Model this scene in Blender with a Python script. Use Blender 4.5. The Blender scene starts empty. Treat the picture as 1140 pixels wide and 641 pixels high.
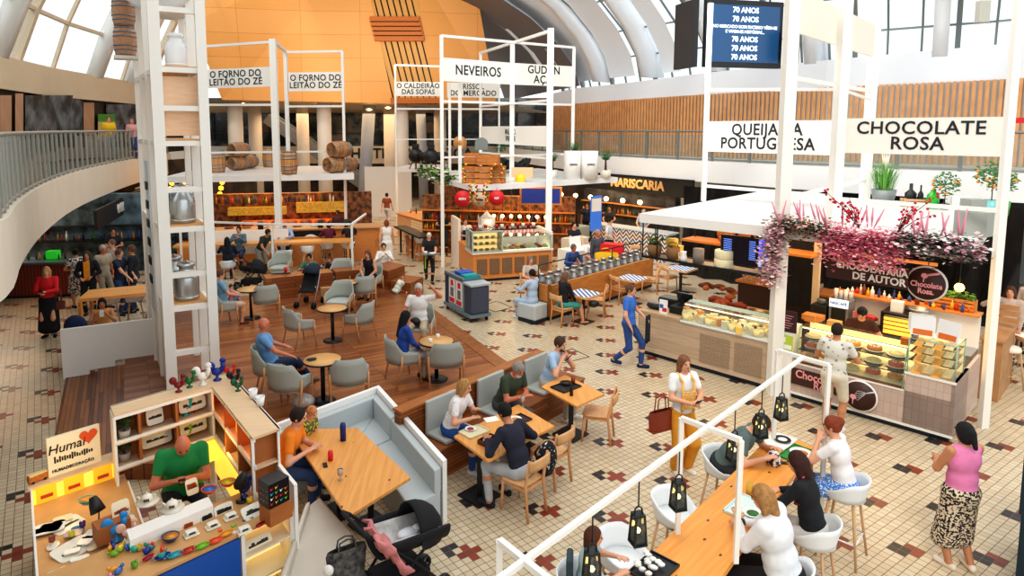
import bpy, bmesh, math, random
import numpy as np
from mathutils import Vector, Matrix
R=math.radians; PI=math.pi
random.seed(7)
scene=bpy.context.scene
COL=scene.collection
# ---------------------------------------------------------------- camera (fitted to the floor tile lattice)
F_PX=718.2; CX=531.6; EYE=4.9; PITCH=.1052
CY=143.38+F_PX*math.tan(PITCH)
def at(x,y,z=0.0):
    "floor-plane position (at height z) that the fitted camera sees at photo pixel x,y; returns a real world point"
    u=(x-CX)/F_PX; v=(CY-y)/F_PX; c,s=math.cos(PITCH),math.sin(PITCH)
    d=(u,c+v*s,-s+v*c); t=(z-EYE)/d[2]
    return Vector((d[0]*t,d[1]*t,z))
def dep(x,y,Y):
    "world point seen at photo pixel x,y on the vertical plane at distance Y"
    u=(x-CX)/F_PX; v=(CY-y)/F_PX; c,s=math.cos(PITCH),math.sin(PITCH)
    d=(u,c+v*s,-s+v*c); t=Y/d[1]
    return Vector((d[0]*t,Y,EYE+d[2]*t))
cam=bpy.data.objects.new('camera',bpy.data.cameras.new('camera')); COL.objects.link(cam)
cam.location=(0,0,EYE); cam.rotation_euler=(PI/2-PITCH,0,0)
cam.data.sensor_width=36; cam.data.lens=36*F_PX/1140
cam.data.shift_x=(570-CX)/1140; cam.data.shift_y=-(320.5-CY)/1140
cam.data.clip_end=300
scene.camera=cam
scene.view_settings.view_transform='Standard'; scene.view_settings.look='Medium High Contrast'
scene.view_settings.exposure=0.0
# ---------------------------------------------------------------- materials
def lin(h):
    if isinstance(h,str):
        h=h.lstrip('#'); c=[int(h[i:i+2],16)/255 for i in (0,2,4)]
    else: c=h
    return tuple((x/12.92 if x<=.04045 else ((x+.055)/1.055)**2.4) for x in c)+(1,)
_m={}
def mat(name,col,rough=.55,metal=0,var=0.0,vs=6.0,em=None,es=0.0,alpha=None,trans=0.0,stretch=None,bump=0.0,col2=None):
    if name in _m: return _m[name]
    m=bpy.data.materials.new(name); m.use_nodes=True; nt=m.node_tree; b=nt.nodes['Principled BSDF']
    b.inputs['Roughness'].default_value=rough; b.inputs['Metallic'].default_value=metal
    c=lin(col)
    if var>0 or col2:
        tc=nt.nodes.new('ShaderNodeTexCoord'); mp=nt.nodes.new('ShaderNodeMapping')
        if stretch: mp.inputs['Scale'].default_value=stretch
        nz=nt.nodes.new('ShaderNodeTexNoise'); nz.inputs['Scale'].default_value=vs; nz.inputs['Detail'].default_value=4
        rp=nt.nodes.new('ShaderNodeValToRGB')
        c2=lin(col2) if col2 else tuple(x*(1-var) for x in c[:3])+(1,)
        rp.color_ramp.elements[0].position=.35; rp.color_ramp.elements[1].position=.65
        rp.color_ramp.elements[0].color=c2; rp.color_ramp.elements[1].color=c
        L=nt.links.new; L(tc.outputs['Object'],mp.inputs[0]); L(mp.outputs[0],nz.inputs[0]); L(nz.outputs[0],rp.inputs[0]); L(rp.outputs[0],b.inputs['Base Color'])
        if bump:
            bp=nt.nodes.new('ShaderNodeBump'); bp.inputs['Strength'].default_value=bump; L(nz.outputs[0],bp.inputs['Height']); L(bp.outputs[0],b.inputs['Normal'])
    else: b.inputs['Base Color'].default_value=c
    if em is not None:
        b.inputs['Emission Color'].default_value=lin(em); b.inputs['Emission Strength'].default_value=es
    if alpha is not None: b.inputs['Alpha'].default_value=alpha
    if trans: b.inputs['Transmission Weight'].default_value=trans
    _m[name]=m; return m
def glassmat(name,tint='#e8f4f4',op=.12,rough=.05,gl=.25):
    if name in _m: return _m[name]
    m=bpy.data.materials.new(name); m.use_nodes=True; nt=m.node_tree; nt.nodes.clear()
    o=nt.nodes.new('ShaderNodeOutputMaterial'); t=nt.nodes.new('ShaderNodeBsdfTransparent'); g=nt.nodes.new('ShaderNodeBsdfGlossy'); d=nt.nodes.new('ShaderNodeBsdfDiffuse')
    g.inputs['Roughness'].default_value=rough; d.inputs['Color'].default_value=lin(tint); t.inputs['Color'].default_value=lin(tint)
    m1=nt.nodes.new('ShaderNodeMixShader'); m2=nt.nodes.new('ShaderNodeMixShader'); fr=nt.nodes.new('ShaderNodeFresnel'); mu=nt.nodes.new('ShaderNodeMath'); mu.operation='MULTIPLY'; mu.inputs[1].default_value=gl*2
    L=nt.links.new; m1.inputs[0].default_value=op; L(t.outputs[0],m1.inputs[1]); L(d.outputs[0],m1.inputs[2])
    L(fr.outputs[0],mu.inputs[0]); L(mu.outputs[0],m2.inputs[0]); L(m1.outputs[0],m2.inputs[1]); L(g.outputs[0],m2.inputs[2]); L(m2.outputs[0],o.inputs[0])
    _m[name]=m; return m
class N:
    "tiny node-graph helper"
    def __init__(s,name):
        s.m=bpy.data.materials.new(name); s.m.use_nodes=True; s.nt=s.m.node_tree; s.b=s.nt.nodes['Principled BSDF']; _m[name]=s.m
    def new(s,t,**k):
        n=s.nt.nodes.new('ShaderNode'+t)
        for a,v in k.items(): setattr(n,a,v)
        return n
    def link(s,a,b): s.nt.links.new(a,b)
    def math(s,op,a,b=None,c=None):
        n=s.new('Math',operation=op)
        for i,v in enumerate((a,b,c)):
            if v is None: continue
            if isinstance(v,(int,float)): n.inputs[i].default_value=v
            else: s.link(v,n.inputs[i])
        return n.outputs[0]
    def mix(s,f,a,b):
        n=s.new('Mix',data_type='RGBA')
        for i,v in ((0,f),(6,a),(7,b)):
            if isinstance(v,(int,float)): n.inputs[i].default_value=v
            elif isinstance(v,tuple): n.inputs[i].default_value=v
            else: s.link(v,n.inputs[i])
        return n.outputs[2]
    def noise(s,vec,scale,detail=3):
        n=s.new('TexNoise'); n.inputs['Scale'].default_value=scale; n.inputs['Detail'].default_value=detail
        if vec is not None: s.link(vec,n.inputs['Vector'])
        return n.outputs[0]
    def coords(s,scale=(1,1,1),rot=(0,0,0),kind='Object'):
        tc=s.new('TexCoord'); mp=s.new('Mapping'); mp.inputs['Scale'].default_value=scale; mp.inputs['Rotation'].default_value=rot
        s.link(tc.outputs[kind],mp.inputs[0]); return mp.outputs[0]
    def ramp(s,f,stops):
        n=s.new('ValToRGB'); e=n.color_ramp.elements
        while len(e)<len(stops): e.new(.5)
        for i,(p,c) in enumerate(stops): e[i].position=p; e[i].color=lin(c)
        s.link(f,n.inputs[0]); return n.outputs[0]
    def col(s,c,rough=.5): s.link(c,s.b.inputs['Base Color']); s.b.inputs['Roughness'].default_value=rough; return s.m
def planks(name,c1,c2,mortar,L_=1.2,W=.09,rot=0.0,rough=.45,axis='XY',grain=.35):
    g=N(name); v=g.coords(rot=(0,0,rot) if axis=='XY' else ((PI/2,0,rot) if axis=='XZ' else (PI/2,0,PI/2)))
    br=g.new('TexBrick'); g.link(v,br.inputs['Vector'])
    br.inputs['Color1'].default_value=lin(c1); br.inputs['Color2'].default_value=lin(c2); br.inputs['Mortar'].default_value=lin(mortar)
    br.inputs['Scale'].default_value=1; br.inputs['Mortar Size'].default_value=.004; br.inputs['Brick Width'].default_value=L_; br.inputs['Row Height'].default_value=W; br.inputs['Bias'].default_value=0.1
    br.offset=.37; br.offset_frequency=3; br.inputs['Mortar Smooth'].default_value=.1
    mp=g.new('Mapping'); mp.inputs['Scale'].default_value=(.8,8,8); g.link(v,mp.inputs[0])
    n=g.noise(mp.outputs[0],3.0,5); f=g.math('MULTIPLY_ADD',n,grain*2,1-grain)
    sc=g.new('VectorMath',operation='SCALE'); g.link(br.outputs[0],sc.inputs[0]); g.link(f,sc.inputs[3])
    return g.col(sc.outputs[0],rough)
def pine(name,base='#e8a85c',dark='#d08c44',knot='#6b3a14',rot=0.0,sc=1.0):
    g=N(name); v=g.coords(scale=(sc,sc,sc),rot=(0,0,rot))
    mp=g.new('Mapping'); mp.inputs['Scale'].default_value=(16,1.0,6); g.link(v,mp.inputs[0])
    n=g.noise(mp.outputs[0],1.6,5); c=g.ramp(n,[(.2,dark),(.75,base)])
    vo=g.new('TexVoronoi'); mp2=g.new('Mapping'); mp2.inputs['Scale'].default_value=(6.5,3.5,5); g.link(v,mp2.inputs[0]); g.link(mp2.outputs[0],vo.inputs['Vector']); vo.inputs['Scale'].default_value=1; vo.inputs['Randomness'].default_value=1
    k=g.math('LESS_THAN',vo.outputs['Distance'],.085)
    return g.col(g.mix(k,c,lin(knot)),.42)
# ---------------------------------------------------------------- mesh builder
class MB:
    def __init__(s): s.v=[]; s.f=[]; s.sm=[]
    def add(s,vs,fs,smooth=False,M=None):
        o=len(s.v)
        if M is not None: vs=[M@Vector(v) for v in vs]
        s.v.extend([tuple(v) for v in vs]); s.f.extend([[i+o for i in f] for f in fs]); s.sm.extend([smooth]*len(fs)); return s
    def box(s,c,d,rz=0,M=None,tap=1.0):
        x,y,z=d[0]/2,d[1]/2,d[2]/2
        vs=[Vector((sx*x*(tap if sz>0 else 1),sy*y*(tap if sz>0 else 1),sz*z)) for sx in(-1,1) for sy in(-1,1) for sz in(-1,1)]
        T=Matrix.Translation(c)@Matrix.Rotation(rz,4,'Z')
        if M is not None: T=M@T
        return s.add(vs,[(0,1,3,2),(4,6,7,5),(0,4,5,1),(2,3,7,6),(0,2,6,4),(1,5,7,3)],M=T)
    def bar(s,p,q,w,h=None,up=(0,0,1)):
        h=h or w; p=Vector(p);q=Vector(q);d=q-p;L=d.length
        if L<1e-6: return s
        y=d/L; u=Vector(up)
        if abs(y.dot(u))>.99: u=Vector((1,0,0))
        x=y.cross(u).normalized(); z=x.cross(y)
        M=Matrix.Identity(4)
        for i in range(3): M[i][0]=x[i];M[i][1]=y[i];M[i][2]=z[i];M[i][3]=(p+q)[i]/2
        return s.box((0,0,0),(w,L,h),M=M)
    def tube(s,pts,r,n=8,cap=True,sm=True):
        pts=[Vector(p) for p in pts]; rs=r if isinstance(r,(list,tuple)) else [r]*len(pts)
        vs=[];fs=[];prev=None
        for i,p in enumerate(pts):
            a=pts[max(i-1,0)];b=pts[min(i+1,len(pts)-1)];d=(b-a)
            if d.length<1e-9: d=Vector((0,0,1))
            d.normalize()
            if prev is None: prev=d.orthogonal().normalized()
            x=(prev-d*prev.dot(d))
            if x.length<1e-6: x=d.orthogonal()
            x.normalize(); prev=x; y=d.cross(x)
            for k in range(n):
                t=2*PI*k/n; vs.append(p+(x*math.cos(t)+y*math.sin(t))*rs[i])
        for i in range(len(pts)-1):
            for k in range(n): fs.append((i*n+k,i*n+(k+1)%n,(i+1)*n+(k+1)%n,(i+1)*n+k))
        if cap: fs.append(tuple(range(n-1,-1,-1))); fs.append(tuple((len(pts)-1)*n+k for k in range(n)))
        return s.add(vs,fs,sm)
    def lathe(s,prof,c=(0,0,0),n=16,M=None,sm=True,sx=1,sy=1):
        vs=[];fs=[];m=len(prof)
        for r,z in prof:
            for k in range(n):
                t=2*PI*k/n; vs.append(Vector((c[0]+r*sx*math.cos(t),c[1]+r*sy*math.sin(t),c[2]+z)))
        for i in range(m-1):
            for k in range(n): fs.append((i*n+k,i*n+(k+1)%n,(i+1)*n+(k+1)%n,(i+1)*n+k))
        if prof[0][0]>1e-4: fs.append(tuple(range(n-1,-1,-1)))
        if prof[-1][0]>1e-4: fs.append(tuple((m-1)*n+k for k in range(n)))
        return s.add(vs,fs,sm,M)
    def ball(s,c,r,n=10,M=None):
        rx,ry,rz=(r,r,r) if not isinstance(r,(tuple,list)) else r
        prof=[(max(1e-5,math.sin(PI*i/n)),-math.cos(PI*i/n)*rz) for i in range(n+1)]
        return s.lathe([(a,b) for a,b in prof],c,n+2,M,True,rx,ry)
    def prism(s,poly,z0,z1,M=None,sm=False):
        n=len(poly); vs=[(p[0],p[1],z0) for p in poly]+[(p[0],p[1],z1) for p in poly]
        ar=sum(poly[i][0]*poly[(i+1)%n][1]-poly[(i+1)%n][0]*poly[i][1] for i in range(n))
        o=range(n) if ar>0 else range(n-1,-1,-1)
        o=list(o); fs=[tuple(n+i for i in o),tuple(reversed(o))]
        for a in range(n):
            i,j=o[a],o[(a+1)%n]; fs.append((i,j,n+j,n+i))
        return s.add(vs,fs,sm,M)
    def grid(s,rows,sm=True,M=None,two=0.0):
        "rows: list of equal-length point rows; two>0 thickens along the surface normal"
        a=len(rows);b=len(rows[0]); P=[[Vector(p) for p in r] for r in rows]
        vs=[p for r in P for p in r]; fs=[(i*b+j,i*b+j+1,(i+1)*b+j+1,(i+1)*b+j) for i in range(a-1) for j in range(b-1)]
        if two:
            N_=[]
            for i in range(a):
                for j in range(b):
                    du=P[i][min(j+1,b-1)]-P[i][max(j-1,0)]; dv=P[min(i+1,a-1)][j]-P[max(i-1,0)][j]
                    n=du.cross(dv); n=n.normalized() if n.length>1e-9 else Vector((0,0,1)); N_.append(n)
            o=len(vs); vs=vs+[v+n*two for v,n in zip(vs,N_)]
            fs=[tuple(reversed(f)) for f in fs]+[tuple(i+o for i in f) for f in fs]
            bd=[(0,j) for j in range(b)]+[(i,b-1) for i in range(1,a)]+[(a-1,j) for j in range(b-2,-1,-1)]+[(i,0) for i in range(a-2,0,-1)]
            id_=[i*b+j for i,j in bd]
            for k in range(len(id_)): p,q=id_[k],id_[(k+1)%len(id_)]; fs.append((p,q,q+o,p+o))
        return s.add(vs,fs,sm,M)
    def build(s,name,m,parent=None,loc=None,rz=0,bevel=0.0):
        me=bpy.data.meshes.new(name); me.from_pydata(s.v,[],s.f)
        me.polygons.foreach_set('use_smooth',s.sm)
        me.materials.append(m); me.update()
        o=bpy.data.objects.new(name,me); COL.objects.link(o)
        if parent is not None: o.parent=parent
        if loc is not None: o.location=loc
        if rz: o.rotation_euler=(0,0,rz)
        if bevel:
            b=o.modifiers.new('b','BEVEL'); b.width=bevel; b.segments=2; b.limit_method='ANGLE'
        return o
def tag(o,label=None,cat=None,group=None,kind=None):
    if label: o['label']=label
    if cat: o['category']=cat
    if group: o['group']=group
    if kind: o['kind']=kind
    return o
def thing(name,label,cat,loc=(0,0,0),rz=0,group=None):
    o=bpy.data.objects.new(name,None); COL.objects.link(o); o.empty_display_size=.1
    o.location=loc; o.rotation_euler=(0,0,rz); return tag(o,label,cat,group)
def struct(o): o['kind']='structure'; return o
KIDS={}
def clone(root,loc,rz=0,label=None,group=None,scale=None):
    def cp(o,par):
        c=o.copy(); COL.objects.link(c)
        if par is not None: c.parent=par
        for ch in kids(o): cp(ch,c)
        return c
    r=cp(root,None); r.location=loc; r.rotation_euler=(0,0,rz)
    if label: r['label']=label
    if group: r['group']=group
    if scale: r.scale=(scale,)*3 if not isinstance(scale,tuple) else scale
    return r
_kc={}
def kids(o):
    k=o.name
    if k not in _kc: _kc[k]=[c for c in bpy.data.objects if c.parent==o]
    return _kc[k]
def text(s,size,m,parent=None,loc=(0,0,0),rot=(PI/2,0,0),ext=.004,name='lettering',align='CENTER',bold=.0,sx=1.0,shear=0,sp=1.0):
    c=bpy.data.curves.new(name,'FONT'); c.body=s; c.size=size; c.extrude=ext; c.align_x=align; c.align_y='CENTER'; c.offset=bold*size; c.shear=shear; c.space_character=sp; c.resolution_u=3
    tmp=bpy.data.objects.new('tmp',c); me=bpy.data.meshes.new_from_object(tmp); bpy.data.objects.remove(tmp); me.materials.clear(); me.materials.append(m)
    o=bpy.data.objects.new(name,me); COL.objects.link(o); o.location=loc; o.rotation_euler=rot; o.scale=(sx,1,1)
    if parent is not None: o.parent=parent
    return o
def hd(h): "compass heading (0 = away from the viewer, 90 = right) -> z rotation"; return -R(h)
def light(kind,loc,e,col='#ffffff',size=1.0,rot=(0,0,0),sy=None,spot=None,name='lamp_light'):
    l=bpy.data.lights.new(name,kind); l.energy=e; l.color=lin(col)[:3]
    if kind=='AREA':
        l.size=size
        if sy: l.shape='RECTANGLE'; l.size_y=sy
    elif kind=='SUN': l.angle=size
    else: l.shadow_soft_size=size
    if spot: l.spot_size=spot; l.spot_blend=.8
    o=bpy.data.objects.new(name,l); COL.objects.link(o); o.location=loc; o.rotation_euler=rot; return o
WHITE=mat('white_steel','#f1efe8',.45); CREAM=mat('cream_plaster','#e9e0cf',.7,var=.05,vs=1.5); FASC=mat('white_fascia','#f2f1ee',.6); BLK=mat('black_matt','#17181a',.5)
DARK=mat('dark_recess','#2a211b',.7); STEEL=mat('brushed_steel','#b9bcbd',.3,.9); GREY=mat('grey_metal','#7d8481',.45,.3)
GLZ=glassmat('window_glass','#f4faff',.12,.02); CLR=glassmat('clear_glass','#eef6f4',.03,.02,.5)
# ---- world and main light
w=bpy.data.worlds.new('world'); scene.world=w; w.use_nodes=True; bg=w.node_tree.nodes['Background']; bg.inputs[0].default_value=(.93,.97,1,1); bg.inputs[1].default_value=1.25
sun=light('SUN',(0,0,30),.9,'#fff3e0',R(12),rot=(R(35),R(-18),0),name='skylight_sun')
# ---- tile floor
def floor_mat():
    g=N('mosaic_tile_floor'); tc=g.new('TexCoord'); sep=g.new('SeparateXYZ'); g.link(tc.outputs['Object'],sep.inputs[0])
    t=.1012; ox,oy=1.782,7.694; a=R(34.2); e1=(math.cos(a),math.sin(a)); e2=(math.sin(a),-math.cos(a))
    X=g.math('SUBTRACT',sep.outputs[0],ox); Y=g.math('SUBTRACT',sep.outputs[1],oy)
    u=g.math('ADD',g.math('MULTIPLY_ADD',X,e1[0]/t,.5),g.math('MULTIPLY',Y,e1[1]/t)); v=g.math('ADD',g.math('MULTIPLY_ADD',X,e2[0]/t,.5),g.math('MULTIPLY',Y,e2[1]/t))
    i=g.math('FLOOR',u); j=g.math('FLOOR',v); k=g.math('FLOORED_MODULO',g.math('MULTIPLY_ADD',j,13,i),84)
    def isin(vals):
        r=None
        for q in vals:
            c=g.math('COMPARE',k,float(q),.5); r=c if r is None else g.math('ADD',r,c)
        return r
    rt=g.math('GREATER_THAN',sep.outputs[0],4.45); lf=g.math('SUBTRACT',1,rt)
    red=g.math('ADD',g.math('MULTIPLY',isin([0,1,83,13,71]),lf),g.math('MULTIPLY',isin([83,71,0]),rt))
    blk=g.math('ADD',g.math('MULTIPLY',isin([56,57,69]),lf),g.math('MULTIPLY',isin([56,69,57,70]),rt))
    fu=g.math('FRACT',u); fv=g.math('FRACT',v)
    def edge(f): return g.math('GREATER_THAN',g.math('ABSOLUTE',g.math('SUBTRACT',f,.5)),.462)
    gr=g.math('MINIMUM',g.math('ADD',edge(fu),edge(fv)),1)
    wn=g.new('TexWhiteNoise',noise_dimensions='2D'); cb=g.new('CombineXYZ'); g.link(i,cb.inputs[0]); g.link(j,cb.inputs[1]); g.link(cb.outputs[0],wn.inputs[0])
    n1=g.noise(tc.outputs['Object'],.35,2)
    base=g.mix(wn.outputs[0],lin('#cbb99c'),lin('#d9cbb0')); base=g.mix(g.math('MULTIPLY',n1,.35),base,lin('#b59c78'))
    c=g.mix(red,base,g.mix(wn.outputs[0],lin('#7d3324'),lin('#93422e'))); c=g.mix(blk,c,g.mix(wn.outputs[0],lin('#25262c'),lin('#373433'))); c=g.mix(gr,c,lin('#6b5a48'))
    m=g.col(c,.3); g.b.inputs['Specular IOR Level'].default_value=.4; return m
b=MB(); b.add([(-45,-6,0),(45,-6,0),(45,75,0),(-45,75,0)],[(0,1,2,3)]); struct(b.build('floor',floor_mat()))
# ---- timber deck in the middle, with its steps on the left
DECK=planks('deck_planks','#b0713f','#82492a','#3f2010',1.3,.085,R(0),.35)
DECKB=planks('deck_border_planks','#b0713f','#82492a','#331a0c',1.6,.09,R(0),.35)
DZ=.24
dk=thing('deck_platform',None,None,(-8.0,12.3,0),R(90-61)); struct(dk)   # local x = heading 61, local -y = heading 151
Mi=Matrix.Translation((-8.0,12.3,0))@Matrix.Rotation(R(90-61),4,'Z'); Mi=Mi.inverted()
def dl(p): q=Mi@Vector((p[0],p[1],0)); return (q.x,q.y)
O1=[at(474,341,DZ),at(520,356,DZ),at(578,387,DZ)]
pl=[(-7.2,12.75),(-4.98,8.6),(-3.6,8.6),(-2.2,9.45),(-1.45,9.35),(-.55,8.75),(1.3,10.95),(-1.45,17.0),(-2.3,19.2),(-4.2,18.9),(-7.5,17.2),(-8.4,15.9),(-6.6,13.15)]
b=MB(); b.prism([dl(p) for p in pl],0,DZ); struct(b.build('floor_deck',DECK,dk))
b=MB(); b.prism([dl(p) for p in [(-7.2,12.75),(-4.98,8.6),(-5.35,8.4),(-7.62,12.52)]],0,DZ/2); b.prism([dl(p) for p in [(-7.62,12.52),(-5.35,8.4),(-5.8,8.15),(-8.1,12.25)]],0,.03)
struct(b.build('floor_deck_step',planks('deck_step_planks','#a4642f','#683a1e','#2c160a',1.4,.07,R(90),.35),dk))
b=MB(); p0,p1=Vector((1.3,10.95,0)),Vector((-1.45,17.0,0)); d=(p1-p0).normalized(); n=Vector((d.y,-d.x,0))
b.bar(p0+n*.05+Vector((0,0,.09)),p1+n*.05+Vector((0,0,.09)),.1,.18); b.bar(p0-n*.16+Vector((0,0,DZ+.004)),p1-n*.16+Vector((0,0,DZ+.004)),.3,.008); struct(b.build('trim_1',mat('deck_edge','#a0622f',.4,var=.35,vs=9,stretch=(1,1,6))))
# ---- generic polyline wall
def wall(name,pts,z0,z1,m,th=.2,side=1,par=None):
    b=MB()
    n=len(pts); P=[Vector((p[0],p[1],0)) for p in pts]; off=[]
    for i in range(n):
        d=(P[min(i+1,n-1)]-P[max(i-1,0)]).normalized(); off.append(P[i]+Vector((-d.y,d.x,0))*th*side)
    zz0=z0 if isinstance(z0,(list,tuple)) else [z0]*n; zz1=z1 if isinstance(z1,(list,tuple)) else [z1]*n
    for i in range(n-1):
        a,c,e,f=P[i],P[i+1],off[i+1],off[i]
        vs=[(a.x,a.y,zz0[i]),(c.x,c.y,zz0[i+1]),(e.x,e.y,zz0[i+1]),(f.x,f.y,zz0[i]),(a.x,a.y,zz1[i]),(c.x,c.y,zz1[i+1]),(e.x,e.y,zz1[i+1]),(f.x,f.y,zz1[i])]
        b.add(vs,[(0,1,5,4),(1,2,6,5),(2,3,7,6),(3,0,4,7),(4,5,6,7),(3,2,1,0)])
    return struct(b.build(name,m,par))
def smooth_line(pts,k=4):
    out=[]
    P=[Vector((p[0],p[1],0)) for p in pts]
    for i in range(len(P)-1):
        a=P[max(i-1,0)];b_=P[i];c=P[i+1];d=P[min(i+2,len(P)-1)]
        for j in range(k):
            t=j/k; out.append(.5*((2*b_)+(c-a)*t+(2*a-5*b_+4*c-d)*t*t+(3*b_-a-3*c+d)*t**3))
    out.append(P[-1]); return [(p.x,p.y) for p in out]
# ---- left gallery (curved)
LE=smooth_line([(-5.3,3.2),(-5.6,6.2),(-6.13,8.2),(-7.47,10.42),(-9.09,13.36),(-10.98,17.44),(-12.54,21.87),(-13.93,26.59),(-15.2,32)])
wall('wall_left_gallery_fascia',LE,2.72,3.7,CREAM,.25,1)
gal=MB(); LW=[(-24,3.2)]+[(-24,34)]
poly=[(p[0]-.24,p[1]) for p in LE]+[(-26,34),(-26,3.2)]
gal.prism(poly,3.45,3.68); struct(gal.build('floor_left_gallery',mat('gallery_floor','#8d8478',.6)))
def railing(name,label,pts,z0,h,step,bars='post',glass=True,matp=None):
    r=thing(name,label,'railing',(pts[0][0],pts[0][1],z0)); o=Vector((pts[0][0],pts[0][1],z0))
    P=[Vector((p[0],p[1],z0))-o for p in pts]
    b=MB(); b.tube([p+Vector((0,0,h)) for p in P],.035,8); b.build('handrail',matp or GREY,r)
    tot=0; acc=0; 
    for i in range(len(P)-1):
        d=P[i+1]-P[i]; L=d.length
        while acc<=L:
            p=P[i]+d*(acc/L); b=MB(); b.bar(p,p+Vector((0,0,h)),.05,.1,up=d); b.build('post',matp or GREY,r); acc+=step
        acc-=L
    if glass:
        b=MB()
        for i in range(len(P)-1): b.add([P[i]+Vector((0,0,.08)),P[i+1]+Vector((0,0,.08)),P[i+1]+Vector((0,0,h-.12)),P[i]+Vector((0,0,h-.12))],[(0,1,2,3)])
        b.build('glass_panel',glassmat('rail_glass','#dfe9e4',.1,.05,.6),r)
        b=MB(); b.tube([p+Vector((0,0,.06)) for p in P],.03,6); b.build('bottom_rail',matp or GREY,r)
    return r
railing('railing','curved glass and grey steel railing of the left gallery',[(p[0]-.1,p[1]) for p in LE],3.7,1.12,.62,matp=mat('rail_bronze','#a9aaa2',.4,.4))
# ---- left upper wall with shopfronts, cream band and slanted windows
def lw(px,Y,z): p=dep(px,143,Y); return Vector((p.x,p.y,z))
LWP=[lw(-120,10,0),lw(0,18,0),lw(60,22.5,0),lw(155,30,0),lw(225,38,0)]
LWP=[(p.x,p.y) for p in LWP]
wall('wall_left_band',LWP,6.02,6.95,mat('cream_band','#d9c6a8',.7,var=.06,vs=.8),.3,1)
wall('wall_left_back',[(p[0]-.25,p[1]+.1) for p in LWP],3.7,6.1,mat('shop_dark','#1c1b1c',.5),.2,1)

wall('wall_left_light_block',[(-26,-8),(-26,40)],0,6,mat('wall_taupe','#9c8a76',.8),.3,1)  # added wall, blocks sky light coming in under the left gallery
wall('wall_rear_light_block',[(-26,-7),(-3,-7)],0,11,mat('wall_taupe','#9c8a76',.8),.3,-1)  # unseen wall behind the camera, added to dim the left floor
b=MB(); b.prism([(-11,-7),(-3,-7),(-3,6),(-7,11),(-11,11)],12.5,12.8); struct(b.build('ceiling_left_light_block',mat('wall_taupe','#9c8a76',.8)))  # unseen partial ceiling, added to keep light off the left floor
# ---- ribs and glazing of the vault
def polyat(P,t):
    L=[(Vector(P[i+1])-Vector(P[i])).length for i in range(len(P)-1)]; s=t*sum(L)
    for i,l in enumerate(L):
        if s<=l or i==len(L)-1:
            a,b=Vector(P[i]),Vector(P[i+1]); d=(b-a)/l; return a+d*s,d
        s-=l
def ribs(name,P,z0,prof,ts,th,dep_,m,inward):
    "fins standing on a wall line; prof = (inward offset, rise) pairs"
    for k,t in enumerate(ts):
        p,d=polyat(P,t); n=Vector((-d.y,d.x))*inward; b=MB(); vs=[]
        for (o,h) in prof:
            for s in (-1,1):
                q=p+n*o+d*(s*th/2); vs.append((q.x,q.y,z0+h))
                q2=p+n*(o-dep_)+d*(s*th/2); vs.append((q2.x,q2.y,z0+h+dep_*.35*(h>0)))
        fs=[]
        for i in range(len(prof)-1):
            a=i*4;c=a+4
            fs+=[(a,c,c+1,a+1),(a+2,a+3,c+3,c+2),(a+1,c+1,c+3,a+3),(a,a+2,c+2,c)]
        fs+=[(0,1,3,2)]
        b.add(vs,fs,True); struct(b.build('%s'%name,m))
def glaze(name,P,z0,prof,off,inward,mull,mat_f,ncol,gm,t0=0,t1=1,w=.07):
    rows=[]
    for (o,h) in prof:
        r=[]
        for i in range(ncol+1):
            p,d=polyat(P,t0+(t1-t0)*i/ncol); n=Vector((-d.y,d.x))*inward; q=p+n*(o-off); r.append(Vector((q.x,q.y,z0+h+off*.35*(h>0))))
        rows.append(r)
    b=MB(); b.grid(rows,True); gl=b.build(name,gm); struct(gl)
    b=MB()
    for r in rows:
        for i in range(ncol): b.bar(r[i],r[i+1],w)
    for i in range(ncol+1):
        for j in range(len(rows)-1): b.bar(rows[j][i],rows[j+1][i],w*(2.2 if i%mull==0 else 1))
    f=b.build('window_frame',mat_f,gl); return gl
SHELL=mat('vault_white','#eef1f4',.7); 
PR=[(0,0),(.35,1.0),(1.2,2.1),(2.6,3.3),(4.6,4.5),(7.2,5.6),(11,6.6),(15,7.0)]
def rw(px,Y): p=dep(px,143,Y); return (p.x,p.y)
RWP=[rw(610,38),rw(640,34),rw(700,30.5),rw(784,27),rw(917,23.5),rw(1117,20.5),rw(1300,17.5)]
ZB=[6.1,6.15,6.2,6.3,6.3,6.45,6.5]; ZT=[6.9,7.0,7.05,7.2,7.35,7.55,7.7]
wall('wall_right_beam',RWP,ZB,ZT,mat('beam_white','#eef0f3',.6),.5,1)
ribs('ceiling_rib',RWP,7.25,PR,[.0,.1,.22,.35,.49,.64,.79,.95],.42,1.15,SHELL,-1)
glaze('window_1',RWP,7.0,PR[:7],.95,-1,3,GREY,26,GLZ)
# solid far shell (brown-grey underside of the far bays)
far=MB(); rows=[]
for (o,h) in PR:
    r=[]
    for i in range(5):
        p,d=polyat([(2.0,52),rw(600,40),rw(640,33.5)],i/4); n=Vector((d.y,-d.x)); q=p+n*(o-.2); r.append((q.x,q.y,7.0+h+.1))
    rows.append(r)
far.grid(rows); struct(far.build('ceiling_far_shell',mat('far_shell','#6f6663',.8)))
# white opaque panels alternating with the glazing
for t0,t1 in ((.02,.08),(.12,.2),(.24,.31),(.375,.415)):
    rows=[]
    for (o,h) in PR[:]:
        r=[]
        for t in (t0,t1):
            p,d=polyat(RWP,t); n=Vector((d.y,-d.x)); q=p+n*(o-.5); r.append((q.x,q.y,7.2+h+.2))
        rows.append(r)
    b=MB(); b.grid(rows); struct(b.build('ceiling_panel',SHELL))
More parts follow.
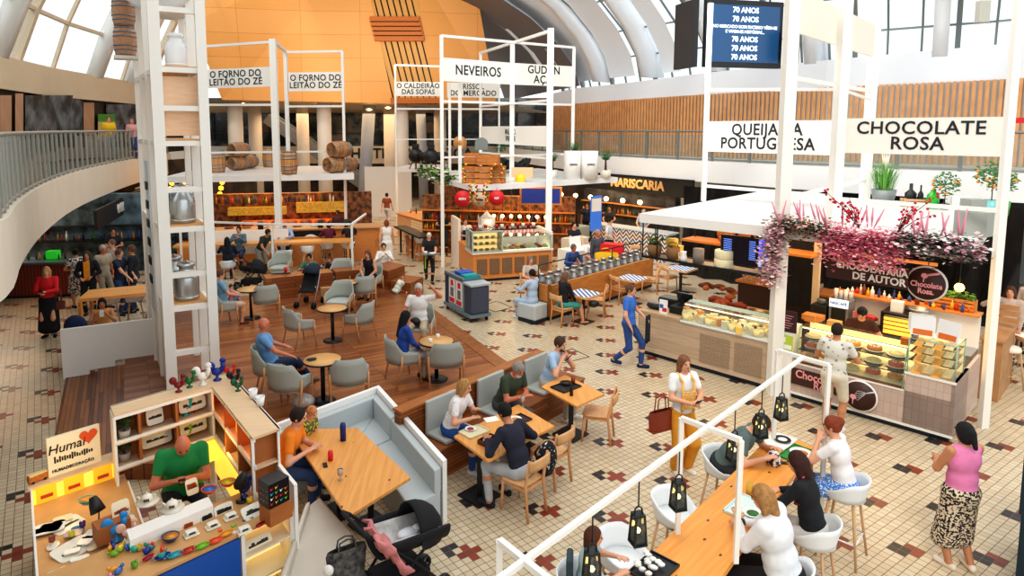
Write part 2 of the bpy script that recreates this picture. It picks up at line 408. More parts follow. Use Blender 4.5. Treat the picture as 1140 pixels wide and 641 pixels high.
# ---- right gallery: slatted wall, fascia, railing
SLAT=mat('slat_wood','#e3a56c',.5,var=.18,vs=3); 
def wood_slat_wall():
    P=RWP; b=MB(); zt=[z-.02 for z in ZB]
    tot=sum((Vector(P[i+1])-Vector(P[i])).length for i in range(len(P)-1)); n=int(tot/.17)
    for k in range(n):
        t=k/n; p,d=polyat(P,t); nn=Vector((d.y,-d.x)); q=p+nn*.06
        z1=6.15+.35*t
        b.bar((q.x,q.y,3.72),(q.x,q.y,z1),.06,.1,up=(d.x,d.y,0))
    return b.build('wall_right_slats',SLAT)
struct(wood_slat_wall())
wall('wall_right',RWP[:3],3.7,[6.1,6.15,6.2],planks('slat_back','#d28642','#c67835','#8a4d1c',.12,4,0,.5,'XZ',.2),.1,1)
wall('wall_right_front',RWP[2:],3.7,[6.2,6.3,6.3,6.45,6.5],mat('grey_backing','#dcdad7',.6,var=.25,vs=.35),.1,1)
RE=smooth_line([(.9,46),(2.6,37),(4.57,30.3),(6.3,26.6),(8.4,23.6),(10.8,20.3),(13.95,17.3),(19,14)])
wall('wall_right_gallery_fascia',RE,2.95,3.72,FASC,.25,1)
b=MB(); b.prism([(p[0]+.2,p[1]+.15) for p in RE]+[(30,14),(30,30),(18,46)],3.42,3.66); struct(b.build('floor_right_gallery',mat('gallery_floor2','#c9c3b8',.6)))
railing('railing','long grey metal railing along the right gallery before the slatted wood wall',[(p[0]+.12,p[1]+.1) for p in RE],3.72,1.08,1.5,glass=True,matp=GREY)
# ---- big timber volume at the back
def panel_mat():
    g=N('orange_timber_panels'); v=g.coords(rot=(PI/2,0,0)); br=g.new('TexBrick'); g.link(v,br.inputs['Vector'])
    br.inputs['Color1'].default_value=lin('#fbb769'); br.inputs['Color2'].default_value=lin('#f7ae5e'); br.inputs['Mortar'].default_value=lin('#d5873c'); br.inputs['Scale'].default_value=1
    br.inputs['Mortar Size'].default_value=.012; br.inputs['Brick Width'].default_value=3.2; br.inputs['Row Height'].default_value=1.25; br.offset=.0
    mp=g.new('Mapping'); mp.inputs['Scale'].default_value=(.5,7,7); g.link(v,mp.inputs[0]); n=g.noise(mp.outputs[0],1.5,4)
    return g.col(g.mix(g.math('MULTIPLY',n,.35),br.outputs[0],lin('#eda357')),.5)
D=36
def dz(px,py,Y=D): return dep(px,py,Y)
PANEL=panel_mat()
def quadwall(name,pts,th,m,par=None):
    b=MB(); P=[Vector(p) for p in pts]; n=(P[1]-P[0]).cross(P[2]-P[0]).normalized()
    if n.y<0: n=-n
    k=len(P); vs=P+[p+n*th for p in P]; fs=[tuple(range(k)),tuple(range(2*k-1,k-1,-1))]+[(i,i+k,(i+1)%k+k,(i+1)%k) for i in range(k)]
    b.add(vs,fs); o=b.build(name,m,par); return o
struct(quadwall('wall_back_timber',[dz(150,-60,34),dz(400,-60),dz(438,115),dz(247,111,35.5),dz(226,58,35),dz(215,25,34.6)],.5,PANEL))
struct(quadwall('wall_back_timber_right',[dz(452,-60),dz(522,-60,36.5),dz(552,113,37),dz(488,116)],.5,PANEL))
# diagonal slatted strip
b=MB()
for k in range(9):
    t=k/8; b.bar(dz(391+ t*56,-60,36.1),dz(436+t*54,115,36.1),.1,.25)
struct(b.build('trim_2',mat('slat_gold','#e0a659',.5)))
b=MB()
for (y0,n_) in ((22,5),(112,1)):
    for k in range(n_):
        y=y0+k*5.2; s=(y+60)/175; b.bar(dz(391+45*s,y,36),dz(447+43*s,y,36),.35,.3)
struct(b.build('trim_3',mat('slat_orange','#c9701f',.5)))
struct(quadwall('wall_back_strip_glass',[dz(391,-60,36.8),dz(452,-60,36.8),dz(490,116,36.8),dz(436,115,36.8)],.1,mat('strip_dark','#6b4a28',.4,var=.5,vs=.8)))
# recess below: soffit, dark glass gallery, parapet, lower dark
b=MB(); z=dz(300,113).z; b.add([dz(225,111,35.6),dz(560,115,37),(6,46,z-.5),(-24,46,z-.5)],[(0,1,2,3)]); struct(b.build('ceiling_soffit',mat('soffit','#b9a893',.7)))
LED=mat('warm_led','#fff1d0',em='#ffe9c0',es=12)
def backwin():
    g=N('dark_mall_glass'); v=g.coords(scale=(.7,.7,.9)); n=g.noise(v,1.3,4); c=g.ramp(n,[(.35,'#15181b'),(.5,'#2c3438'),(.58,'#5e6a6c'),(.66,'#7b5a48')]); return g.col(c,.15)
struct(quadwall('wall_back_glass',[(-24,44.5,3.4),(6,44.5,3.4),(6,44.5,7),(-24,44.5,7)],.2,backwin()))
b=MB()
for k in range(22): b.bar((-22+k*1.3,44.3,3.4),(-22+k*1.3,44.3,6.9),.07)
b.bar((-24,44.3,4.6),(6,44.3,4.6),.06); struct(b.build('window_2',BLK))
par=quadwall('wall_back_parapet',[(-26,43,2.6),(5,43,2.6),(5,43,3.75),(-26,43,3.75)],.3,mat('parapet_grey','#c5bcb0',.7)); struct(par)
text('HOTEL',.95,BLK,par,(-6.95,42.95,3.25),bold=.02); text('A  MUSICA',.95,BLK,par,(-2.6,42.95,3.25),bold=.02)
struct(quadwall('wall_back_lower',[(-26,46,0),(8,46,0),(8,46,2.6),(-26,46,2.6)],.3,mat('lower_dark','#2b2320',.7,var=.4,vs=1.2,col2='#5a4636')))
COLM=mat('column_cream','#e9dccb',.6); COLG=mat('column_grey','#a9adb6',.5)
def column(px,py,Y,r,z1,lean=0,m=COLM):
    p=dep(px,py,Y); b=MB(); b.tube([(p.x+lean,Y,0),(p.x,Y,z1)],r,14); o=b.build('column',m); struct(o); return o
for px,Y,r,l in ((262,37,.42,0),(337,39,.36,0),(361,37,.4,0),(284,40,.4,0),(412,39,.38,-.5),(434,41,.4,0),(447,37,.4,0),(468,40,.3,.2),(490,41,.4,0)): column(px,140,Y,r,6.6,l,COLG if px in(412,468) else COLM)
# escalator behind the columns
b=MB()
for s in (0,1.2): b.bar((-13.2,40.6+s,5.6),(-5.6,40.6+s,.3),.2,.7)
tag(b.build('escalator',mat('escalator_grey','#8b8f94',.4,.5)),'grey escalator rising behind the back columns','escalator')
# ---- left upper wall windows
PL=[(0,0),(.6,1.5),(1.4,3.1),(2.4,4.9),(3.8,7.0)]
CW=mat('window_cream','#d3c2a8',.6)
glaze('window_3',LWP,7.0,PL,.35,-1,2,CW,10,GLZ,w=.12)
ribs('ceiling_rib_left',LWP,6.9,PL,[.14,.335,.6,.72,.9],.5,.45,mat('rib_offwhite','#e4e3de',.7),-1)
# ---------------------------------------------------------------- white steel kiosk frames
def V3(x,y,z): return Vector((x,y,z))
def framething(name,label,cat,org,bars,panels=(),texts=(),group=None,m=None,pm=None):
    "bars: (partname, p, q, w, d) in world coords; org = base point"
    o=Vector(org); r=thing(name,label,cat,o,0,group)
    for (pn,p,q,w,*h) in bars:
        b=MB(); b.bar(Vector(p)-o,Vector(q)-o,w,h[0] if h else w); b.build(pn,m or WHITE,r)
    for (p,q,z0,z1,words_,size,*ex) in panels:
        p=Vector(p);q=Vector(q);d=(q-p); L=d.length; d.normalize(); ang=math.atan2(d.y,d.x); mid=(p+q)/2
        b=MB(); b.box((0,0,0),(L,.04,z1-z0)); pn=b.build('sign_panel',pm or mat('sign_white','#f3efe6',.6),r,(mid.x-o.x,mid.y-o.y,(z0+z1)/2-o.z),ang)
        for k,wd in enumerate(words_):
            nn=len(words_); zz=((nn-1)/2-k)*size*.86
            text(wd,size,mat('sign_ink','#20262b',.6),pn,(0,-.026,zz),(PI/2,0,0),bold=.016,sx=ex[0] if ex else 1,ext=.002,sp=1.06)
    return r
def slab(name,label,poly,z0,z1,m=WHITE):
    c=sum((Vector((p[0],p[1],0)) for p in poly),Vector((0,0,0)))/len(poly)
    b=MB(); b.prism([(p[0]-c.x,p[1]-c.y) for p in poly],0,z1-z0); o=b.build(name,m,None,(c.x,c.y,z0)); return tag(o,label,'canopy')
GL=mat('slab_white','#eceae6',.35)
# --- cheese and chocolate kiosk
A_=V3(5.6,15.9,0);B_=V3(5.5,11.55,0);C_=V3(6.68,12.0,0);D_=V3(8.35,10.2,0);E_=V3(9.47,15.7,0);C2=V3(7.43,13.4,0)
SLZ=3.12
def up(p,z): return V3(p[0],p[1],z)
slab('kiosk_roof','broad white flat roof over the cheese and chocolate kiosk',[(3.43,13.55),(5.45,11.6),(7.35,9.62),(8.25,10.45),(11.9,14.55),(8.0,18.3)],2.93,SLZ,GL)
framething('kiosk_frame','tall white steel frame with the two large signs above the cheese and chocolate kiosk','frame',(5.5,11.55,0),
 [('post',B_,up(B_,7.9),.2),('post',up(A_,SLZ),up(A_,7.9),.1),('post',up(C_,SLZ),up(C_,7.9),.22,.16),('post',D_,up(D_,7.9),.1,.12),('post',up(E_,SLZ),up(E_,7.9),.18),
  ('rail',up(B_,3.65),up(E_,3.65),.07),('rail',up(B_,5.8),up(E_,5.8),.08),('rail',up(A_,5.85),up(C_,5.62),.06),('rail',up(C_,3.6),up(D_,3.6),.07),('rail',up(A_,3.5),up(C2,3.5),.07),('rail',up(C_,5.62),up(E_,5.6),.05)],
 [(up(C_,0)+V3(.05,.02,0),up(D_,0),4.46,5.09,['CHOCOLATE','ROSA'],.31,.97),(up(A_,0),up(C2,0),4.35,5.08,['QUEIJARIA','PORTUGUESA'],.37,.92)])
p=framething('hanging_sign','plain cream sign board above the kiosk roof seen from its back','sign',(5.5,11.55,6.3),[],[(up(B_,0)+V3(.1,.1,0),up(E_,0),6.6,7.35,[],.3)],pm=mat('sign_cream','#efe6d6',.6))
# --- ice cream kiosk (two crossing frames)
P1=V3(-1.24,22.65,0);P2=V3(2.42,21.8,0);P3=V3(1.3,24.5,0);P4=V3(3.8,25.9,0);P5=V3(.13,27.7,0)
slab('kiosk_roof','white flat roof of the ice cream kiosk crowded with crates and planters',[(-.15,20.6),(-2.6,27.7),(2.8,30),(5.3,24.3)],2.9,3.08,GL)
framething('kiosk_frame','tall white crossing steel frames with signs over the ice cream kiosk','frame',(1.3,24.5,0),
 [('post',P1,up(P1,8.1),.1,.12),('post',P2,up(P2,8.2),.2),('post',up(P3,3.08),up(P3,8.1),.17),('post',up(P4,3.08),up(P4,8.1),.12),('post',up(P5,3.08),up(P5,8.1),.12),
  ('rail',up(P1,8.08),up(P4,8.08),.09),('rail',up(P5,8.08),up(P2,8.12),.1),('rail',up(P1,5.85),up(P4,5.85),.08),('rail',up(P5,5.85),up(P2,5.85),.08),('rail',up(P1,3.9),up(P4,3.9),.07),('rail',up(P5,3.9),up(P2,3.9),.07),
  ('post',V3(-1.05,24.5,3.08),V3(-1.05,24.5,6.6),.1),('post',V3(-.65,24,3.08),V3(-.65,24,6.6),.13)],
 [(P1,P3,6.55,7.35,['NEVEIROS'],.48,.9),(P3,P4,6.55,7.35,['GUDUN','AÇAI'],.42,.95),(P5,P2,4.3,5.0,['MALDITO.','VINE BAR'],.3,.7)])
# --- soups kiosk further back
S0=V3(-3.9,31,0);S1=V3(-1.75,31.2,0);S2=V3(1.05,31.6,0)
slab('kiosk_roof','small white kiosk roof holding the black barbecue smoker',[(-3.9,31),(-1.9,30.2),(-1.4,34),(-3.4,34.5)],2.85,3.05,GL)
framething('kiosk_frame','slim white frame with the soup kiosk signs behind the ice cream kiosk','frame',(-3.9,31,0),
 [('post',S0,up(S0,7.9),.09),('post',up(S1,0),up(S1,7.9),.1),('post',S2,up(S2,7.8),.09),('rail',up(S0,7.9),up(S2,7.8),.08),('rail',up(S0,5.85),up(S2,5.85),.08),('rail',up(S0,4.4),up(S2,4.4),.06)],
 [(S0,S1,6.45,7.12,['O CALDEIRÃO','DAS SOPAS'],.33,.9),(S1+V3(.3,0,0),S2,6.4,7.1,['RISSOL','DO MERCADO'],.36,.9)])
# --- suckling pig kiosk
F0=V3(-10.4,24.6,0);F1=V3(-7.22,23.2,0);F2=V3(-5.35,26,0);F3=V3(-7.7,26.3,0)
slab('kiosk_roof','white kiosk roof with wooden barrels standing on it',[(-11.5,23.6),(-4.85,25.3),(-6.2,31),(-12.6,29.5)],2.92,3.15,GL)
framething('kiosk_frame','white frame carrying the pair of roast kiosk signs over the barrels','frame',(-7.22,23.2,0),
 [('post',F1,up(F1,8.05),.2,.22),('post',up(F3,3.15),up(F3,8.05),.14),('post',up(F0,0),up(F0,7.95),.09),('post',up(F2,0),up(F2,7.95),.1),
  ('rail',up(F0,7.95),up(F1,7.95),.09),('rail',up(F1,8.0),up(F3,8.0),.1),('rail',up(F3,7.95),up(F2,7.95),.09),('rail',up(F0,5.8),up(F1,5.75),.08),('rail',up(F3,5.8),up(F2,5.8),.08),('rail',up(F0,4.0),up(F2,4.0),.07)],
 [(F0+V3(0,0,0),F1+V3(-.1,.1,0),6.4,7.1,['O FORNO DO','LEITÃO DO ZÉ'],.34,1.06),(F3+V3(.1,0,0),F2,6.4,7.15,['O FORNO DO','LEITÃO DO ZÉ'],.34,.93)])
# low seating pergola in front of it
G=[at(305,318),at(232,333),at(393,318)]
framething('seating_pergola','low thin white pergola over the bar seats near the suckling pig kiosk','frame',(G[0].x,G[0].y,0),
 [('post',G[0],up(G[0],1.95),.06),('post',G[2],up(G[2],1.95),.06),('post',V3(-9.6,20.6,0),V3(-9.6,20.6,1.95),.06),('rail',up(G[0],1.95),up(G[2],1.95),.06),('rail',V3(-9.6,20.6,1.95),up(G[0],1.95),.06),('rail',up(G[2],1.95),V3(-3.9,22.3,1.95),.06)])
# --- tower with milk cans
T0=at(192,437,DZ); hx=R(61); tx=Vector((math.sin(hx),math.cos(hx),0)); ty=Vector((-.545,.839,0))
def T(x,y,z): return T0+tx*x+ty*y+V3(0,0,z-DZ)
tw=thing('display_tower','tall white open shelving tower holding milk cans on its ledges','tower',T0,0)
def tb(pn,p,q,w,h=None,m=WHITE): b=MB(); b.bar(p-T0,q-T0,w,h,up=tx) if abs((q-p).normalized().z)>.9 else b.bar(p-T0,q-T0,w,h); return b.build(pn,m,tw)
W_=.72; 
for (x,y,w) in ((0,0,.2),(W_,0,.18),(0,1.0,.16),(W_,1.0,.16),(0,2.0,.14),(W_,1.9,.12),(0,3.0,.12)): tb('post',T(x,y,DZ),T(x,y,8.2),w,w*.9)
b=MB(); b.bar(T(-.03,.1,DZ)-T0,T(-.03,.1,8.2)-T0,.02,.5,up=ty); 
for z in (.95,1.75,2.35,3.15,3.85,4.65,5.25,5.9,6.9,7.6):
    tb('rung',T(0,0,z),T(W_,0,z),.1,.09); 
    if z in(1.75,3.15,4.65,5.9): 
        tb('rung',T(0,0,z),T(0,3.0,z),.07,.08); tb('rung',T(W_,0,z),T(W_,1.9,z),.07,.08)
        b=MB(); 
        for (y0,y1) in ((.05,.95),(1.05,1.85)):
            q=[T(.05,y0,z)-T0,T(W_-.05,y0,z)-T0,T(W_-.05,y1,z)-T0,T(.05,y1,z)-T0]; b.add([v+V3(0,0,d) for d in (.0,.07) for v in q],[(0,3,2,1),(4,5,6,7),(0,1,5,4),(1,2,6,5),(2,3,7,6),(3,0,4,7)])
        b.build('shelf',mat('shelf_oak','#d9a266',.5,var=.15,vs=5,stretch=(1,1,1)),tw)
for (z0,z1) in ((4.78,5.8),): 
    b=MB(); q=[T(.06,.12,z0)-T0,T(W_-.06,.12,z0)-T0,T(W_-.06,.16,z0)-T0,T(.06,.16,z0)-T0]; b.add([v+V3(0,0,d) for d in (0,z1-z0) for v in q],[(0,3,2,1),(4,5,6,7),(0,1,5,4),(1,2,6,5),(2,3,7,6),(3,0,4,7)])
    b.build('wood_panel',mat('pale_ply','#f0c9a4',.5,var=.1,vs=4,stretch=(1,1,5)),tw)
b=MB(); 
for k in range(6): b.bar(T(-.09,1.5,3.9-k*.36)-T0,T(-.09,1.5,3.75-k*.36)-T0,.02,.3,up=ty)
pp=MB(); pp.bar(T(-.06,1.5,1.4)-T0,T(-.06,1.5,4.3)-T0,.03,.5,up=ty); q2=MB(); q2.bar(T(-.0,.1,DZ)-T0,T(-.0,.1,3.15)-T0,.03,.02,up=ty)
for y0,y1,zt in ((.1,.95,1.72),(1.05,1.95,3.1),(2.05,2.95,3.1)):
    q=[T(-.02,y0,DZ)-T0,T(-.02,y1,DZ)-T0,T(.02,y1,DZ)-T0,T(.02,y0,DZ)-T0]; q2.add([v+V3(0,0,d) for d in (0,zt-DZ) for v in q],[(0,3,2,1),(4,5,6,7),(0,1,5,4),(1,2,6,5),(2,3,7,6),(3,0,4,7)])
q2.build('side_board',WHITE,tw)
po=pp.build('side_panel',mat('panel_bluegrey','#d5dde3',.5),tw); b.build('lettering',BLK,tw)
# milk cans
CANM=mat('milk_can_aluminium','#c3c8ca',.28,.85)
def milkcan(label,loc,s=1,group=None,m=None):
    r=thing('milk_can',label,'milk can',loc,0,group); b=MB()
    b.lathe([(.001,0),(.19,0),(.2,.02),(.2,.36),(.19,.42),(.12,.52),(.115,.56),(.14,.6)],n=20); b.lathe([(.203,.03),(.206,.05),(.203,.07)],n=20); b.build('body',m or CANM,r)
    b=MB(); b.lathe([(.145,.58),(.15,.6),(.15,.63),(.12,.65),(.03,.66),(.03,.68),(.001,.68)],n=18); b.build('lid',m or CANM,r)
    for sg in (-1,1):
        b=MB(); b.tube([(sg*.14,0,.48),(sg*.2,0,.5),(sg*.2,0,.42),(sg*.19,0,.36)],.012,6); b.build('handle',m or CANM,r)
    r.scale=(s,)*3; return r
milkcan('large aluminium milk can on the middle ledge of the white tower',T(.37,.4,3.22),1.05)
milkcan('aluminium milk can on the lower ledge of the white tower, nearest the viewer',T(.37,.35,1.82),1.05)
milkcan('smaller milk can standing behind another on the lower tower ledge',T(.3,1.3,1.82),1.0)
milkcan('white enamelled milk churn high on the white tower',T(.37,.35,5.97),.9,m=mat('white_enamel','#eef0f2',.3))
# big round drum lamp behind the tower top
dr=thing('drum_lamp','large white round drum hanging behind the top of the tower','lamp',T(.35,1.4,7.75))
b=MB(); M=Matrix.Rotation(R(10),4,'Z')@Matrix.Rotation(PI/2,4,'X'); b.lathe([(.001,-.5),(.7,-.5),(.75,-.45),(.75,.45),(.7,.5),(.001,.5)],n=40,M=M); b.build('lamp_drum',mat('drum_white','#e9ebec',.5),dr); b=MB(); b.tube([(0,0,0.9),(0,0,2.2)],.02,6); b.build('rod',WHITE,dr)
# barrels
OAK=planks('barrel_oak','#d7a064','#c2854a','#7d4f25',3,.07,PI/2,.5,'XZ',.3)
HOOP=mat('hoop_steel','#8c9196',.35,.8)
def barrel(label,loc,rot=(0,0,0),s=1,group='wooden wine barrels on the kiosk roof',oak=OAK):
    r=thing('barrel',label,'barrel',loc,0,group if group else None); r.rotation_euler=rot; r.scale=(s,)*3
    b=MB(); b.lathe([(.001,.03),(.25,.03),(.255,0),(.275,0),(.31,.15),(.335,.4),(.335,.5),(.31,.75),(.275,.9),(.255,.9),(.25,.87),(.001,.87)],n=22); b.build('staves',oak,r)
    for z,q in ((.03,.285),(.17,.318),(.3,.333),(.58,.333),(.71,.318),(.85,.285)):
        b=MB(); b.lathe([(q,z),(q+.006,z),(q+.006,z+.05),(q,z+.05)],n=22); b.build('hoop',HOOP,r)
    return r
RZ=3.15
bl=dict(group=None)
q=at(242,192,RZ); barrel('upright oak barrel at the left end of the kiosk roof',(q.x,q.y,RZ),group=None)
q=at(301,186,RZ); barrel('upright oak barrel behind the thick post on the kiosk roof',(q.x,q.y,RZ),group=None)
q=at(322,194,RZ); barrel('upright oak barrel just right of the thick post on the kiosk roof',(q.x,q.y,RZ),group=None)
def lying(label,px,py,h,s=.9,z=RZ,dy=0):
    q=at(px,py,RZ); rr=hd(h); barrel(label,(q.x,q.y+dy,z+.335*s),(0,0,0),s,None).rotation_euler=(PI/2,0,rr)
lying('lying oak barrel at the bottom left of the left barrel stack',257,190,205); lying('lying oak barrel at the bottom right of the left barrel stack',271,188,195); lying('oak barrel lying on top of the left barrel stack',258,190,205,.95,RZ+.55)
lying('lying oak barrel at the bottom left of the right barrel stack',364,193,215,1.0); lying('lying oak barrel at the bottom right of the right barrel stack',383,191,200,.85); lying('oak barrel lying on top of the right barrel stack',369,193,215,1.0,RZ+.6)
bz=T(-.55,2.0,0)
OAKB=mat('pale_oak','#d2a07a',.5,var=.2,vs=5,stretch=(6,6,1))
tb('shelf',T(-.45,2.3,6.28),T(.0,2.3,6.28),.4,.06)
barrel('banded barrel standing on the high left arm of the tower',(T(-.24,2.3,6.31)),(0,0,0),.62,None,OAKB); barrel('upper banded barrel stacked on the high left arm of the tower',(T(-.24,2.3,6.88)),(0,0,0),.62,None,OAKB)
b=MB(); b.lathe([(.001,0),(.045,0),(.045,.22),(.015,.32),(.015,.4),(.001,.4)],n=10); q=T(.05,2.3,4.72); tag(b.build('bottle',mat('red_bottle','#b3202a',.3),None,(q.x,q.y,q.z)),'dark red bottle standing on the tower ledge at left','bottle')
# --- pergola over the long table, with lanterns
RH=2.2
def pr(x,y,z=RH): return at(x,y,z)
a=pr(758.7,465.5);b2=pr(825,490);c=pr(866,390);d=pr(923,406.5);e=pr(556,602);f=pr(612,647);m0=(e+f)/2+(pr(892,400)-pr(597,629)).normalized()*-.6;m1=(c+d)/2
framething('table_pergola','low white tubular rail frame straddling the long pine table','frame',(a.x,a.y,0),
 [('rail',m0,m1,.036),('rail',a,b2,.042),('rail',c,d,.042),('rail',e,f,.042),('post',up(a,0),a,.042),('post',up(b2,1.06),b2,.042),('post',up(c,0),c,.042),('post',up(d,0),d,.042),('post',up(e,0),e,.042),('post',up(f,0),f,.042)])
LANM=mat('lantern_black','#1d2324',.5); BULB=mat('lantern_bulb','#ffe2a8',em='#ffc878',es=14)
def lantern(label,p,drop,rz):
    o=V3(p.x,p.y,p.z-drop); r=thing('lantern',label,'lantern',o,rz); w0,w1,h=.05,.036,.24
    b=MB(); b.tube([(0,0,h+.06),(0,0,drop)],.006,6); b.build('cord',LANM,r)
    b=MB(); 
    for sx in(-1,1):
        for sy in (-1,1): b.bar((sx*w0,sy*w0,0),(sx*w1,sy*w1,h),.014)
    b.box((0,0,.005),(w0*2+.014,w0*2+.014,.015)); b.box((0,0,h),(w1*2+.014,w1*2+.014,.015)); b.box((0,0,h*.12),(w0*2,w0*2,.01))
    b.tube([(-w1,0,h),(-w1*.8,0,h+.05),(0,0,h+.07),(w1*.8,0,h+.05),(w1,0,h)],.007,6); b.build('lantern_cage',LANM,r)
    b=MB(); 
    for ang in range(4):
        M=Matrix.Rotation(ang*PI/2,4,'Z'); b.add([(w0,-w0,.02),(w0,w0,.02),(w1,w1,h-.01),(w1,-w1,h-.01)],[(0,1,2,3)],M=M)
    b.build('mesh_panel',glassmat('lantern_glass','#9aa3a2',.15,.1),r)
    b=MB(); b.ball((0,0,h*.45),.022); b.build('bulb',BULB,r); return r
LL=['lantern behind the child with brown hair, lowest on the white rail','black lantern hanging before the empty tiles, second from the lower rail end','black lantern beside the short white crossbar post','dark lantern beside the man leaning over the table','lantern in front of the face of the man in grey green','lantern hanging at the far end of the rail above the chocolate counter']
for (x,y,l) in zip((660,712,757,819,849,872),(580,539,502,456,433,415),LL):
    dirv=(m1-m0).normalized(); 
    # point of the rail that stands at that pixel
    best=min((m0+dirv*t*.01 for t in range(0,int((m1-m0).length*100))),key=lambda q_:abs((CX+F_PX*q_.x/(q_.y*math.cos(PITCH)-(q_.z-EYE)*math.sin(PITCH)))-x))
    lantern(l,best,.55,R(15))
# ---------------------------------------------------------------- furniture kinds
SHELLG=mat('chair_grey','#a9aca3',.7); SEATG=mat('chair_pad','#b6bab2',.75); WLEG=mat('beech_leg','#dea672',.45,var=.15,vs=8); BEECH=mat('beech','#dfae7c',.42,var=.14,vs=5,stretch=(1,5,1)); PLW=mat('white_plastic','#e8ecee',.4); ASH=mat('ash_leg','#c9a27a',.5)
BLKM=mat('black_powdercoat','#1c1e20',.45); TOPW=mat('oak_top','#e0ac6c',.42,var=.13,vs=4,stretch=(1,9,1)); PINE=pine('pine_table'); PINE2=pine('pine_long',rot=R(45),base='#eba550',dark='#d98a38')
def lounge_chair():
    r=thing('lounge_chair','x','chair')
    rows=[]
    n=26
    for lv in range(5):
        row=[]
        for k in range(n+1):
            a=-132+264*k/n; aa=abs(a); top=.83 if aa<42 else (.83-.2*min(1,(aa-42)/26) if aa<68 else .63-.05*(aa-68)/64); bot=.40
            z=bot+(top-bot)*lv/4; fl=1+.1*(z-.4)/.4
            x=math.sin(R(a))*.285*fl; y=-math.cos(R(a))*.26*fl
            if aa>90: y=.26*fl*math.sin(R(aa-90))*1.0; x=math.copysign(.285*fl,a)
            row.append((x,y-.0,z))
        rows.append(row)
    b=MB(); b.grid(rows,True,two=.022); b.build('shell',SHELLG,r)
    b=MB(); pl=[(math.sin(R(a))*.27,-math.cos(R(a))*.25) for a in range(-90,91,15)]+[(.25,.27),(-.25,.27)]; b.prism(pl,.36,.43); b.build('seat',SEATG,r,bevel=.015)
    for sx in (-1,1):
        for (y0,y1,zt) in ((.2,.25,.56),(-.12,-.22,.56)):
            b=MB(); b.tube([(sx*.305,y0,zt),(sx*.3,y0,.4),(sx*.29,y1,0)],[.018,.021,.014],8); b.build('leg',WLEG,r)
    b=MB(); b.bar((-.29,.2,.36),(.29,.2,.36),.03); b.bar((-.29,-.13,.36),(.29,-.13,.36),.03); b.build('seat_rail',WLEG,r)
    return r
def wood_chair():
    r=thing('bistro_chair','x','chair'); 
    b=MB(); pl=[(-.19,-.19),(.19,-.19),(.215,0),(.22,.14),(.17,.21),(-.17,.21),(-.22,.14),(-.215,0)]; b.prism(pl,.435,.465); b.build('seat',BEECH,r,bevel=.01)
    for sx in (-1,1):
        b=MB(); b.tube([(sx*.17,.17,.44),(sx*.185,.2,0)],[.021,.016],8); b.build('leg',WLEG,r)
        b=MB(); b.tube([(sx*.19,-.25,.0),(sx*.18,-.2,.44),(sx*.185,-.26,.82)],[.018,.022,.017],8); b.build('leg',WLEG,r)
    b=MB(); rows=[]
    for z in (.68,.73,.78,.82): rows.append([(x*.2,-.27-.035*(1-x*x)+(.0 if z<.8 else -.003),z-.012*abs(x)) for x in [-1,-.6,-.2,.2,.6,1]])
    b.grid(rows,True,two=.02); b.build('backrest',BEECH,r)
    b=MB(); b.bar((-.17,.17,.4),(.17,.17,.4),.025,.04); b.bar((-.17,-.19,.4),(.17,-.19,.4),.025,.04); b.bar((-.17,-.19,.4),(-.17,.17,.4),.025,.04); b.bar((.17,-.19,.4),(.17,.17,.4),.025,.04); b.build('seat_frame',WLEG,r)
    return r
def bar_stool(h=.74,col=None,legm=None,nm='bar_stool'):
    r=thing(nm,'x','stool'); m=col or PLW; lm=legm or ASH
    rows=[]; n=22
    for lv in range(5):
        row=[]
        for k in range(n+1):
            a=-150+300*k/n; aa=abs(a); top=.24 if aa<60 else .24-.15*min(1,(aa-60)/60)
            t=lv/4; rr=.2+.05*t; row.append((math.sin(R(a))*rr,-math.cos(R(a))*rr*.95,h+ .0+ top*t))
        rows.append(row)
    b=MB(); b.grid(rows,True,two=.015); b.build('shell',m,r)
    b=MB(); b.lathe([(.001,h-.035),(.17,h-.03),(.21,h),(.2,h+.02),(.001,h+.01)],n=22); b.build('seat',m,r)
    for k,(sx,sy) in enumerate(((-1,-1),(1,-1),(1,1),(-1,1))):
        b=MB(); b.tube([(sx*.12,sy*.12,h-.02),(sx*.21,sy*.21,0)],[.017,.013],8); b.build('leg',lm,r)
    b=MB(); q=.175; b.tube([(-q,-q,.28),(q,-q,.28),(q,q,.28),(-q,q,.28),(-q,-q,.28)],.01,6); b.build('footrest',m,r)
    return r
def flat_stool():
    r=thing('bar_stool','x','stool'); b=MB(); rows=[]
    b.lathe([(.001,.7),(.17,.7),(.195,.72),(.195,.76),(.17,.79),(.001,.8)],n=20,sx=1,sy=.95); b.build('seat',mat('cream_cushion','#efe5d6',.8),r)
    for sx in (-1,1):
        for sy in (-1,1): b=MB(); b.tube([(sx*.12,sy*.12,.71),(sx*.19,sy*.19,0)],[.016,.013],8); b.build('leg',ASH,r)
    b=MB(); q=.165; b.tube([(-q,-q,.25),(q,-q,.25),(q,q,.25),(-q,q,.25),(-q,-q,.25)],.009,6); b.build('footrest',ASH,r)
    b=MB(); rows=[[(x*.19,-.19-.03*(1-x*x),z) for x in (-1,-.5,0,.5,1)] for z in (.88,.96)]; b.grid(rows,True,two=.02); b.tube([(-.17,-.17,.76),(-.18,-.19,.9)],.01,6); b.tube([(.17,-.17,.76),(.18,-.19,.9)],.01,6); b.build('backrest',ASH,r)
    return r
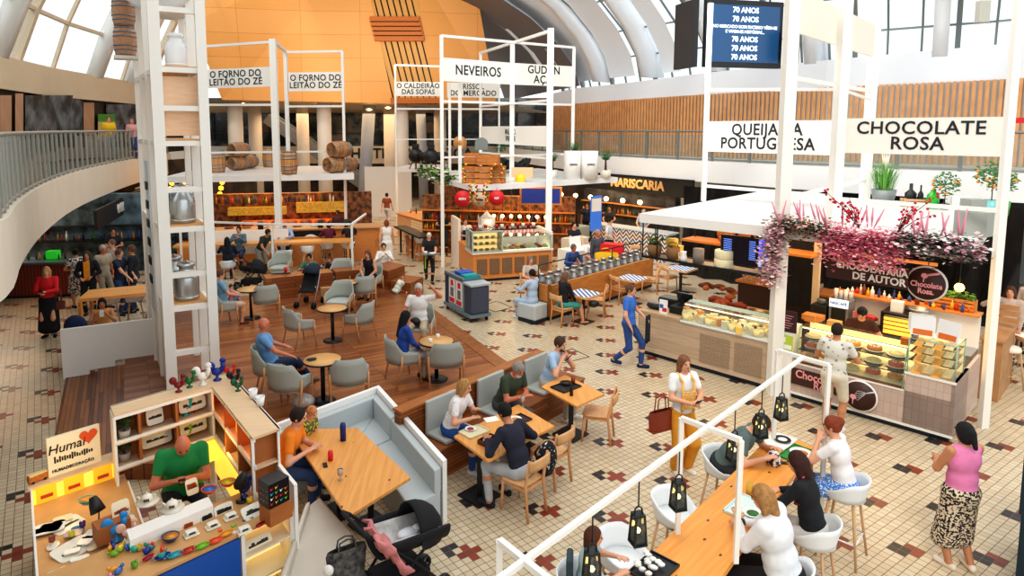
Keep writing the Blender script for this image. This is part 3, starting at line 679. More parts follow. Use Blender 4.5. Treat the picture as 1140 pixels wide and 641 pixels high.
def round_table(rad=.33,h=.74):
    r=thing('bistro_table','x','table'); b=MB(); b.lathe([(.001,h-.012),(rad-.012,h-.012),(rad-.012,h),(.001,h)],n=36); b.build('table_top',TOPW,r)
    b=MB(); b.lathe([(.001,h-.03),(rad,h-.03),(rad,h-.003),(rad-.012,h-.002)],n=36); b.build('table_edge',BLKM,r)
    b=MB(); b.tube([(0,0,.02),(0,0,h-.03)],.038,12); b.build('pedestal',BLKM,r)
    b=MB(); b.lathe([(.001,0),(.21,0),(.215,.012),(.06,.03),(.001,.035)],n=28); b.build('base',BLKM,r); return r
_protos={}
def place(kind,label,px,py,h,z=0,cat_group=None,xy=None,scale=None):
    p=at(px,py,z) if xy is None else V3(xy[0],xy[1],z)
    mk={'lounge':lounge_chair,'wood':wood_chair,'bar':bar_stool,'flat':flat_stool,'round':round_table,'hi':lambda:bar_stool(.74)}[kind]
    if kind not in _protos:
        o=mk(); _protos[kind]=o; o.location=p; o.rotation_euler=(0,0,hd(h)); o['label']=label
        if cat_group: o['group']=cat_group
        if scale: o.scale=(scale,)*3
        return o
    return clone(_protos[kind],p,hd(h),label,cat_group,scale)
LG='grey tub chairs on the timber deck'; RG='round bistro tables on the timber deck'; WG='light wooden bistro chairs'; BG='white bar stools'
for (px,py,h,l) in ((296,353,335,'grey tub chair with its back to the viewer beside the man holding the child'),(333,384,50,'grey tub chair left of the empty round table mid-deck'),(401,377,295,'grey tub chair right of the empty round table mid-deck'),
 (379,353,188,'empty grey tub chair facing the viewer behind the empty round table'),(404,341,335,'grey tub chair seen from behind in front of the woman in black'),(381,322,172,'empty grey tub chair beside the folded black stroller'),
 (413,329,205,'grey tub chair holding the seated woman in a black dress'),(313,312,185,'grey tub chair behind the low wooden bench, near the dark pushchair'),(249,362,50,'grey tub chair under the man holding a child'),
 (448,424,62,'grey tub chair under the woman in the blue jacket'),(467,385,190,'grey tub chair under the man in the white shirt'),(496,428,350,'empty grey tub chair with its back to the viewer at the table of the couple'),
 (302,437,68,'grey tub chair under the bald man in a light blue shirt'),(322,456,15,'grey tub chair in front of the bald man with a bag under it'),(389,449,345,'grey tub chair seen from behind against the white booth wall')):
    place('lounge',l,px,py,h,DZ,LG,scale=1.05)
for (px,py,l) in ((370.6,379,'empty round table between two tub chairs mid-deck'),(360,446,'round table with a dark case on it beside the bald man'),(486,422,'round table with two white cups between the couple'),(385,345,'round table before the woman in a black dress'),(280,354,'small round table before the man holding the child')):
    place('round',l,px,py,0,DZ,RG)
# small things on the round tables
def rt(px,py): return at(px,py,DZ+.74)
def small(name,label,cat,mb,m,loc,rz=0,group=None,bevel=0):
    o=mb.build(name,m,None,loc,rz,bevel); return tag(o,label,cat,group)
def cup(label,loc,s=1,m=None,name='cup'):
    b=MB(); b.lathe([(.001,0),(.025*s,0),(.035*s,.07*s),(.033*s,.07*s),(.024*s,.01*s),(.001,.008*s)],n=14); return small(name,label,'cup',b,m or mat('white_china','#f4f4f2',.3),loc)
cup('white paper cup on the round table nearest the woman in blue',at(486,422,DZ)+V3(-.1,-.12,.742),1.1); cup('white paper cup at the back of the table of the couple',at(486,422,DZ)+V3(.02,.15,.742),1.1)
b=MB(); b.ball((0,0,.02),(.09,.045,.022)); small('glasses_case','black oval case on the round table beside the bald man','case',b,BLKM,at(360,446,DZ)+V3(-.17,-.05,.742),R(25))
# ---- wood chairs
for (px,py,h,l) in ((581,567,313,'light wooden chair under the man in the navy shirt'),(611,534,313,'light wooden chair with a black patterned backpack hung on its back'),(664,488,290,'empty light wooden chair opposite the man with the tray'),
 (626.4,361,52,'wooden chair under the woman in turquoise shorts'),(663,351,285,'wooden chair with a dark bag on it at the nearest striped table'),(691,337,62,'wooden chair left of the middle striped table'),(722,326,285,'wooden chair right of the middle striped table'),(743.5,323,58,'empty wooden chair left of the farthest striped table'),
 (634,318,200,'wooden chair back peeking over the steel cans at left'),(708,300,190,'wooden chair behind the row of steel cans, right of the red stand')):
    place('wood',l,px,py,h,0,WG)
place('wood','wooden chair under the grey haired woman at the small square table',590,337,160,0,WG)
# ---- poly-topped tables
def poly_table(label,corners,z,th,m,legs='ped',base=None,name='dining_table',inset=.1,group=None,top2=None):
    c=sum(corners,Vector())/len(corners); c=V3(c.x,c.y,0); r=thing(name,label,'table',c,0,group)
    P=[(p.x-c.x,p.y-c.y) for p in corners]; b=MB(); b.prism(P,z-th,z); b.build('table_top',m,r,bevel=.004)
    if top2: Q=[(p[0]*.93,p[1]*.93) for p in P]; b=MB(); b.prism(Q,z+.001,z+.004); b.build('table_cloth',top2,r)
    if legs=='ped':
        for bp in (base or [(0,0)]):
            b=MB(); b.bar((bp[0],bp[1],.02),(bp[0],bp[1],z-th),.07); b.build('pedestal',BLKM,r)
            b=MB(); b.box((bp[0],bp[1],.012),(.42,.42,.022),rz=R(45)); b.build('base',BLKM,r)
    else:
        for (x,y) in P: b=MB(); b.bar((x*(1-inset),y*(1-inset),0),(x*(1-inset),y*(1-inset),z-th),.07); b.build('leg',m,r)
    return r
poly_table('square pine table carrying a black food tray before the man in pale blue',[at(602,430,.75),at(629,417,.75),at(673,438,.75),at(642,452,.75)],.75,.035,PINE)
FT=[V3(-.32,8.38,.75),V3(.13,7.72,.75),V3(1.08,8.68,.75),V3(.62,9.4,.75)]
poly_table('long pine table shared by four diners against the timber bench',FT,.75,.035,PINE,base=[(-.35,-.35),(.35,.35)])
poly_table('big knotty pine table inside the white booth',[at(321,478,.76),at(398,476,.76),at(457,531,.76),at(387,575,.76)],.76,.04,PINE,base=[(-.15,.1),(.3,-.2)])
LT=[V3(3.83,7.92,1.05),V3(4.10,7.50,1.05),V3(1.30,4.27,1.05),V3(.62,4.48,1.05)]
lt=poly_table('very long high pine table with diners on white bar stools',LT,1.05,.06,PINE2,legs='four',inset=.06,name='long_table')
STR=N('striped_cloth'); v=STR.coords(rot=(0,0,R(-5))); sp=STR.new('SeparateXYZ'); STR.link(v,sp.inputs[0]); s_=STR.math('GREATER_THAN',STR.math('FRACT',STR.math('MULTIPLY',sp.outputs[0],9)),.5); STRM=STR.col(STR.mix(s_,lin('#e9eef2'),lin('#4b5f94')),.6)
for l,c4,hh in (('striped top table nearest, before the woman in turquoise shorts',(2.7,16.05),0),('middle striped top table along the timber planter',(4.35,17.75),0),('farthest striped top table along the timber planter',(6.1,19.0),0)):
    cx,cy=c4; a1=V3(math.sin(R(45)),math.cos(R(45)),0)*.36; a2=V3(math.sin(R(135)),math.cos(R(135)),0)*.36; c=V3(cx,cy,.75)
    poly_table(l,[c-a1-a2,c+a1-a2,c+a1+a2,c-a1+a2],.75,.05,BEECH,top2=STRM)
poly_table('small square wooden table between the grey haired woman and the person in pale blue',[at(581,310.5,.75),at(600,307.5,.75),at(607,314,.75),at(588,318,.75)],.75,.04,BEECH)
poly_table('high pine table with white bar stools beyond the white partition',[V3(-9.1,14.35,1.05),V3(-9.35,15.2,1.05),V3(-6.9,16.4,1.05),V3(-6.6,15.5,1.05)],1.05,.08,pine('pine_left',rot=R(60)),legs='four',name='high_table',inset=.03)
for (px,py,h,l) in ((938,640,255,'x'),): pass
# bar stools round the long table
place('bar','white bar stool under the red haired woman in a blue skirt',0,0,315,0,BG,xy=(4.2,6.98),scale=1)
place('bar','white bar stool under the woman in black with a pink scarf',0,0,315,0,BG,xy=(3.42,6.17)); place('bar','white bar stool under the woman in the white blouse',0,0,315,0,BG,xy=(2.8,5.5))
place('bar','white bar stool under the man in the grey green shirt',0,0,140,0,BG,xy=(3.0,7.5)); place('bar','empty white bar stool at the long table nearest the woman in yellow',0,0,135,0,BG,xy=(2.12,6.55)); 
place('bar','empty white shell stool beside the child with brown hair',0,0,135,0,BG,xy=(1.4,5.85)); place('bar','white stool under the child with brown hair at the bottom edge',0,0,120,0,BG,xy=(.95,5.35))
for (px,py,h,l) in ((125,367,330,'white bar stool at the left high table, nearest its corner'),(152,364,330,'white bar stool at the left high table, nearest the tower'),(255,322,335,'white bar stool under the woman with black hair at the far counter'),(318,308,340,'empty white bar stool behind the dark pushchair'),(343,302,340,'empty white bar stool further along the far counter'),(365,297,335,'white bar stool under the woman in maroon'),(388,297,335,'white bar stool under the person in black at the far counter')):
    place('bar',l,px,py,h,0,BG,scale=.95)
for (px,py,l) in ((456,281,'white bar stool in the row along the black counter, farthest'),(462,286,'second white bar stool from the far end of the black counter row'),(469,291,'white bar stool in the black counter row, nearest the waitress')):
    place('bar',l,px,py,60,0,'white bar stools along the black counter',scale=1.0)
for (px,py,l) in ((1120,430,'cream seat wooden stool nearest the viewer at the right edge'),(1128,412,'cream seat wooden stool behind the nearest one at the right edge'),(1136,397,'cream seat wooden stool second farthest at the right edge'),(1143,386,'cream seat wooden stool farthest at the right edge')):
    place('flat',l,px,py,280,0,'cream seated stools at the right edge')
# ---- timber bench wall with grey cushions
BP=planks('bench_planks','#a8642f','#7c4420','#2c1408',1.5,.055,0,.4,'XZ',.4)
O=V3(1.19,11.17,0); dU=V3(math.sin(R(223)),math.cos(R(223)),0); dV=V3(math.sin(R(136)),math.cos(R(136)),0)
bw=thing('timber_bench','long slatted timber bench with a high back wall along the deck edge','bench',O,math.atan2(-dU.y,-dU.x))
# local: +x = heading 43 (towards far right), -y = towards viewer (seat side)
L_=3.35
b=MB(); b.box((-L_/2,.06,.46),(L_,.12,.92)); b.build('back_wall',BP,bw)
b=MB(); b.box((-L_/2,.05,.935),(L_+.02,.2,.03)); b.build('top_cap',mat('bench_cap','#b06c33',.35,var=.35,vs=6,stretch=(1,12,12)),bw)
b=MB(); b.box((-L_/2+.27,-.26,.21),(L_+.5,.5,.42)); b.build('seat_box',BP,bw,bevel=.004)
b=MB(); b.box((-L_/2+.27,-.26,.43),(L_+.52,.54,.025)); b.build('seat_top',mat('bench_top','#9d5b2c',.35,var=.4,vs=6,stretch=(1,12,12)),bw)
CUSH=mat('cushion_grey','#b4b8b3',.8); 
for x,l in ((-.32,'grey seat and back cushion on the timber bench under the man in pale blue'),(-1.5,'grey cushion on the timber bench under the bearded man'),(-2.6,'grey cushion on the timber bench under the blond woman')):
    M=bw.matrix_basis if False else Matrix.Translation(O)@Matrix.Rotation(bw.rotation_euler.z,4,'Z'); p=M@V3(x,-.02,.445)
    cr=thing('bench_cushion',l,'cushion',p,bw.rotation_euler.z,'grey cushions on the timber bench'); b=MB(); b.box((0,-.24,.03),(.62,.46,.06)); b.build('seat_cushion',CUSH,cr,bevel=.02); b=MB(); b.box((0,-.04,.27),(.62,.06,.5)); b.build('back_cushion',CUSH,cr,bevel=.02)
# ---- white booth
BWH=mat('booth_white','#f0efeb',.5); UPH=mat('booth_upholstery','#bcc3c4',.75); UPH2=mat('booth_beige','#cfc6b8',.75,var=.08,vs=3)
def prismw(name,pts,z0,z1,m,par,org,bevel=0):
    b=MB(); b.prism([(p[0]-org[0],p[1]-org[1]) for p in pts],z0,z1); return b.build(name,m,par,bevel=bevel)
K0=Vector((-1.58,9.96));K1=Vector((-3.2,8.2));K2=Vector((-.38,7.62)); e1=(K1-K0).normalized(); e2=(K2-K0).normalized()
def bp(a,c): q=K0+e1*a+e2*c; return (q.x,q.y)
L1=(K1-K0).length; L2=(K2-K0).length
bo=thing('booth','white walled booth with grey upholstered corner seating around the big pine table','booth',(K0.x,K0.y,0))
prismw('booth_wall',[bp(0,0),bp(L1,0),bp(L1,.07),bp(.07,.07)],0,.82,BWH,bo,K0); prismw('booth_wall',[bp(0,0),bp(0.07,.07),bp(.07,L2),bp(0,L2)],0,.82,BWH,bo,K0)
prismw('backrest',[bp(.08,.08),bp(L1,.08),bp(L1,.2),bp(.2,.2)],.42,.74,UPH,bo,K0,.015); prismw('backrest',[bp(.08,.08),bp(.2,.2),bp(.2,1.0),bp(.08,1.0)],.42,.74,UPH,bo,K0,.015); prismw('backrest',[bp(.08,1.02),bp(.2,1.02),bp(.2,L2-.03),bp(.08,L2-.03)],.42,.74,UPH,bo,K0,.015)
prismw('seat',[bp(.09,.09),bp(L1,.09),bp(L1,.6),bp(.6,.6)],.0,.44,UPH,bo,K0,.02); prismw('seat',[bp(.09,.09),bp(.6,.6),bp(.6,1.0),bp(.09,1.0)],0,.44,UPH,bo,K0,.02); prismw('seat',[bp(.09,1.02),bp(.6,1.02),bp(.6,L2-.03),bp(.09,L2-.03)],0,.44,UPH,bo,K0,.02)
bs=thing('booth_bench','beige upholstered bench of the booth against the souvenir stall','bench',(-1.75,6.6,0))
q=[at(338,566,.45),at(356,551,.45),at(390,590,.45),V3(-1.1,5.2,0),V3(-1.8,5.2,0)]
b=MB(); b.prism([(p.x+1.75,p.y-6.6) for p in q],0,.45); b.build('seat',UPH2,bs,bevel=.04); b=MB(); b.prism([(-.26,.5),(-.22,.58),(-.07,-1.4),(-.14,-1.4)],.3,.56); b.build('backrest',UPH2,bs,bevel=.04)
# white partition at the left with stepped foot
pp0=V3(-8.16,12.27,0); pp1=V3(-6.75,13.0,0)
p=thing('partition','low white partition wall stepping down with the deck on the left','partition',pp0,math.atan2((pp1-pp0).y,(pp1-pp0).x)); L=1.95; b=MB()
poly=[(0,.0),(.45,.0),(.45,.12),(.9,.12),(.9,.24),(L,.24),(L,1.0),(0,1.0)]; b.add([(x,y,z) for y in (-.04,.04) for (x,z) in poly],[tuple(range(8)),tuple(range(15,7,-1))]+[(i,i+8,(i+1)%8+8,(i+1)%8) for i in range(8)]); b.build('wall_panel',BWH,p)
# far timber benches on the deck edge
def tbox(name,label,cat,pts,z0,z1,m,bev=.005):
    c=sum((Vector((q[0],q[1],0)) for q in pts),Vector())/len(pts); b=MB(); b.prism([(q[0]-c.x,q[1]-c.y) for q in pts],0,z1-z0); return tag(b.build(name,m,None,(c.x,c.y,z0),0,bev),label,cat)
BPH=planks('bench_planks_far','#b06a35','#8a4d25','#3a1c0c',1.5,.1,0,.4,'XZ',.3)
tbox('timber_bench_block','low timber bench wall behind the folded stroller','bench',[(-5.75,17.2),(-4.1,18.0),(-4.35,18.5),(-6.0,17.7)],DZ,.85,BPH); tbox('timber_bench_block','low timber bench wall beside the paper bag','bench',[(-4.05,18.05),(-3.0,18.5),(-3.2,18.95),(-4.3,18.55)],DZ,.85,BPH)
tbox('timber_table_block','timber table block where the couple in white eats','table',[(-3.2,18.9),(-2.6,18.4),(-2.2,19.2),(-2.8,19.8)],DZ,.8,BPH); tbox('timber_seat_block','low timber seat block beside the crawling baby','bench',[(-2.5,18.2),(-1.9,17.9),(-1.6,18.7),(-2.2,19.0)],DZ-.2,.55,BPH)
# ---------------------------------------------------------------- kiosks: a local frame with x along the front, y into the stall
class Fr:
    def __init__(s,org,hx,hy=None):
        s.o=Vector((org[0],org[1],0)); hy=hx-90 if hy is None else hy
        s.ex=V3(math.sin(R(hx)),math.cos(R(hx)),0); s.ey=V3(math.sin(R(hy)),math.cos(R(hy)),0); s.rz=R(90-hx)
    def p(s,x,y,z=0): return s.o+s.ex*x+s.ey*y+V3(0,0,z)
    def box(s,b,x0,x1,y0,y1,z0,z1,rel=None):
        r=Vector(rel) if rel is not None else Vector((0,0,0))
        q=[s.p(x,y,z)-r for z in (z0,z1) for (x,y) in ((x0,y0),(x1,y0),(x1,y1),(x0,y1))]
        return b.add(q,[(0,3,2,1),(4,5,6,7),(0,1,5,4),(1,2,6,5),(2,3,7,6),(3,0,4,7)])
    def thing(s,name,label,cat,x,y,z=0,group=None,turn=0): return thing(name,label,cat,s.p(x,y,z),s.rz+turn,group)
def lb(b,x0,x1,y0,y1,z0,z1): return b.box(((x0+x1)/2,(y0+y1)/2,(z0+z1)/2),(x1-x0,y1-y0,z1-z0))
def bx(name,m,par,*d,bevel=0): b=MB(); lb(b,*d); return b.build(name,m,par,bevel=bevel)
LOAK=planks('grey_oak_panel','#cbb59d','#bda58b','#9c8468',3,.22,0,.5,'XZ',.25); PINKT=N('pink_tile'); v=PINKT.coords(rot=(PI/2,0,0)); br=PINKT.new('TexBrick'); PINKT.link(v,br.inputs[0]); br.inputs['Color1'].default_value=lin('#cdb9ae'); br.inputs['Color2'].default_value=lin('#c4afa5'); br.inputs['Mortar'].default_value=lin('#b9a59a'); br.inputs['Scale'].default_value=1; br.inputs['Mortar Size'].default_value=.006; br.inputs['Brick Width'].default_value=.1; br.inputs['Row Height'].default_value=.2; br.offset=0; PINKM=PINKT.col(br.outputs[0],.3)
TOE=mat('toe_kick','#1b2a3a',.5); BROWN=mat('chocolate_brown','#43231d',.5); PINKL=mat('pink_letter','#f3a5a6',.5); DISPL=mat('display_light','#fff3d8',em='#ffdf9e',es=3.5); DISPW=mat('display_deck','#efe4c8',.4); GEDGE=mat('glass_edge','#8fbfae',.2); 
ORW=mat('orange_wood','#d98b45',.45,var=.2,vs=4,stretch=(1,6,6)); KGLASS=glassmat('counter_glass','#f2faf7',.03,.02,.6)
Q=Fr((3.54,13.74),137,45)
# --- cheese counter
r=Q.thing('cheese_counter','pale wood cheese counter with a glass display and slatted doors','counter',0,0)
bx('front_panel',LOAK,r,0,2.82,0,.05,.1,.95); bx('counter_body',mat('counter_inner','#b5a189',.6),r,0.02,2.8,.05,.8,.1,.86); bx('plinth',TOE,r,.04,2.78,.06,.7,0,.1)
bx('end_panel',LOAK,r,-.03,0,0,.85,.02,.95); bx('counter_top',mat('oak_counter_top','#c7ac8a',.45,var=.15,vs=5,stretch=(1,7,1)),r,0,.98,-.01,.85,.93,.98)
for x0,x1 in ((1.42,2.05),(2.14,2.68)):
    b=MB(); 
    for k in range(16): lb(b,x0,x1,-.012,0,.2+k*.038,.22+k*.038)
    b.build('louvre_door',mat('louvre','#a8927a',.6),r)
b=MB(); lb(b,.98,2.82,-.02,.62,.93,.97); b.build('display_deck',mat('display_white','#e9eff0',.3),r)
b=MB(); b.add([(.98,0,.97),(2.8,0,.97),(2.8,.12,1.3),(.98,.12,1.3)],[(0,1,2,3)]); b.add([(.98,.12,1.3),(2.8,.12,1.3),(2.8,.5,1.32),(.98,.5,1.32)],[(0,1,2,3)]); b.add([(.98,0,.97),(.98,.12,1.3),(.98,.6,1.32),(.98,.6,.97)],[(0,1,2,3)]); b.build('glass_cover',KGLASS,r)
bx('glass_shelf',mat('shelf_glass','#bcd6d2',.15,.1),r,.98,2.8,.3,.5,1.3,1.325); bx('light_strip',DISPL,r,1.0,2.78,.42,.45,1.27,1.29); bx('light_strip',DISPL,r,1.0,2.78,.13,.15,1.27,1.285)
CH=[mat('cheese_pale','#fae6a8',.5),mat('cheese_gold','#f5cc70',.5),mat('cheese_white','#f3ead2',.5),mat('cheese_orange','#dd8f2c',.5)]
def cheese(k,x,y,kind,m,z=.972):
    b=MB(); nm=('round_cheese','cheese_wedge','cheese_block')[kind]
    if kind==0: b.lathe([(.001,0),(.1,0),(.11,.02),(.11,.09),(.1,.11),(.001,.11)],n=18)
    elif kind==1: b.prism([(0,0),(.2,-.06),(.2,.06)],0,.14)
    else: b.box((0,0,.07),(.15,.1,.14))
    return b.build(nm,m,None,Q.p(x,y,z),Q.rz+k*.7,.004)
ci=0
CHL=[]
for row,(y,n) in enumerate(((.12,11),(.3,10),(.46,9))):
    for i in range(n):
        x=1.08+i*(1.62/(n-1)); kind=(i*7+row*3)%3; m=CH[(i*5+row*2+i//3)%4]; o=cheese(ci,x,y,kind,m,.972)
        tag(o,['round cheese wheel','cut cheese wedge','rectangular cheese block'][kind]+' in the glass cheese counter','cheese','%s lying in the cheese counter'%['wheels','wedges','blocks'][kind]); ci+=1
for k in range(7):
    b=MB(); b.box((0,0,.03),(.05,.004,.05)); b.box((0,0,.0),(.03,.02,.01)); tag(b.build('price_tag',BLKM,None,Q.p(1.15+k*.26,.2,1.07 if k%2 else 1.05),Q.rz),'small black price tag stuck in a cheese','price tag','black price tags on the cheeses')
# till, printer, sign on the cheese counter
r=Q.thing('cash_register','black till screen and drawer at the end of the cheese counter','cash register',.78,.45,.98,turn=PI)
bx('drawer',BLKM,r,-.2,.2,-.2,.2,0,.16,bevel=.01); b=MB(); b.box((0,0,0),(.36,.03,.26),M=Matrix.Translation((0,-.1,.3))@Matrix.Rotation(R(-20),4,'X')); b.build('screen',mat('till_screen','#24282d',.15),r); bx('stand',BLKM,r,-.03,.03,-.05,.05,.16,.28)
r=Q.thing('receipt_printer','wide black box printer beside the cheese till','printer',.35,.75,.98); bx('body',BLKM,r,-.22,.22,-.18,.18,0,.2,bevel=.015); bx('lid',GREY,r,-.2,.2,-.16,.1,.2,.215)
r=Q.thing('card_terminal','dark rounded scale standing at the left end of the cheese counter','scale',.2,.3,.98); b=MB(); b.ball((0,0,.07),(.2,.12,.08)); b.build('body',BLKM,r); bx('tray',STEEL,r,-.13,.13,-.09,.09,.13,.15)
r=Q.thing('counter_card','small upright white card with red and blue print by the till','sign',.52,.1,.98,turn=R(5)); bx('card',mat('card_white','#f3f3f1',.6),r,-.09,.09,-.01,.01,0,.3); bx('print_patch',mat('card_blue','#3a66b0',.6),r,-.08,.0,-.013,-.01,.12,.2); bx('print_patch',mat('card_red','#cf2f35',.6),r,-.02,.08,-.013,-.01,.05,.13)
# inner table with hams and jars
r=Q.thing('prep_table','pale wood preparation table behind the cheese counter covered in charcuterie','table',1.5,1.7); bx('table_body',LOAK,r,-.8,.8,-.4,.4,0,.9); bx('table_top',mat('prep_top','#b99872',.5,var=.2,vs=4),r,-.84,.84,-.44,.44,.9,.94)
HAM=mat('ham','#a5471f',.4,var=.35,vs=9); 
def scatter(fr,label,nm,cat,group,pos,mk,mats,rnd=0):
    for k,(x,y,z) in enumerate(pos):
        b=MB(); mk(b,k); o=b.build(nm,mats[k%len(mats)],None,fr.p(x,y,z),fr.rz+k*1.3*rnd); tag(o,label,cat,group)
rnd=random.Random(3)
scatter(Q,'glossy brown cured ham on the preparation table','cured_ham','ham','cured hams on the preparation table',[(.9+rnd.random()*.5,1.5+rnd.random()*.5,.97) for _ in range(6)],lambda b,k:b.tube([(-.22,0,0),(-.08,0,.05),(.1,0,.06),(.22,0,.04)],[.02,.045,.09,.05],10),[HAM,mat('ham2','#8e3318',.4,var=.3,vs=9)],1)
scatter(Q,'small filled bowl on the preparation table','small_bowl','bowl','small bowls of toppings on the preparation table',[(1.55+(k%4)*.17,1.42+(k//4)*.2,.945) for k in range(12)],lambda b,k:(b.lathe([(.001,0),(.04,0),(.07,.04),(.065,.045),(.001,.035)],n=12)),[mat('topping_red','#c33b25',.5),mat('topping_brown','#6e4026',.5),mat('topping_cream','#e6d3a8',.5),mat('topping_green','#6c7c3a',.5)])
scatter(Q,'knotted rustic bread loaf heaped behind the cheese counter','bread_loaf','bread','bread loaves behind the cheese counter',[(.2+rnd.random()*1.0,2.1+rnd.random()*.5,1.0+rnd.random()*.15) for _ in range(10)],lambda b,k:b.ball((0,0,.05),(.14,.08,.06)),[mat('crust','#b4692c',.6,var=.3,vs=12),mat('crust_dark','#7c4119',.6,var=.3,vs=12)],1)
r=Q.thing('back_cabinet','dark cabinet with glassware behind the cheese stall','cabinet',1.9,3.3); bx('cabinet_body',mat('dark_wood','#4b3327',.6),r,-1.0,1.0,-.3,.3,0,1.25); bx('cabinet_top',ORW,r,-1.05,1.05,-.35,.35,1.25,1.3)
scatter(Q,'stemmed glass standing in rows behind the cheese stall','wine_glass','glass','glasses on the back cabinet of the cheese stall',[(1.0+i*.13,3.05+j*.16,1.3) for i in range(14) for j in range(2)],lambda b,k:b.lathe([(.035,0),(.006,.01),(.006,.08),(.04,.12),(.035,.19)],n=10),[glassmat('glassware','#f0e8e0',.35,.05,.8)])
r=Q.thing('bistro_stool','white and blue cushioned seat behind the cheese counter','seat',2.2,1.15); b=MB(); b.ball((0,0,.98),(.38,.22,.12)); b.build('seat',mat('white_cushion','#e7e8ea',.7),r); b=MB(); b.tube([(-.3,-.15,1.08),(.3,.15,1.08)],.012,6); b.tube([(-.3,.15,1.08),(.3,-.15,1.08)],.012,6); b.build('strap',BLKM,r); bx('base',mat('blue_grey','#6f93ab',.6),r,-.3,.3,-.15,.15,0,.9)
# suspended shelf with baskets, cheese wheels and menu screens
r=Q.thing('hanging_shelf','black steel shelf hanging under the kiosk roof with baskets and cheeses','shelf',0,.05,2.15)
b=MB(); lb(b,-.02,2.85,0,.04,-.02,.03); lb(b,-.02,2.85,.5,.54,-.02,.03); b.tube([(0,0,0),(0,0,.78)],.015,6); b.tube([(.35,0,0),(.35,0,.78)],.015,6); b.tube([(0,.5,0),(0,.5,.78)],.015,6); lb(b,2.8,2.84,0,.5,-.02,.78); b.build('shelf_frame',BLKM,r); bx('shelf_board',mat('shelf_mesh','#8a8178',.6),r,0,2.8,.03,.5,-.005,.01)
JUTE=mat('jute','#9b7650',.9,var=.3,vs=40); WICK=mat('wicker','#a8642d',.8,var=.4,vs=30,stretch=(1,1,4)); LEAF=mat('leaf_green','#3f7a34',.6,var=.4,vs=9); CHW=mat('cheese_wheel_pale','#ece5bf',.45); CHY=mat('cheese_yellow','#f0cf63',.45)
def foliage(b,c,rad,n,size=.05,rng=None,zs=1.0):
    rg=rng or rnd
    for _ in range(n):
        d=Vector((rg.gauss(0,1),rg.gauss(0,1),rg.gauss(0,1))); d=d.normalized()*rad*(rg.random()**.4); d.z*=zs
        p=Vector(c)+d; a=rg.random()*6.28; t=rg.random()*1.2-.3; s=size*(.6+rg.random()*.8)
        u=Vector((math.cos(a),math.sin(a),t)).normalized(); w_=u.orthogonal().normalized()
        b.add([p-u*s,p+w_*s*.45,p+u*s,p-w_*s*.45],[(0,1,2,3)])
def basket(fr,label,x,y,z,h=.26,rd=.13,m=None,leaves=False,hand=True,name='basket'):
    r=fr.thing(name,label,'basket',x,y,z); b=MB(); b.lathe([(.001,0),(rd*.8,0),(rd,h*.5),(rd*1.02,h),(rd*.9,h),(rd*.85,h*.5),(.001,.03)],n=18); b.build('body',m or JUTE,r)
    if hand: b=MB(); b.tube([(rd*.9,0,h),(rd*.6,0,h+.08),(0,0,h+.1),(-rd*.6,0,h+.08),(-rd*.9,0,h)],.01,6); b.build('handle',m or JUTE,r)
    if leaves: b=MB(); foliage(b,(0,0,h+.07),.17,90,.04); b.build('foliage',LEAF,r)
    return r
basket(Q,'jute bag with green leaves at the left end of the hanging shelf',.18,.25,2.16,.26,.15,leaves=True); basket(Q,'plain jute bag on the hanging shelf next to the leafy one',.62,.25,2.16,.26,.14)
r=Q.thing('jug','white enamel jug on the hanging shelf','jug',.92,.15,2.16); b=MB(); b.lathe([(.001,0),(.07,0),(.075,.08),(.05,.17),(.06,.22),(.055,.22),(.001,.02)],n=16); b.build('body',mat('white_enamel','#eef0f2',.3),r); b=MB(); b.tube([(-.06,0,.2),(-.12,0,.16),(-.11,0,.08),(-.07,0,.06)],.009,6); b.build('handle',mat('white_enamel','#eef0f2',.3),r)
b=MB(); b.lathe([(.001,0),(.11,0),(.11,.3),(.001,.3)],n=20); tag(b.build('crate_tub',mat('grey_tub','#8f857e',.7,var=.2,vs=10),None,Q.p(1.2,.25,2.16)),'grey cylindrical tub on the hanging shelf beside the white jug','tub')
for k,(x,y,z,rr,h,m,l) in enumerate(((1.75,.25,2.16,.19,.17,CHW,'lower of the two pale cheese wheels stacked on the hanging shelf'),(1.75,.25,2.335,.185,.17,CHW,'upper pale cheese wheel of the stack on the hanging shelf'),(.5,.42,2.42,.13,.14,CHY,'bright yellow cheese wheel behind the jute bags'))):
    b=MB(); b.lathe([(.001,0),(rr-.01,0),(rr,.015),(rr,h-.015),(rr-.01,h),(.001,h)],n=26); tag(b.build('round_cheese',m,None,Q.p(x,y,z)),l,'cheese')
bx2=MB(); bx2.box((0,0,.13),(.16,.2,.26)); tag(bx2.build('cheese_block',CHY,None,Q.p(.62,.45,2.16),Q.rz),'tall yellow cheese block behind the jute bags','cheese')
def tv(fr,label,x,y,z,w,h,turn=0,tilt=0,content=None,par=None):
    r=fr.thing('menu_screen',label,'screen',x,y,z,turn=turn); bx('frame',BLKM,r,-w/2,w/2,-.02,.04,-h/2,h/2); bx('screen',mat('screen_dark','#0b0c14',.2,em='#0d1020',es=.5),r,-w/2+.03,w/2-.03,-.026,-.02,-h/2+.03,h/2-.03)
    bx('bracket',BLKM,r,-.02,.02,.04,.08,0,3.0-z-.05)
    if content: content(r,w,h)
    return r
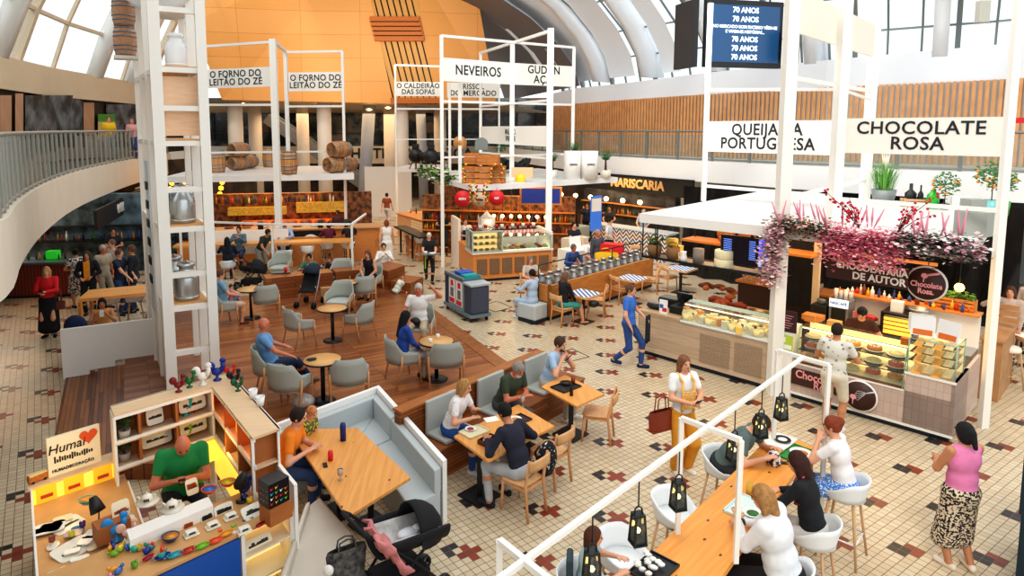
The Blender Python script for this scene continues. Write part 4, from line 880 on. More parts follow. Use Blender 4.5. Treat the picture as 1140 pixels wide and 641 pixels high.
def menuc(r,w,h):
    mm=mat('menu_text','#5f7fd0',em='#5f7fd0',es=1.2)
    b=MB()
    for k in range(11): lb(b,-w/2+.06,-w/2+.22+.03*((k*3)%3),-.031,-.028,h/2-.09-k*.035,h/2-.075-k*.035); lb(b,-.02,.1,-.031,-.028,h/2-.09-k*.035,h/2-.075-k*.035)
    b.build('menu_print',mm,r); bx('picture',mat('screen_blue','#3b49c9',em='#4152e0',es=1.3),r,.16,w/2-.03,-.031,-.028,-h/2+.03,h/2-.03); bx('picture',mat('screen_lilac','#a9adf0',em='#a9adf0',es=1),r,.16,w/2-.03,-.034,-.031,-h/2+.03,-.05)
tv(Q,'black menu screen with blue text hanging above the cheese stall',2.25,.3,2.53,1.15,.58,turn=R(6),content=menuc)
basket(Q,'brown wicker basket on the upper rear shelf of the cheese stall',.9,2.2,2.35,.25,.2,WICK); basket(Q,'second brown wicker basket piled beside the first under the roof',1.35,2.3,2.38,.3,.2,WICK); basket(Q,'small wicker basket behind the grey tub',1.15,1.7,2.35,.18,.16,WICK)
r=Q.thing('rear_shelf','orange wooden shelf under the roof at the back of the cheese stall','shelf',1.3,2.1,2.28); bx('shelf_board',ORW,r,-1.3,1.6,-.3,.3,0,.05); 
for x in (-1.25,1.55): bx('bracket',BLKM,r,x,x+.03,.2,.25,.05,.64)
# black plastic sheeting behind
PLS=mat('black_sheet','#1c1b1d',.22,var=.5,vs=2.2,stretch=(6,1,1),bump=.6); rows=[]
for i in range(9):
    t=i/8; rows.append([])
    for j in range(40):
        s=j/39; p=V3(6.9+s*6.2,21.5-s*6.2,0); n=V3(.7,.7,0); rows[-1].append(p+n*(.12*math.sin(s*60+t*5)*(.3+t)+.5*(s>.9)*(s-.9))+V3(0,0,3.0-t*3.0))
b=MB(); b.grid(rows); tag(b.build('plastic_sheet',PLS),'creased black plastic sheeting closing off the shop behind the cheese kiosk','sheet')
# --- chocolate counter
XC=3.0
r=Q.thing('chocolate_counter','pale pink tiled chocolate counter with lit glass displays','counter',XC,0)
bx('counter_body',PINKM,r,0.15,2.65,0,.75,.1,.68); bx('counter_body',PINKM,r,1.98,2.65,0,.95,.1,.98); bx('side_panel',PINKM,r,2.6,2.65,0,1.9,.1,.98); bx('plinth',TOE,r,.1,2.6,.05,.7,0,.1); bx('trim_strip',WHITE,r,.1,2.66,-.012,0,.09,.13); bx('side_pillar',WHITE,r,-.12,.22,-.02,.4,0,1.3)
# window display 1
bx('display_deck',mat('patterned_deck','#7b3b33',.5),r,.28,1.95,-.01,.1,.68,.7); bx('display_base',DISPW,r,.28,1.95,.1,.65,.68,.7)
b=MB(); lb(b,.28,1.95,.1,.6,.9,.915); lb(b,.28,1.95,.15,.6,1.1,1.112); b.build('glass_shelf',KGLASS,r); bx('display_back_glow',mat('display_back_glow','#f3d79a',.4,em='#ffd894',es=1.1),r,.28,1.95,.62,.66,.7,1.3)  # back panel glows to make the cakes look lit
b=MB(); b.add([(.28,0,.7),(1.95,0,.7),(1.95,.16,1.33),(.28,.16,1.33)],[(0,1,2,3)]); b.add([(.28,.16,1.33),(1.95,.16,1.33),(1.95,.66,1.35),(.28,.66,1.35)],[(0,1,2,3)]); b.build('glass_cover',KGLASS,r)
b=MB(); b.tube([(.28,0.0,.7),(.28,.16,1.33)],.012,6); b.tube([(1.95,0.0,.7),(1.95,.16,1.33)],.012,6); b.tube([(.28,.16,1.33),(1.95,.16,1.33)],.01,6); b.build('glass_edge',GEDGE,r); bx('light_strip',DISPL,r,.3,1.93,.2,.23,1.29,1.31); bx('light_strip',DISPL,r,.3,1.93,.58,.61,1.05,1.07)
# window display 2
b=MB(); b.add([(2.0,0,1.0),(2.63,0,1.0),(2.63,0,1.56),(2.0,0,1.56)],[(0,1,2,3)]); b.add([(2.63,0,1.0),(2.63,.6,1.0),(2.63,.6,1.56),(2.63,0,1.56)],[(0,1,2,3)]); b.add([(2.0,0,1.56),(2.63,0,1.56),(2.63,.6,1.56),(2.0,.6,1.56)],[(0,1,2,3)]); 
for z in (1.18,1.32,1.45): lb(b,2.0,2.63,.05,.6,z,z+.008)
b.build('glass_cover',KGLASS,r)
b=MB(); 
for x,y in ((2.0,0),(2.63,0),(2.63,.6)): b.tube([(x,y,1.0),(x,y,1.56)],.01,6)
b.tube([(2.0,0,1.56),(2.63,0,1.56),(2.63,.6,1.56)],.01,6); b.build('glass_edge',GEDGE,r); bx('display_back_glow',mat('display_back_glow','#f3d79a',.4,em='#ffd894',es=1.1),r,2.0,2.63,.6,.63,1.0,1.54); bx('light_strip',DISPL,r,2.02,2.6,.54,.56,1.5,1.52)
bx('trim_strip',WHITE,r,1.97,2.66,-.015,0,.96,1.0); bx('trim_strip',WHITE,r,.24,1.97,-.015,0,.66,.69)
def choc_sign(par,x,z,s,y=-.02):
    bx('sign_board',BROWN,par,x-.45*s,x+.32*s,y-.01,y,z-.13*s,z+.17*s); text('Chocolate',.2*s,PINKL,par,(x-.02*s,y-.014,z+.07*s),(PI/2,0,0),bold=.02,sx=.85); text('Rosa',.2*s,PINKL,par,(x+.1*s,y-.014,z-.07*s),(PI/2,0,0),bold=.02,sx=.85)
def emblem(par,x,z,s,y=-.03,words_=False):
    M=Matrix.Translation((x,y,z))@Matrix.Rotation(PI/2,4,'X'); b=MB(); b.lathe([(.001,0),(.27*s,0),(.27*s,.02),(.001,.02)],n=40,M=M); b.build('sign_disc',mat('emblem_white','#f5efe9',.5),par)
    b=MB(); b.lathe([(.001,.02),(.245*s,.02),(.245*s,.026),(.001,.026)],n=40,M=M); b.build('sign_face',BROWN,par)
    b=MB()
    if not words_:
        for k in range(5): a=(k-2)*.022*s; b.tube([(x-.09*s,y-.03,z-.02*s+a*.2),(x-.03*s,y-.03,z-.0*s+a*1.9),(x+.08*s,y-.03,z+.07*s+a*.4)],.004*s,5)
        b.tube([(x+.08*s,y-.03,z+.07*s),(x+.21*s,y-.03,z+.13*s)],.014*s,6); b.build('whisk_drawing',mat('whisk_silver','#cfd2d6',.4),par)
        b=MB(); b.ball((x-.1*s,y-.03,z-.04*s),(.05*s,.006,.045*s)); b.tube([(x-.1*s,y-.03,z-.06*s),(x-.1*s,y-.03,z-.17*s)],.01*s,6); b.build('cream_drawing',PINKL,par)
    else:
        b.ball((x-.03*s,y-.03,z+.12*s),(.045*s,.006,.04*s)); b.tube([(x-.03*s,y-.03,z+.12*s),(x-.04*s,y-.03,z+.02*s)],.01*s,6); b.tube([(x,y-.03,z+.13*s),(x+.16*s,y-.03,z+.18*s)],.02*s,6); b.build('cream_drawing',PINKL,par)
        text('Chocolate',.115*s,PINKL,par,(x,y-.03,z-.02*s),(PI/2,0,0),bold=.03,sx=.85); text('Rosa.',.115*s,PINKL,par,(x,y-.03,z-.12*s),(PI/2,0,0),bold=.03,sx=.85)
choc_sign(r,.68,.42,1.0); emblem(r,1.36,.40,1.0)
r2=Q.thing('round_sign','round brown sign with a white rim and pink script hanging over the chocolate stall','sign',XC+2.15,.15,2.45); emblem(r2,0,0,1.05,0,True); b=MB(); b.tube([(0,.03,.25),(0,.03,.48)],.008,6); b.build('hanger',BLKM,r2)
r2=Q.thing('stall_sign','long brown sign board with white letters hanging under the pink flowers','sign',XC+1.3,.05,2.5,turn=R(-3)); bx('sign_board',BROWN,r2,-.62,.62,0,.03,-.18,.16); LETW=mat('letter_cream','#f6efe4',.6); text('CHOCOLATARIA',.155,LETW,r2,(0.08,-.006,.07),bold=.03,sx=.9); text('DE AUTOR',.17,LETW,r2,(.2,-.006,-.08),bold=.03,sx=.95); b=MB(); b.tube([(-.55,.01,.16),(-.55,.01,.38)],.008,6); b.tube([(.55,.01,.16),(.55,.01,.38)],.008,6); b.build('hanger',BLKM,r2)
r2=Q.thing('menu_board','dark brown menu card with pink lines on the white pillar','sign',XC+.12,-.03,1.42); bx('board',mat('menu_dark','#3a2227',.5),r2,-.16,.16,-.01,.01,-.2,.2,bevel=.01); b=MB(); 
for k in range(6): lb(b,-.1,.1-(k%3)*.03,-.014,-.01,.1-k*.045,.108-k*.045)
b.build('print_lines',PINKL,r2)
r2=Q.thing('poster','green and white leaflet under the brown menu card','poster',XC+.1,-.03,1.02); bx('sheet',mat('poster_lime','#b9cf4a',.6),r2,-.13,.13,-.01,0,-.14,.14); bx('print_patch',mat('card_white','#f3f3f1',.6),r2,-.1,.0,-.013,-.01,0,.1); bx('print_patch',mat('card_white','#f3f3f1',.6),r2,-.02,.11,-.013,-.01,-.12,-.04)
# cakes
PLATEM=mat('plate_white','#f2efe8',.3)
def cake(label,x,y,z,m,rr=.12,tart=False):
    r=Q.thing('cake',label,'cake',x,y,z); b=MB(); b.lathe([(.001,0),(rr*.9,0),(rr*1.25,.015),(rr*1.2,.02),(.001,.008)],n=22); b.build('plate',PLATEM,r); b=MB(); b.lathe([(.001,.01),(rr,.01),(rr*1.0,.05 if tart else .08),(rr*.92,.055 if tart else .085),(.001,.05 if tart else .085)],n=22); b.build('sponge',m,r)
    b=MB()
    for k in range(9): a=k*.7; b.ball((math.cos(a)*rr*.6,math.sin(a)*rr*.6,.09 if not tart else .055),.018,6)
    b.build('topping',mat('cream_topping','#fff0d0',.6) if k%2 else PLATEM,r)
cm=[mat('cake_gold','#f0aa3c',.5),mat('cake_red','#dc6a4c',.5),mat('cake_cream','#f7e2a6',.5),mat('cake_brown','#c07a34',.5)]
names=[['golden round cake','red fruit cake','pale cream cake','dark chocolate cake'][k] for k in range(4)]
k=0
for z,zn,offs in ((.702,'bottom',0),(.918,'middle glass',1),(1.115,'top glass',2)):
    for i in range(5):
        m=(i*3+offs)%4; cake('%s on the %s shelf, %s from the left'%(names[m],zn,['first','second','third','fourth','fifth'][i]),XC+.45+i*.33,.36,z,cm[m],.115,m==2); k+=1
scatter(Q,'thin golden wafer crepe fanned in the right glass display','crepe','pastry','golden crepes fanned on the right display shelves',[(XC+2.12+(i%4)*.13,.12+(i//4)*.0+.12*(i%2),z) for z in (1.19,1.33,1.46,1.01) for i in range(4)],lambda b,k:b.add([(-.06,-.14,0),(.06,-.14,0),(.05,.14,.05),(-.05,.14,.05),(0,-.14,.02),(0,.14,.075)],[(0,4,5,3),(4,1,2,5),(0,3,2,1)]),[mat('crepe_gold_glow','#f3b65e',.5,em='#f3b65e',es=.25),mat('crepe_pale_glow','#f9e2b4',.5,em='#f9e2b4',es=.25)])  # crepes glow a little: display light put into their colour
r2=Q.thing('menu_book','open white menu book with orange cake pictures on the glass display','menu',XC+2.3,.25,1.57,turn=R(-4)); PAP=mat('paper_white','#eef1f3',.6); OCK=mat('print_orange','#e0762a',.6)
for s in (-1,1):
    b=MB(); M=Matrix.Rotation(s*R(-14),4,'Z')@Matrix.Rotation(R(-12),4,'X'); b.box((s*.17,0,.16),(.33,.008,.32),M=M); pg=b.build('page',PAP,r2); b=MB(); b.box((s*.17,-.006,.06),(.26,.004,.09),M=M); b.build('picture',OCK,pg)
r2=Q.thing('menu_book','second open menu leaning behind the first on the display','menu',XC+2.05,.55,1.55,turn=R(10)); b=MB(); b.box((0,0,.15),(.36,.01,.3)); b.build('page',PAP,r2)
b=MB(); b.box((0,0,.04),(.16,.12,.08)); 
for k,(x,y,z,w,d_,h,m,l,n_) in enumerate(((XC+.35,.5,1.36,.2,.16,.12,ORW,'small orange wooden crate on the display near the pillar','crate'),(XC+1.9,.25,1.36,.12,.1,.12,mat('sweets_orange','#d9772a',.5,var=.4,vs=30),'jar of orange sweets at the corner of the glass display','sweets_jar'),(XC+.75,.5,1.36,.22,.15,.1,mat('kraft','#d9a35e',.7),'kraft cake box on the glass display beside the barista','box'),(XC+.28,.85,1.3,.34,.26,.1,ORW,'orange tray of red and green sweets left of the coffee machine','tray'))):
    b=MB(); b.box((0,0,h/2),(w,d_,h)); tag(b.build(n_,m,None,Q.p(x,y,z),Q.rz,.008),l,n_.split('_')[-1])
# back bar: steel counter, fridges, oven, mixer, coffee machines
r=Q.thing('back_counter','steel fronted back counter with fridge doors in the chocolate stall','counter',XC,1.75); bx('counter_body',mat('steel_front','#a9b4b8',.35,.6),r,.2,2.6,0,.6,0,.92); bx('counter_top',STEEL,r,.18,2.6,-.02,.62,.92,.96)
for x in (.9,1.5): b=MB(); lb(b,x,x+.52,-.015,0,.15,.85); d_=b.build('door',mat('fridge_door','#c3cccd',.3,.7),r,bevel=.006); b=MB(); lb(b,x+.04,x+.48,-.04,-.02,.8,.82); b.build('handle',STEEL,d_)
bx('back_panel',mat('tile_white','#ece9e6',.4),r,.2,2.6,.6,.66,.9,1.55); bx('top_ledge',ORW,r,.2,2.6,.45,.85,1.55,1.58)
r=Q.thing('oven','black glass countertop oven with lit shelves of pastry','oven',XC+1.5,1.95,.96); bx('body',mat('oven_steel','#3a3532',.35,.6),r,-.32,.32,-.15,.35,0,.5,bevel=.01); bx('door',mat('oven_window','#e0a040',.3,em='#ffb84a',es=1.2),r,-.26,.2,-.16,-.15,.1,.42); b=MB(); 
for z in (.18,.26,.34): lb(b,-.26,.2,-.165,-.16,z,z+.015)
lb(b,-.3,-.26,-.17,-.15,.06,.46); lb(b,.2,.24,-.17,-.15,.06,.46); lb(b,-.3,.24,-.17,-.15,.42,.46); lb(b,-.3,.24,-.17,-.15,.06,.1); b.build('door_frame',BLKM,r); bx('handle',STEEL,r,-.24,.18,-.2,-.18,.44,.46)
r=Q.thing('stand_mixer','red stand mixer with a steel bowl beside the oven','mixer',XC+.98,1.9,.96,turn=PI/2); RED=mat('appliance_red','#b3202a',.25); b=MB(); b.ball((0,.02,.3),(.07,.16,.07)); b.box((0,.12,.14),(.09,.09,.26)); b.box((0,0,.02),(.18,.3,.04)); b.build('body',RED,r); b=MB(); b.lathe([(.001,.04),(.06,.05),(.1,.12),(.105,.2),(.1,.2),(.001,.06)],(0,-.08,0),16); b.build('bowl',STEEL,r)
r=Q.thing('coffee_machine','grey capsule coffee machine with a bright white name sign','coffee machine',XC+.45,1.95,.96); bx('body',mat('machine_grey','#8d9499',.4,.4),r,-.18,.18,-.15,.25,0,.55,bevel=.01); bx('front_panel',BLKM,r,-.13,.13,-.16,-.15,.1,.4); bx('sign_plate',mat('sign_lit','#f4f8fb',em='#e8f3ff',es=.8),r,-.17,.17,-.17,-.15,.42,.58); text('NESCAFÉ',.075,mat('ink_blue','#3b6fa8',.5),r,(0,-.175,.5),bold=.02)
scatter(Q,'stack of paper cups on top of the coffee machine','cup_stack','cup','paper cup stacks on the coffee machine',[(XC+.33+k*.09,2.0,1.51) for k in range(4)],lambda b,k:b.lathe([(.001,0),(.03,0),(.04,.2-.03*(k%2)),(.001,.2-.03*(k%2))],n=12),[PLATEM,mat('cup_grey','#c9ccce',.5)])
r=Q.thing('espresso_machine','black espresso machine with a pink badge left of the coffee machine','coffee machine',XC+.1,1.9,.96); bx('body',BLKM,r,-.16,.14,-.15,.25,0,.4,bevel=.02); bx('badge',PINKL,r,-.04,.06,-.155,-.15,.12,.2); b=MB(); b.lathe([(.001,.4),(.07,.4),(.09,.5),(.001,.52)],n=14); b.build('hopper',mat('hopper','#6b6f72',.2),r)
b=MB(); b.box((0,0,.15),(.02,.4,.4)); tag(b.build('side_board',mat('pinkish_board','#c8767a',.5),None,Q.p(XC+.72,1.98,1.0),Q.rz),'rosy pink divider panel right of the coffee machine','board')
b=MB(); b.lathe([(.001,.0),(.08,0),(.16,.09),(.17,.13),(.16,.13),(.07,.02),(.001,.02)],n=22); tag(b.build('mixing_bowl',STEEL,None,Q.p(XC+1.75,2.0,1.46)),'steel mixing bowl on top of the oven','bowl')
b=MB(); b.box((0,0,.1),(.2,.16,.2)); tag(b.build('box',PAP,None,Q.p(XC+1.4,2.0,1.46),Q.rz+.1),'white paper box on top of the oven','box')
rr2=random.Random(5); cols=['#c9382c','#3f7a34','#e0b23a','#3a4f8f','#f1ede4','#7a421f','#d9772a','#1f1f22']
def junk(fr,label,group,n,x0,x1,y0,y1,z,hmin=.08,hmax=.22,nm='bottle',cat='bottle',seed=1):
    rg=random.Random(seed)
    for k in range(n):
        b=MB(); h=hmin+rg.random()*(hmax-hmin); w_=.02+rg.random()*.02
        b.lathe([(.001,0),(w_,0),(w_,h*.6),(w_*.35,h*.8),(w_*.35,h),(.001,h)],n=9)
        c=rg.choice(cols); o=b.build(nm,mat('bottle_'+c[1:],c,.3),None,fr.p(x0+(x1-x0)*(k+.5*rg.random())/n,y0+rg.random()*(y1-y0),z)); tag(o,label,cat,group)
junk(Q,'small bottle on the ledge behind the oven','bottles on the ledge of the chocolate stall',26,XC+.3,XC+2.5,2.25,2.5,1.58,seed=4)
r=Q.thing('wooden_crate','slatted wooden crate planted with herbs on the stall ledge','planter',XC+2.2,2.5,1.58); b=MB(); 
for z in (.02,.09,.16): lb(b,-.33,.33,-.1,-.08,z,z+.05); lb(b,-.33,.33,.08,.1,z,z+.05)
lb(b,-.33,-.31,-.1,.1,0,.2); lb(b,.31,.33,-.1,.1,0,.2); lb(b,-.31,.31,-.08,.08,0,.02); b.build('crate_slats',ORW,r); b=MB(); 
for x in (-.2,0,.2): foliage(b,(x,0,.24),.12,70,.04)
b.build('foliage',mat('herb_green','#6a9a35',.6,var=.4,vs=10),r)
r=Q.thing('pendant_bulb','glowing round filament bulb under the flowers at right','lamp',XC+2.5,.7,2.35); b=MB(); b.ball((0,0,0),.07); b.build('bulb',mat('warm_bulb','#ffd080',em='#ffb347',es=9),r); b=MB(); b.tube([(0,0,.06),(0,0,.56)],.006,6); b.build('cord',BLKM,r)
r=Q.thing('door_frame_panel','pale wood upright with black curtain behind the coffee machine','partition',XC-.15,2.3); bx('upright',mat('pale_upright','#dcc5a2',.5),r,-.06,.06,-.05,.05,0,2.9); bx('upright',ORW,r,-.06,1.9,.9,.96,2.2,2.26); bx('curtain',mat('curtain_black','#201d1e',.7,var=.5,vs=4,stretch=(8,1,1)),r,-1.0,-.08,.4,.44,1.0,2.9)
r=Q.thing('side_counter','warm wood side counter with slatted back at the right of the chocolate stall','counter',XC+2.72,3.2); bx('counter_body',mat('tan_wood','#b98a5c',.6,var=.2,vs=4),r,-.05,.25,-.7,.7,0,1.1); bx('counter_top',mat('tan_wood','#b98a5c'),r,-.08,.28,-.75,.75,1.1,1.14); b=MB(); 
for z in (1.25,1.38,1.5): lb(b,-.05,.32,.3,.33,z,z+.09)
b.build('slats',mat('tan_wood','#b98a5c'),r)
# flowers along the roof edge
def blossoms(name,label,pts,n,rad,cols_,sz=.035,droop=0,seed=2,group=None):
    rg=random.Random(seed); o=V3(*pts[0]); r=thing(name,label,'flowers',o,0,group)
    bs=[MB() for _ in cols_]
    L=[(Vector(pts[i+1])-Vector(pts[i])).length for i in range(len(pts)-1)]; tot=sum(L)
    for _ in range(n):
        s=rg.random()*tot; i=0
        while i<len(L)-1 and s>L[i]: s-=L[i]; i+=1
        p=Vector(pts[i]).lerp(Vector(pts[i+1]),s/L[i])-o
        d=Vector((rg.gauss(0,1),rg.gauss(0,1),rg.gauss(0,1)))*rad*.6; p=p+d+V3(0,0,-droop*rg.random()**1.5)
        b=bs[rg.choice([k for k,c in enumerate(cols_) for _ in range(c[1])])]
        a=rg.random()*6.28; s_=sz*(.6+.8*rg.random()); u=Vector((math.cos(a),math.sin(a),rg.random()-.5)).normalized(); w_=u.cross(Vector((rg.random()-.5,rg.random()-.5,1))).normalized()
        b.add([p-u*s_,p+w_*s_*.8,p+u*s_,p-w_*s_*.8],[(0,1,2,3)])
    for b,(c,_,nm) in zip(bs,cols_):
        if b.v: b.build(nm,mat('petal_'+c[1:],c,.6),r)
    return r
def qp(x,y,z): p=Q.p(x,y,z); return (p.x,p.y,p.z)
blossoms('flower_garland','pale pink blossom garland hanging down the corner post of the chocolate stall',[qp(2.95,-.25,3.2),qp(2.85,-.28,2.8),qp(2.85,-.25,2.2)],2300,.16,[('#f0bcc8',6,'blossoms'),('#fbe9ea',4,'pale_blossoms'),('#6b7b5d',3,'leaves'),('#d9909f',1,'deep_blossoms')],.035)
blossoms('flower_garland','pink and green garland along the left part of the stall roof edge',[qp(2.9,-.2,3.2),qp(3.8,-.2,3.18)],1300,.14,[('#dba6ad',4,'blossoms'),('#f6e9d8',2,'pale_blossoms'),('#4d6042',5,'leaves'),('#e7a36c',1,'orange_blossoms')],.035,seed=3)
blossoms('wisteria_garland','bright pink wisteria hanging over the brown stall sign',[qp(3.7,-.2,3.2),qp(4.85,-.2,3.2)],3600,.13,[('#f08fa8',5,'blossoms'),('#fac6cc',4,'pale_blossoms'),('#e26088',1,'deep_blossoms')],.032,droop=.5,seed=5)
blossoms('flower_garland','white and pink flowers with dark leaves at the right roof edge',[qp(4.8,-.2,3.15),qp(5.8,-.15,3.1)],1800,.15,[('#e3b1be',3,'blossoms'),('#f6efe9',3,'pale_blossoms'),('#46584a',5,'leaves'),('#c56f8a',1,'deep_blossoms')],.04,seed=6)
for (x,l,sd) in ((3.3,'pink feathery grass plumes above the left garland',1),(4.05,'pink plumes behind the wisteria',2),(5.35,'pink letters of twisted grass above the right flowers',3)):
    rg=random.Random(sd); o=Q.p(x,-.1,3.25); b=MB()
    for k in range(9): a=rg.random()-.5; q=V3((rg.random()-.5)*.8,(rg.random()-.5)*.2,0); b.tube([q,q+V3(a*.15,0,.15),q+V3(a*.35,0,.32+rg.random()*.12)],[.006,.02,.008],5)
    tag(b.build('grass_plume',mat('plume_pink','#d98d9f',.7),None,o),l,'flowers')
for (x,l,sd) in ((4.2,'twiggy branch with red blossoms rising from the garland at left',7),(4.75,'twiggy branch with red blossoms leaning right above the wisteria',8)):
    rg=random.Random(sd); o=Q.p(x,-.1,3.25); r=thing('blossom_branch',l,'branch',o); b=MB(); b2=MB()
    for k in range(7):
        sg=-1 if x<4.5 else 1; e=V3(sg*(rg.random()*.55),-(sg)*(rg.random()*.2),.25+rg.random()*.4); b.tube([(0,0,0),e*.5+V3(0,0,.06),e],[.008,.006,.003],5)
        for j in range(7): p=e*(.45+.55*rg.random())+V3(rg.gauss(0,.03),rg.gauss(0,.03),rg.gauss(0,.03)); b2.ball(p,.022,5)
    b.build('twig',mat('twig_brown','#4c2f2a',.7),r); b2.build('blossoms',mat('petal_red','#c21e3e',.6),r)
# things on the roof
def potted(fr,label,x,y,z,kind='ball',potm=None,ph=.14,pr_=.09,h=.35,leafm=None,fruit=None,pos=None):
    r=thing('potted_plant',label,'plant',pos if pos is not None else fr.p(x,y,z)); b=MB(); b.lathe([(.001,0),(pr_*.8,0),(pr_,ph),(pr_*.9,ph),(.001,ph-.02)],n=18); b.build('pot',potm or BLKM,r)
    lm=leafm or LEAF
    if kind=='ball':
        b=MB(); b.tube([(0,0,ph-.02),(0,0,ph+h*.6)],.01,6); b.build('stem',mat('twig_brown','#4c2f2a',.7),r); b=MB(); foliage(b,(0,0,ph+h*.8),h*.5,240,.04); b.build('foliage',lm,r)
        if fruit:
            b=MB(); rg=random.Random(2)
            for k in range(9): d=Vector((rg.gauss(0,1),rg.gauss(0,1),rg.gauss(0,1))).normalized()*h*.45; b.ball(V3(0,0,ph+h*.8)+d,.03,6)
            b.build('fruit',mat('fruit_orange','#f0952a',.5),r)
    elif kind=='grass':
        b=MB(); rg=random.Random(4)
        for k in range(170):
            a=rg.random()*6.28; q=pr_*.8*rg.random(); sp=.1+.25*rg.random(); hh=h*(.6+.5*rg.random()); p0=V3(math.cos(a)*q,math.sin(a)*q,ph-.02); w_=V3(-math.sin(a),math.cos(a),0)*.007; p1=p0+V3(math.cos(a)*sp*.4,math.sin(a)*sp*.4,hh*.7); p2=p0+V3(math.cos(a)*sp,math.sin(a)*sp,hh)
            b.add([p0-w_,p0+w_,p1+w_,p1-w_,p2],[(0,1,2,3),(3,2,4)])
        b.build('foliage',lm,r)
        b=MB(); 
        for k in range(5): b.tube([(0,0,ph),(.03*(k-2),0,ph+h),(.05*(k-2),0,ph+h*1.25)],[.003,.02,.005],5)
        b.build('flower_head',mat('plume_cream','#e9dfcf',.8),r)
    elif kind=='palm':
        b=MB(); b.tube([(0,0,ph-.02),(0,0,ph+h*.35)],[.05,.03],8); b.build('trunk',mat('palm_trunk','#5b4430',.9,var=.3,vs=20),r); b=MB(); rg=random.Random(9)
        for k in range(26):
            a=k*2.4; rd_=h*(.35+.25*rg.random()); up_=h*(.9-.02*k)
            pts=[V3(0,0,ph+h*.3)+V3(math.cos(a)*rd_*t,math.sin(a)*rd_*t,up_*.8*t*(1.25-t*.75)) for t in (0,.33,.66,1)]
            for i in range(3):
                for s in range(3):
                    p=pts[i].lerp(pts[i+1],s/3); d=(pts[i+1]-pts[i]).normalized(); w_=V3(-math.sin(a),math.cos(a),0)
                    for sg in (-1,1): e=p+w_*sg*.11*(1-(i*3+s)/10)*h*1.2+d*.1; b.add([p,p+d*.03,e],[(0,1,2)])
        b.build('foliage',lm,r)
    return r
ZR=3.12
def ra(px,py): return at(px,py,ZR)
potted(None,'ornamental grass in a grey zinc tub on the kiosk roof',0,0,0,'grass',mat('zinc_tub','#8c9192',.5,.3),.33,.27,.7,mat('grass_green','#6aa548',.6),pos=ra(983,226))
potted(None,'small orange tree in a black pot in the middle of the roof',0,0,0,'ball',None,.13,.1,.55,fruit=1,pos=ra(1051,233)); potted(None,'larger orange tree in a turquoise pot near the roof corner',0,0,0,'ball',mat('turquoise_pot','#7cc3c4',.2),.4,.17,.6,fruit=1,pos=ra(1102,245)); potted(None,'second orange tree behind the turquoise pot at the roof edge',0,0,0,'ball',mat('green_pot','#4aa046',.4),.3,.12,.5,fruit=1,pos=ra(1116,240))
def crate(name,label,pos,w,d_,h,rz,m):
    r=thing(name,label,'crate',pos,rz); b=MB()
    for k in range(3): z=h*k/3; lb(b,-w/2,w/2,-d_/2,-d_/2+.015,z,z+h*.27); lb(b,-w/2,w/2,d_/2-.015,d_/2,z,z+h*.27); lb(b,-w/2,-w/2+.015,-d_/2,d_/2,z,z+h*.27); lb(b,w/2-.015,w/2,-d_/2,d_/2,z,z+h*.27)
    b.build('crate_slats',m,r); bx('bottom',m,r,-w/2,w/2,-d_/2,d_/2,0,.015); return r
CRM=mat('crate_pine','#d8ad84',.6,var=.15,vs=6); crate('wooden_crate','pine crate with dark bottles on the kiosk roof',ra(1017,230),.5,.25,.2,Q.rz+.5,CRM)
def bottle(label,pos,m,h=.45,r_=.07,name='bottle'):
    b=MB(); b.lathe([(.001,0),(r_,0),(r_,h*.55),(r_*.3,h*.72),(r_*.3,h),(.001,h)],n=14); return tag(b.build(name,m,None,pos),label,'bottle')
bottle('wide black bottle standing in the pine roof crate',ra(1013,229)+V3(0,0,.02),BLKM,.5,.12); bottle('slim black bottle standing in the pine roof crate at right',ra(1024,230)+V3(0,0,.02),BLKM,.48,.06)
b=MB(); b.lathe([(.001,0),(.12,0),(.12,.3),(.05,.38),(.05,.42),(.001,.42)],n=18); tag(b.build('demijohn',mat('green_glass','#2fae2f',.15),None,ra(1038,232)),'bright green jar on the kiosk roof beside the pine crate','jar')
crate('wooden_crate','white washed crate on the kiosk roof behind the small orange tree',ra(1070,230),.55,.3,.25,Q.rz+.6,mat('crate_white','#ecebe6',.6))
b=MB(); b.prism([(-.28,-.1),(0,-.22),(.28,-.05),(.22,.25),(-.2,.25)],0,.4); b.box((-.02,.08,.5),(.26,.26,.22)); tag(b.build('birdhouse',mat('old_zinc','#a9aca6',.6,.2),None,ra(1086,262)),'grey zinc house shaped ornament behind the right flowers','ornament')
# --- dark shops and signs under the right gallery
wall('wall_right_lower',[(-.5,50),(2.4,38.6),(4.5,32.2),(6.6,28.2)],0,3.0,mat('lower_dark','#2b2320',.7,var=.4,vs=1.2,col2='#5a4636'),.2,1)
UP=[(7.2,29.5),(12.5,25),(18,19.5),(24,15.5)]
wall('wall_right_lower_front',UP,0,3.0,mat('shop_lightblue','#a9b3b8',.6,var=.25,vs=.8),.2,1)
def signband(label,p,q,z0,z1,m,words_=None,size=.5,tm=None,name='shop_sign',off=0,al=0):
    p=Vector((p[0],p[1],0));q=Vector((q[0],q[1],0)); d=(q-p); L=d.length; r=thing(name,label,'sign',((p+q)/2)+V3(0,0,z0),math.atan2(d.y,d.x)); bx('sign_board',m,r,-L/2,L/2,0,.12,0,z1-z0)
    if words_: text(words_,size,tm,r,(off,-.02,(z1-z0)/2),(PI/2,0,0),bold=.03,ext=.02)
    return r
GOLD=mat('letter_gold','#d9a566',.5)
s0=at(683,203,3.0); signband('black shop fascia with golden capital letters at the seafood bar',(4.6,28.9),(8.0,23.9),2.3,3.0,BLK,'MARISCARIA',.5,GOLD,off=.3)
signband('black fascia with big white letters at the right edge of the hall',(13.2,18.1),(19,14.3),2.25,3.0,BLK,'IS',.75,WHITE,off=-2.6)
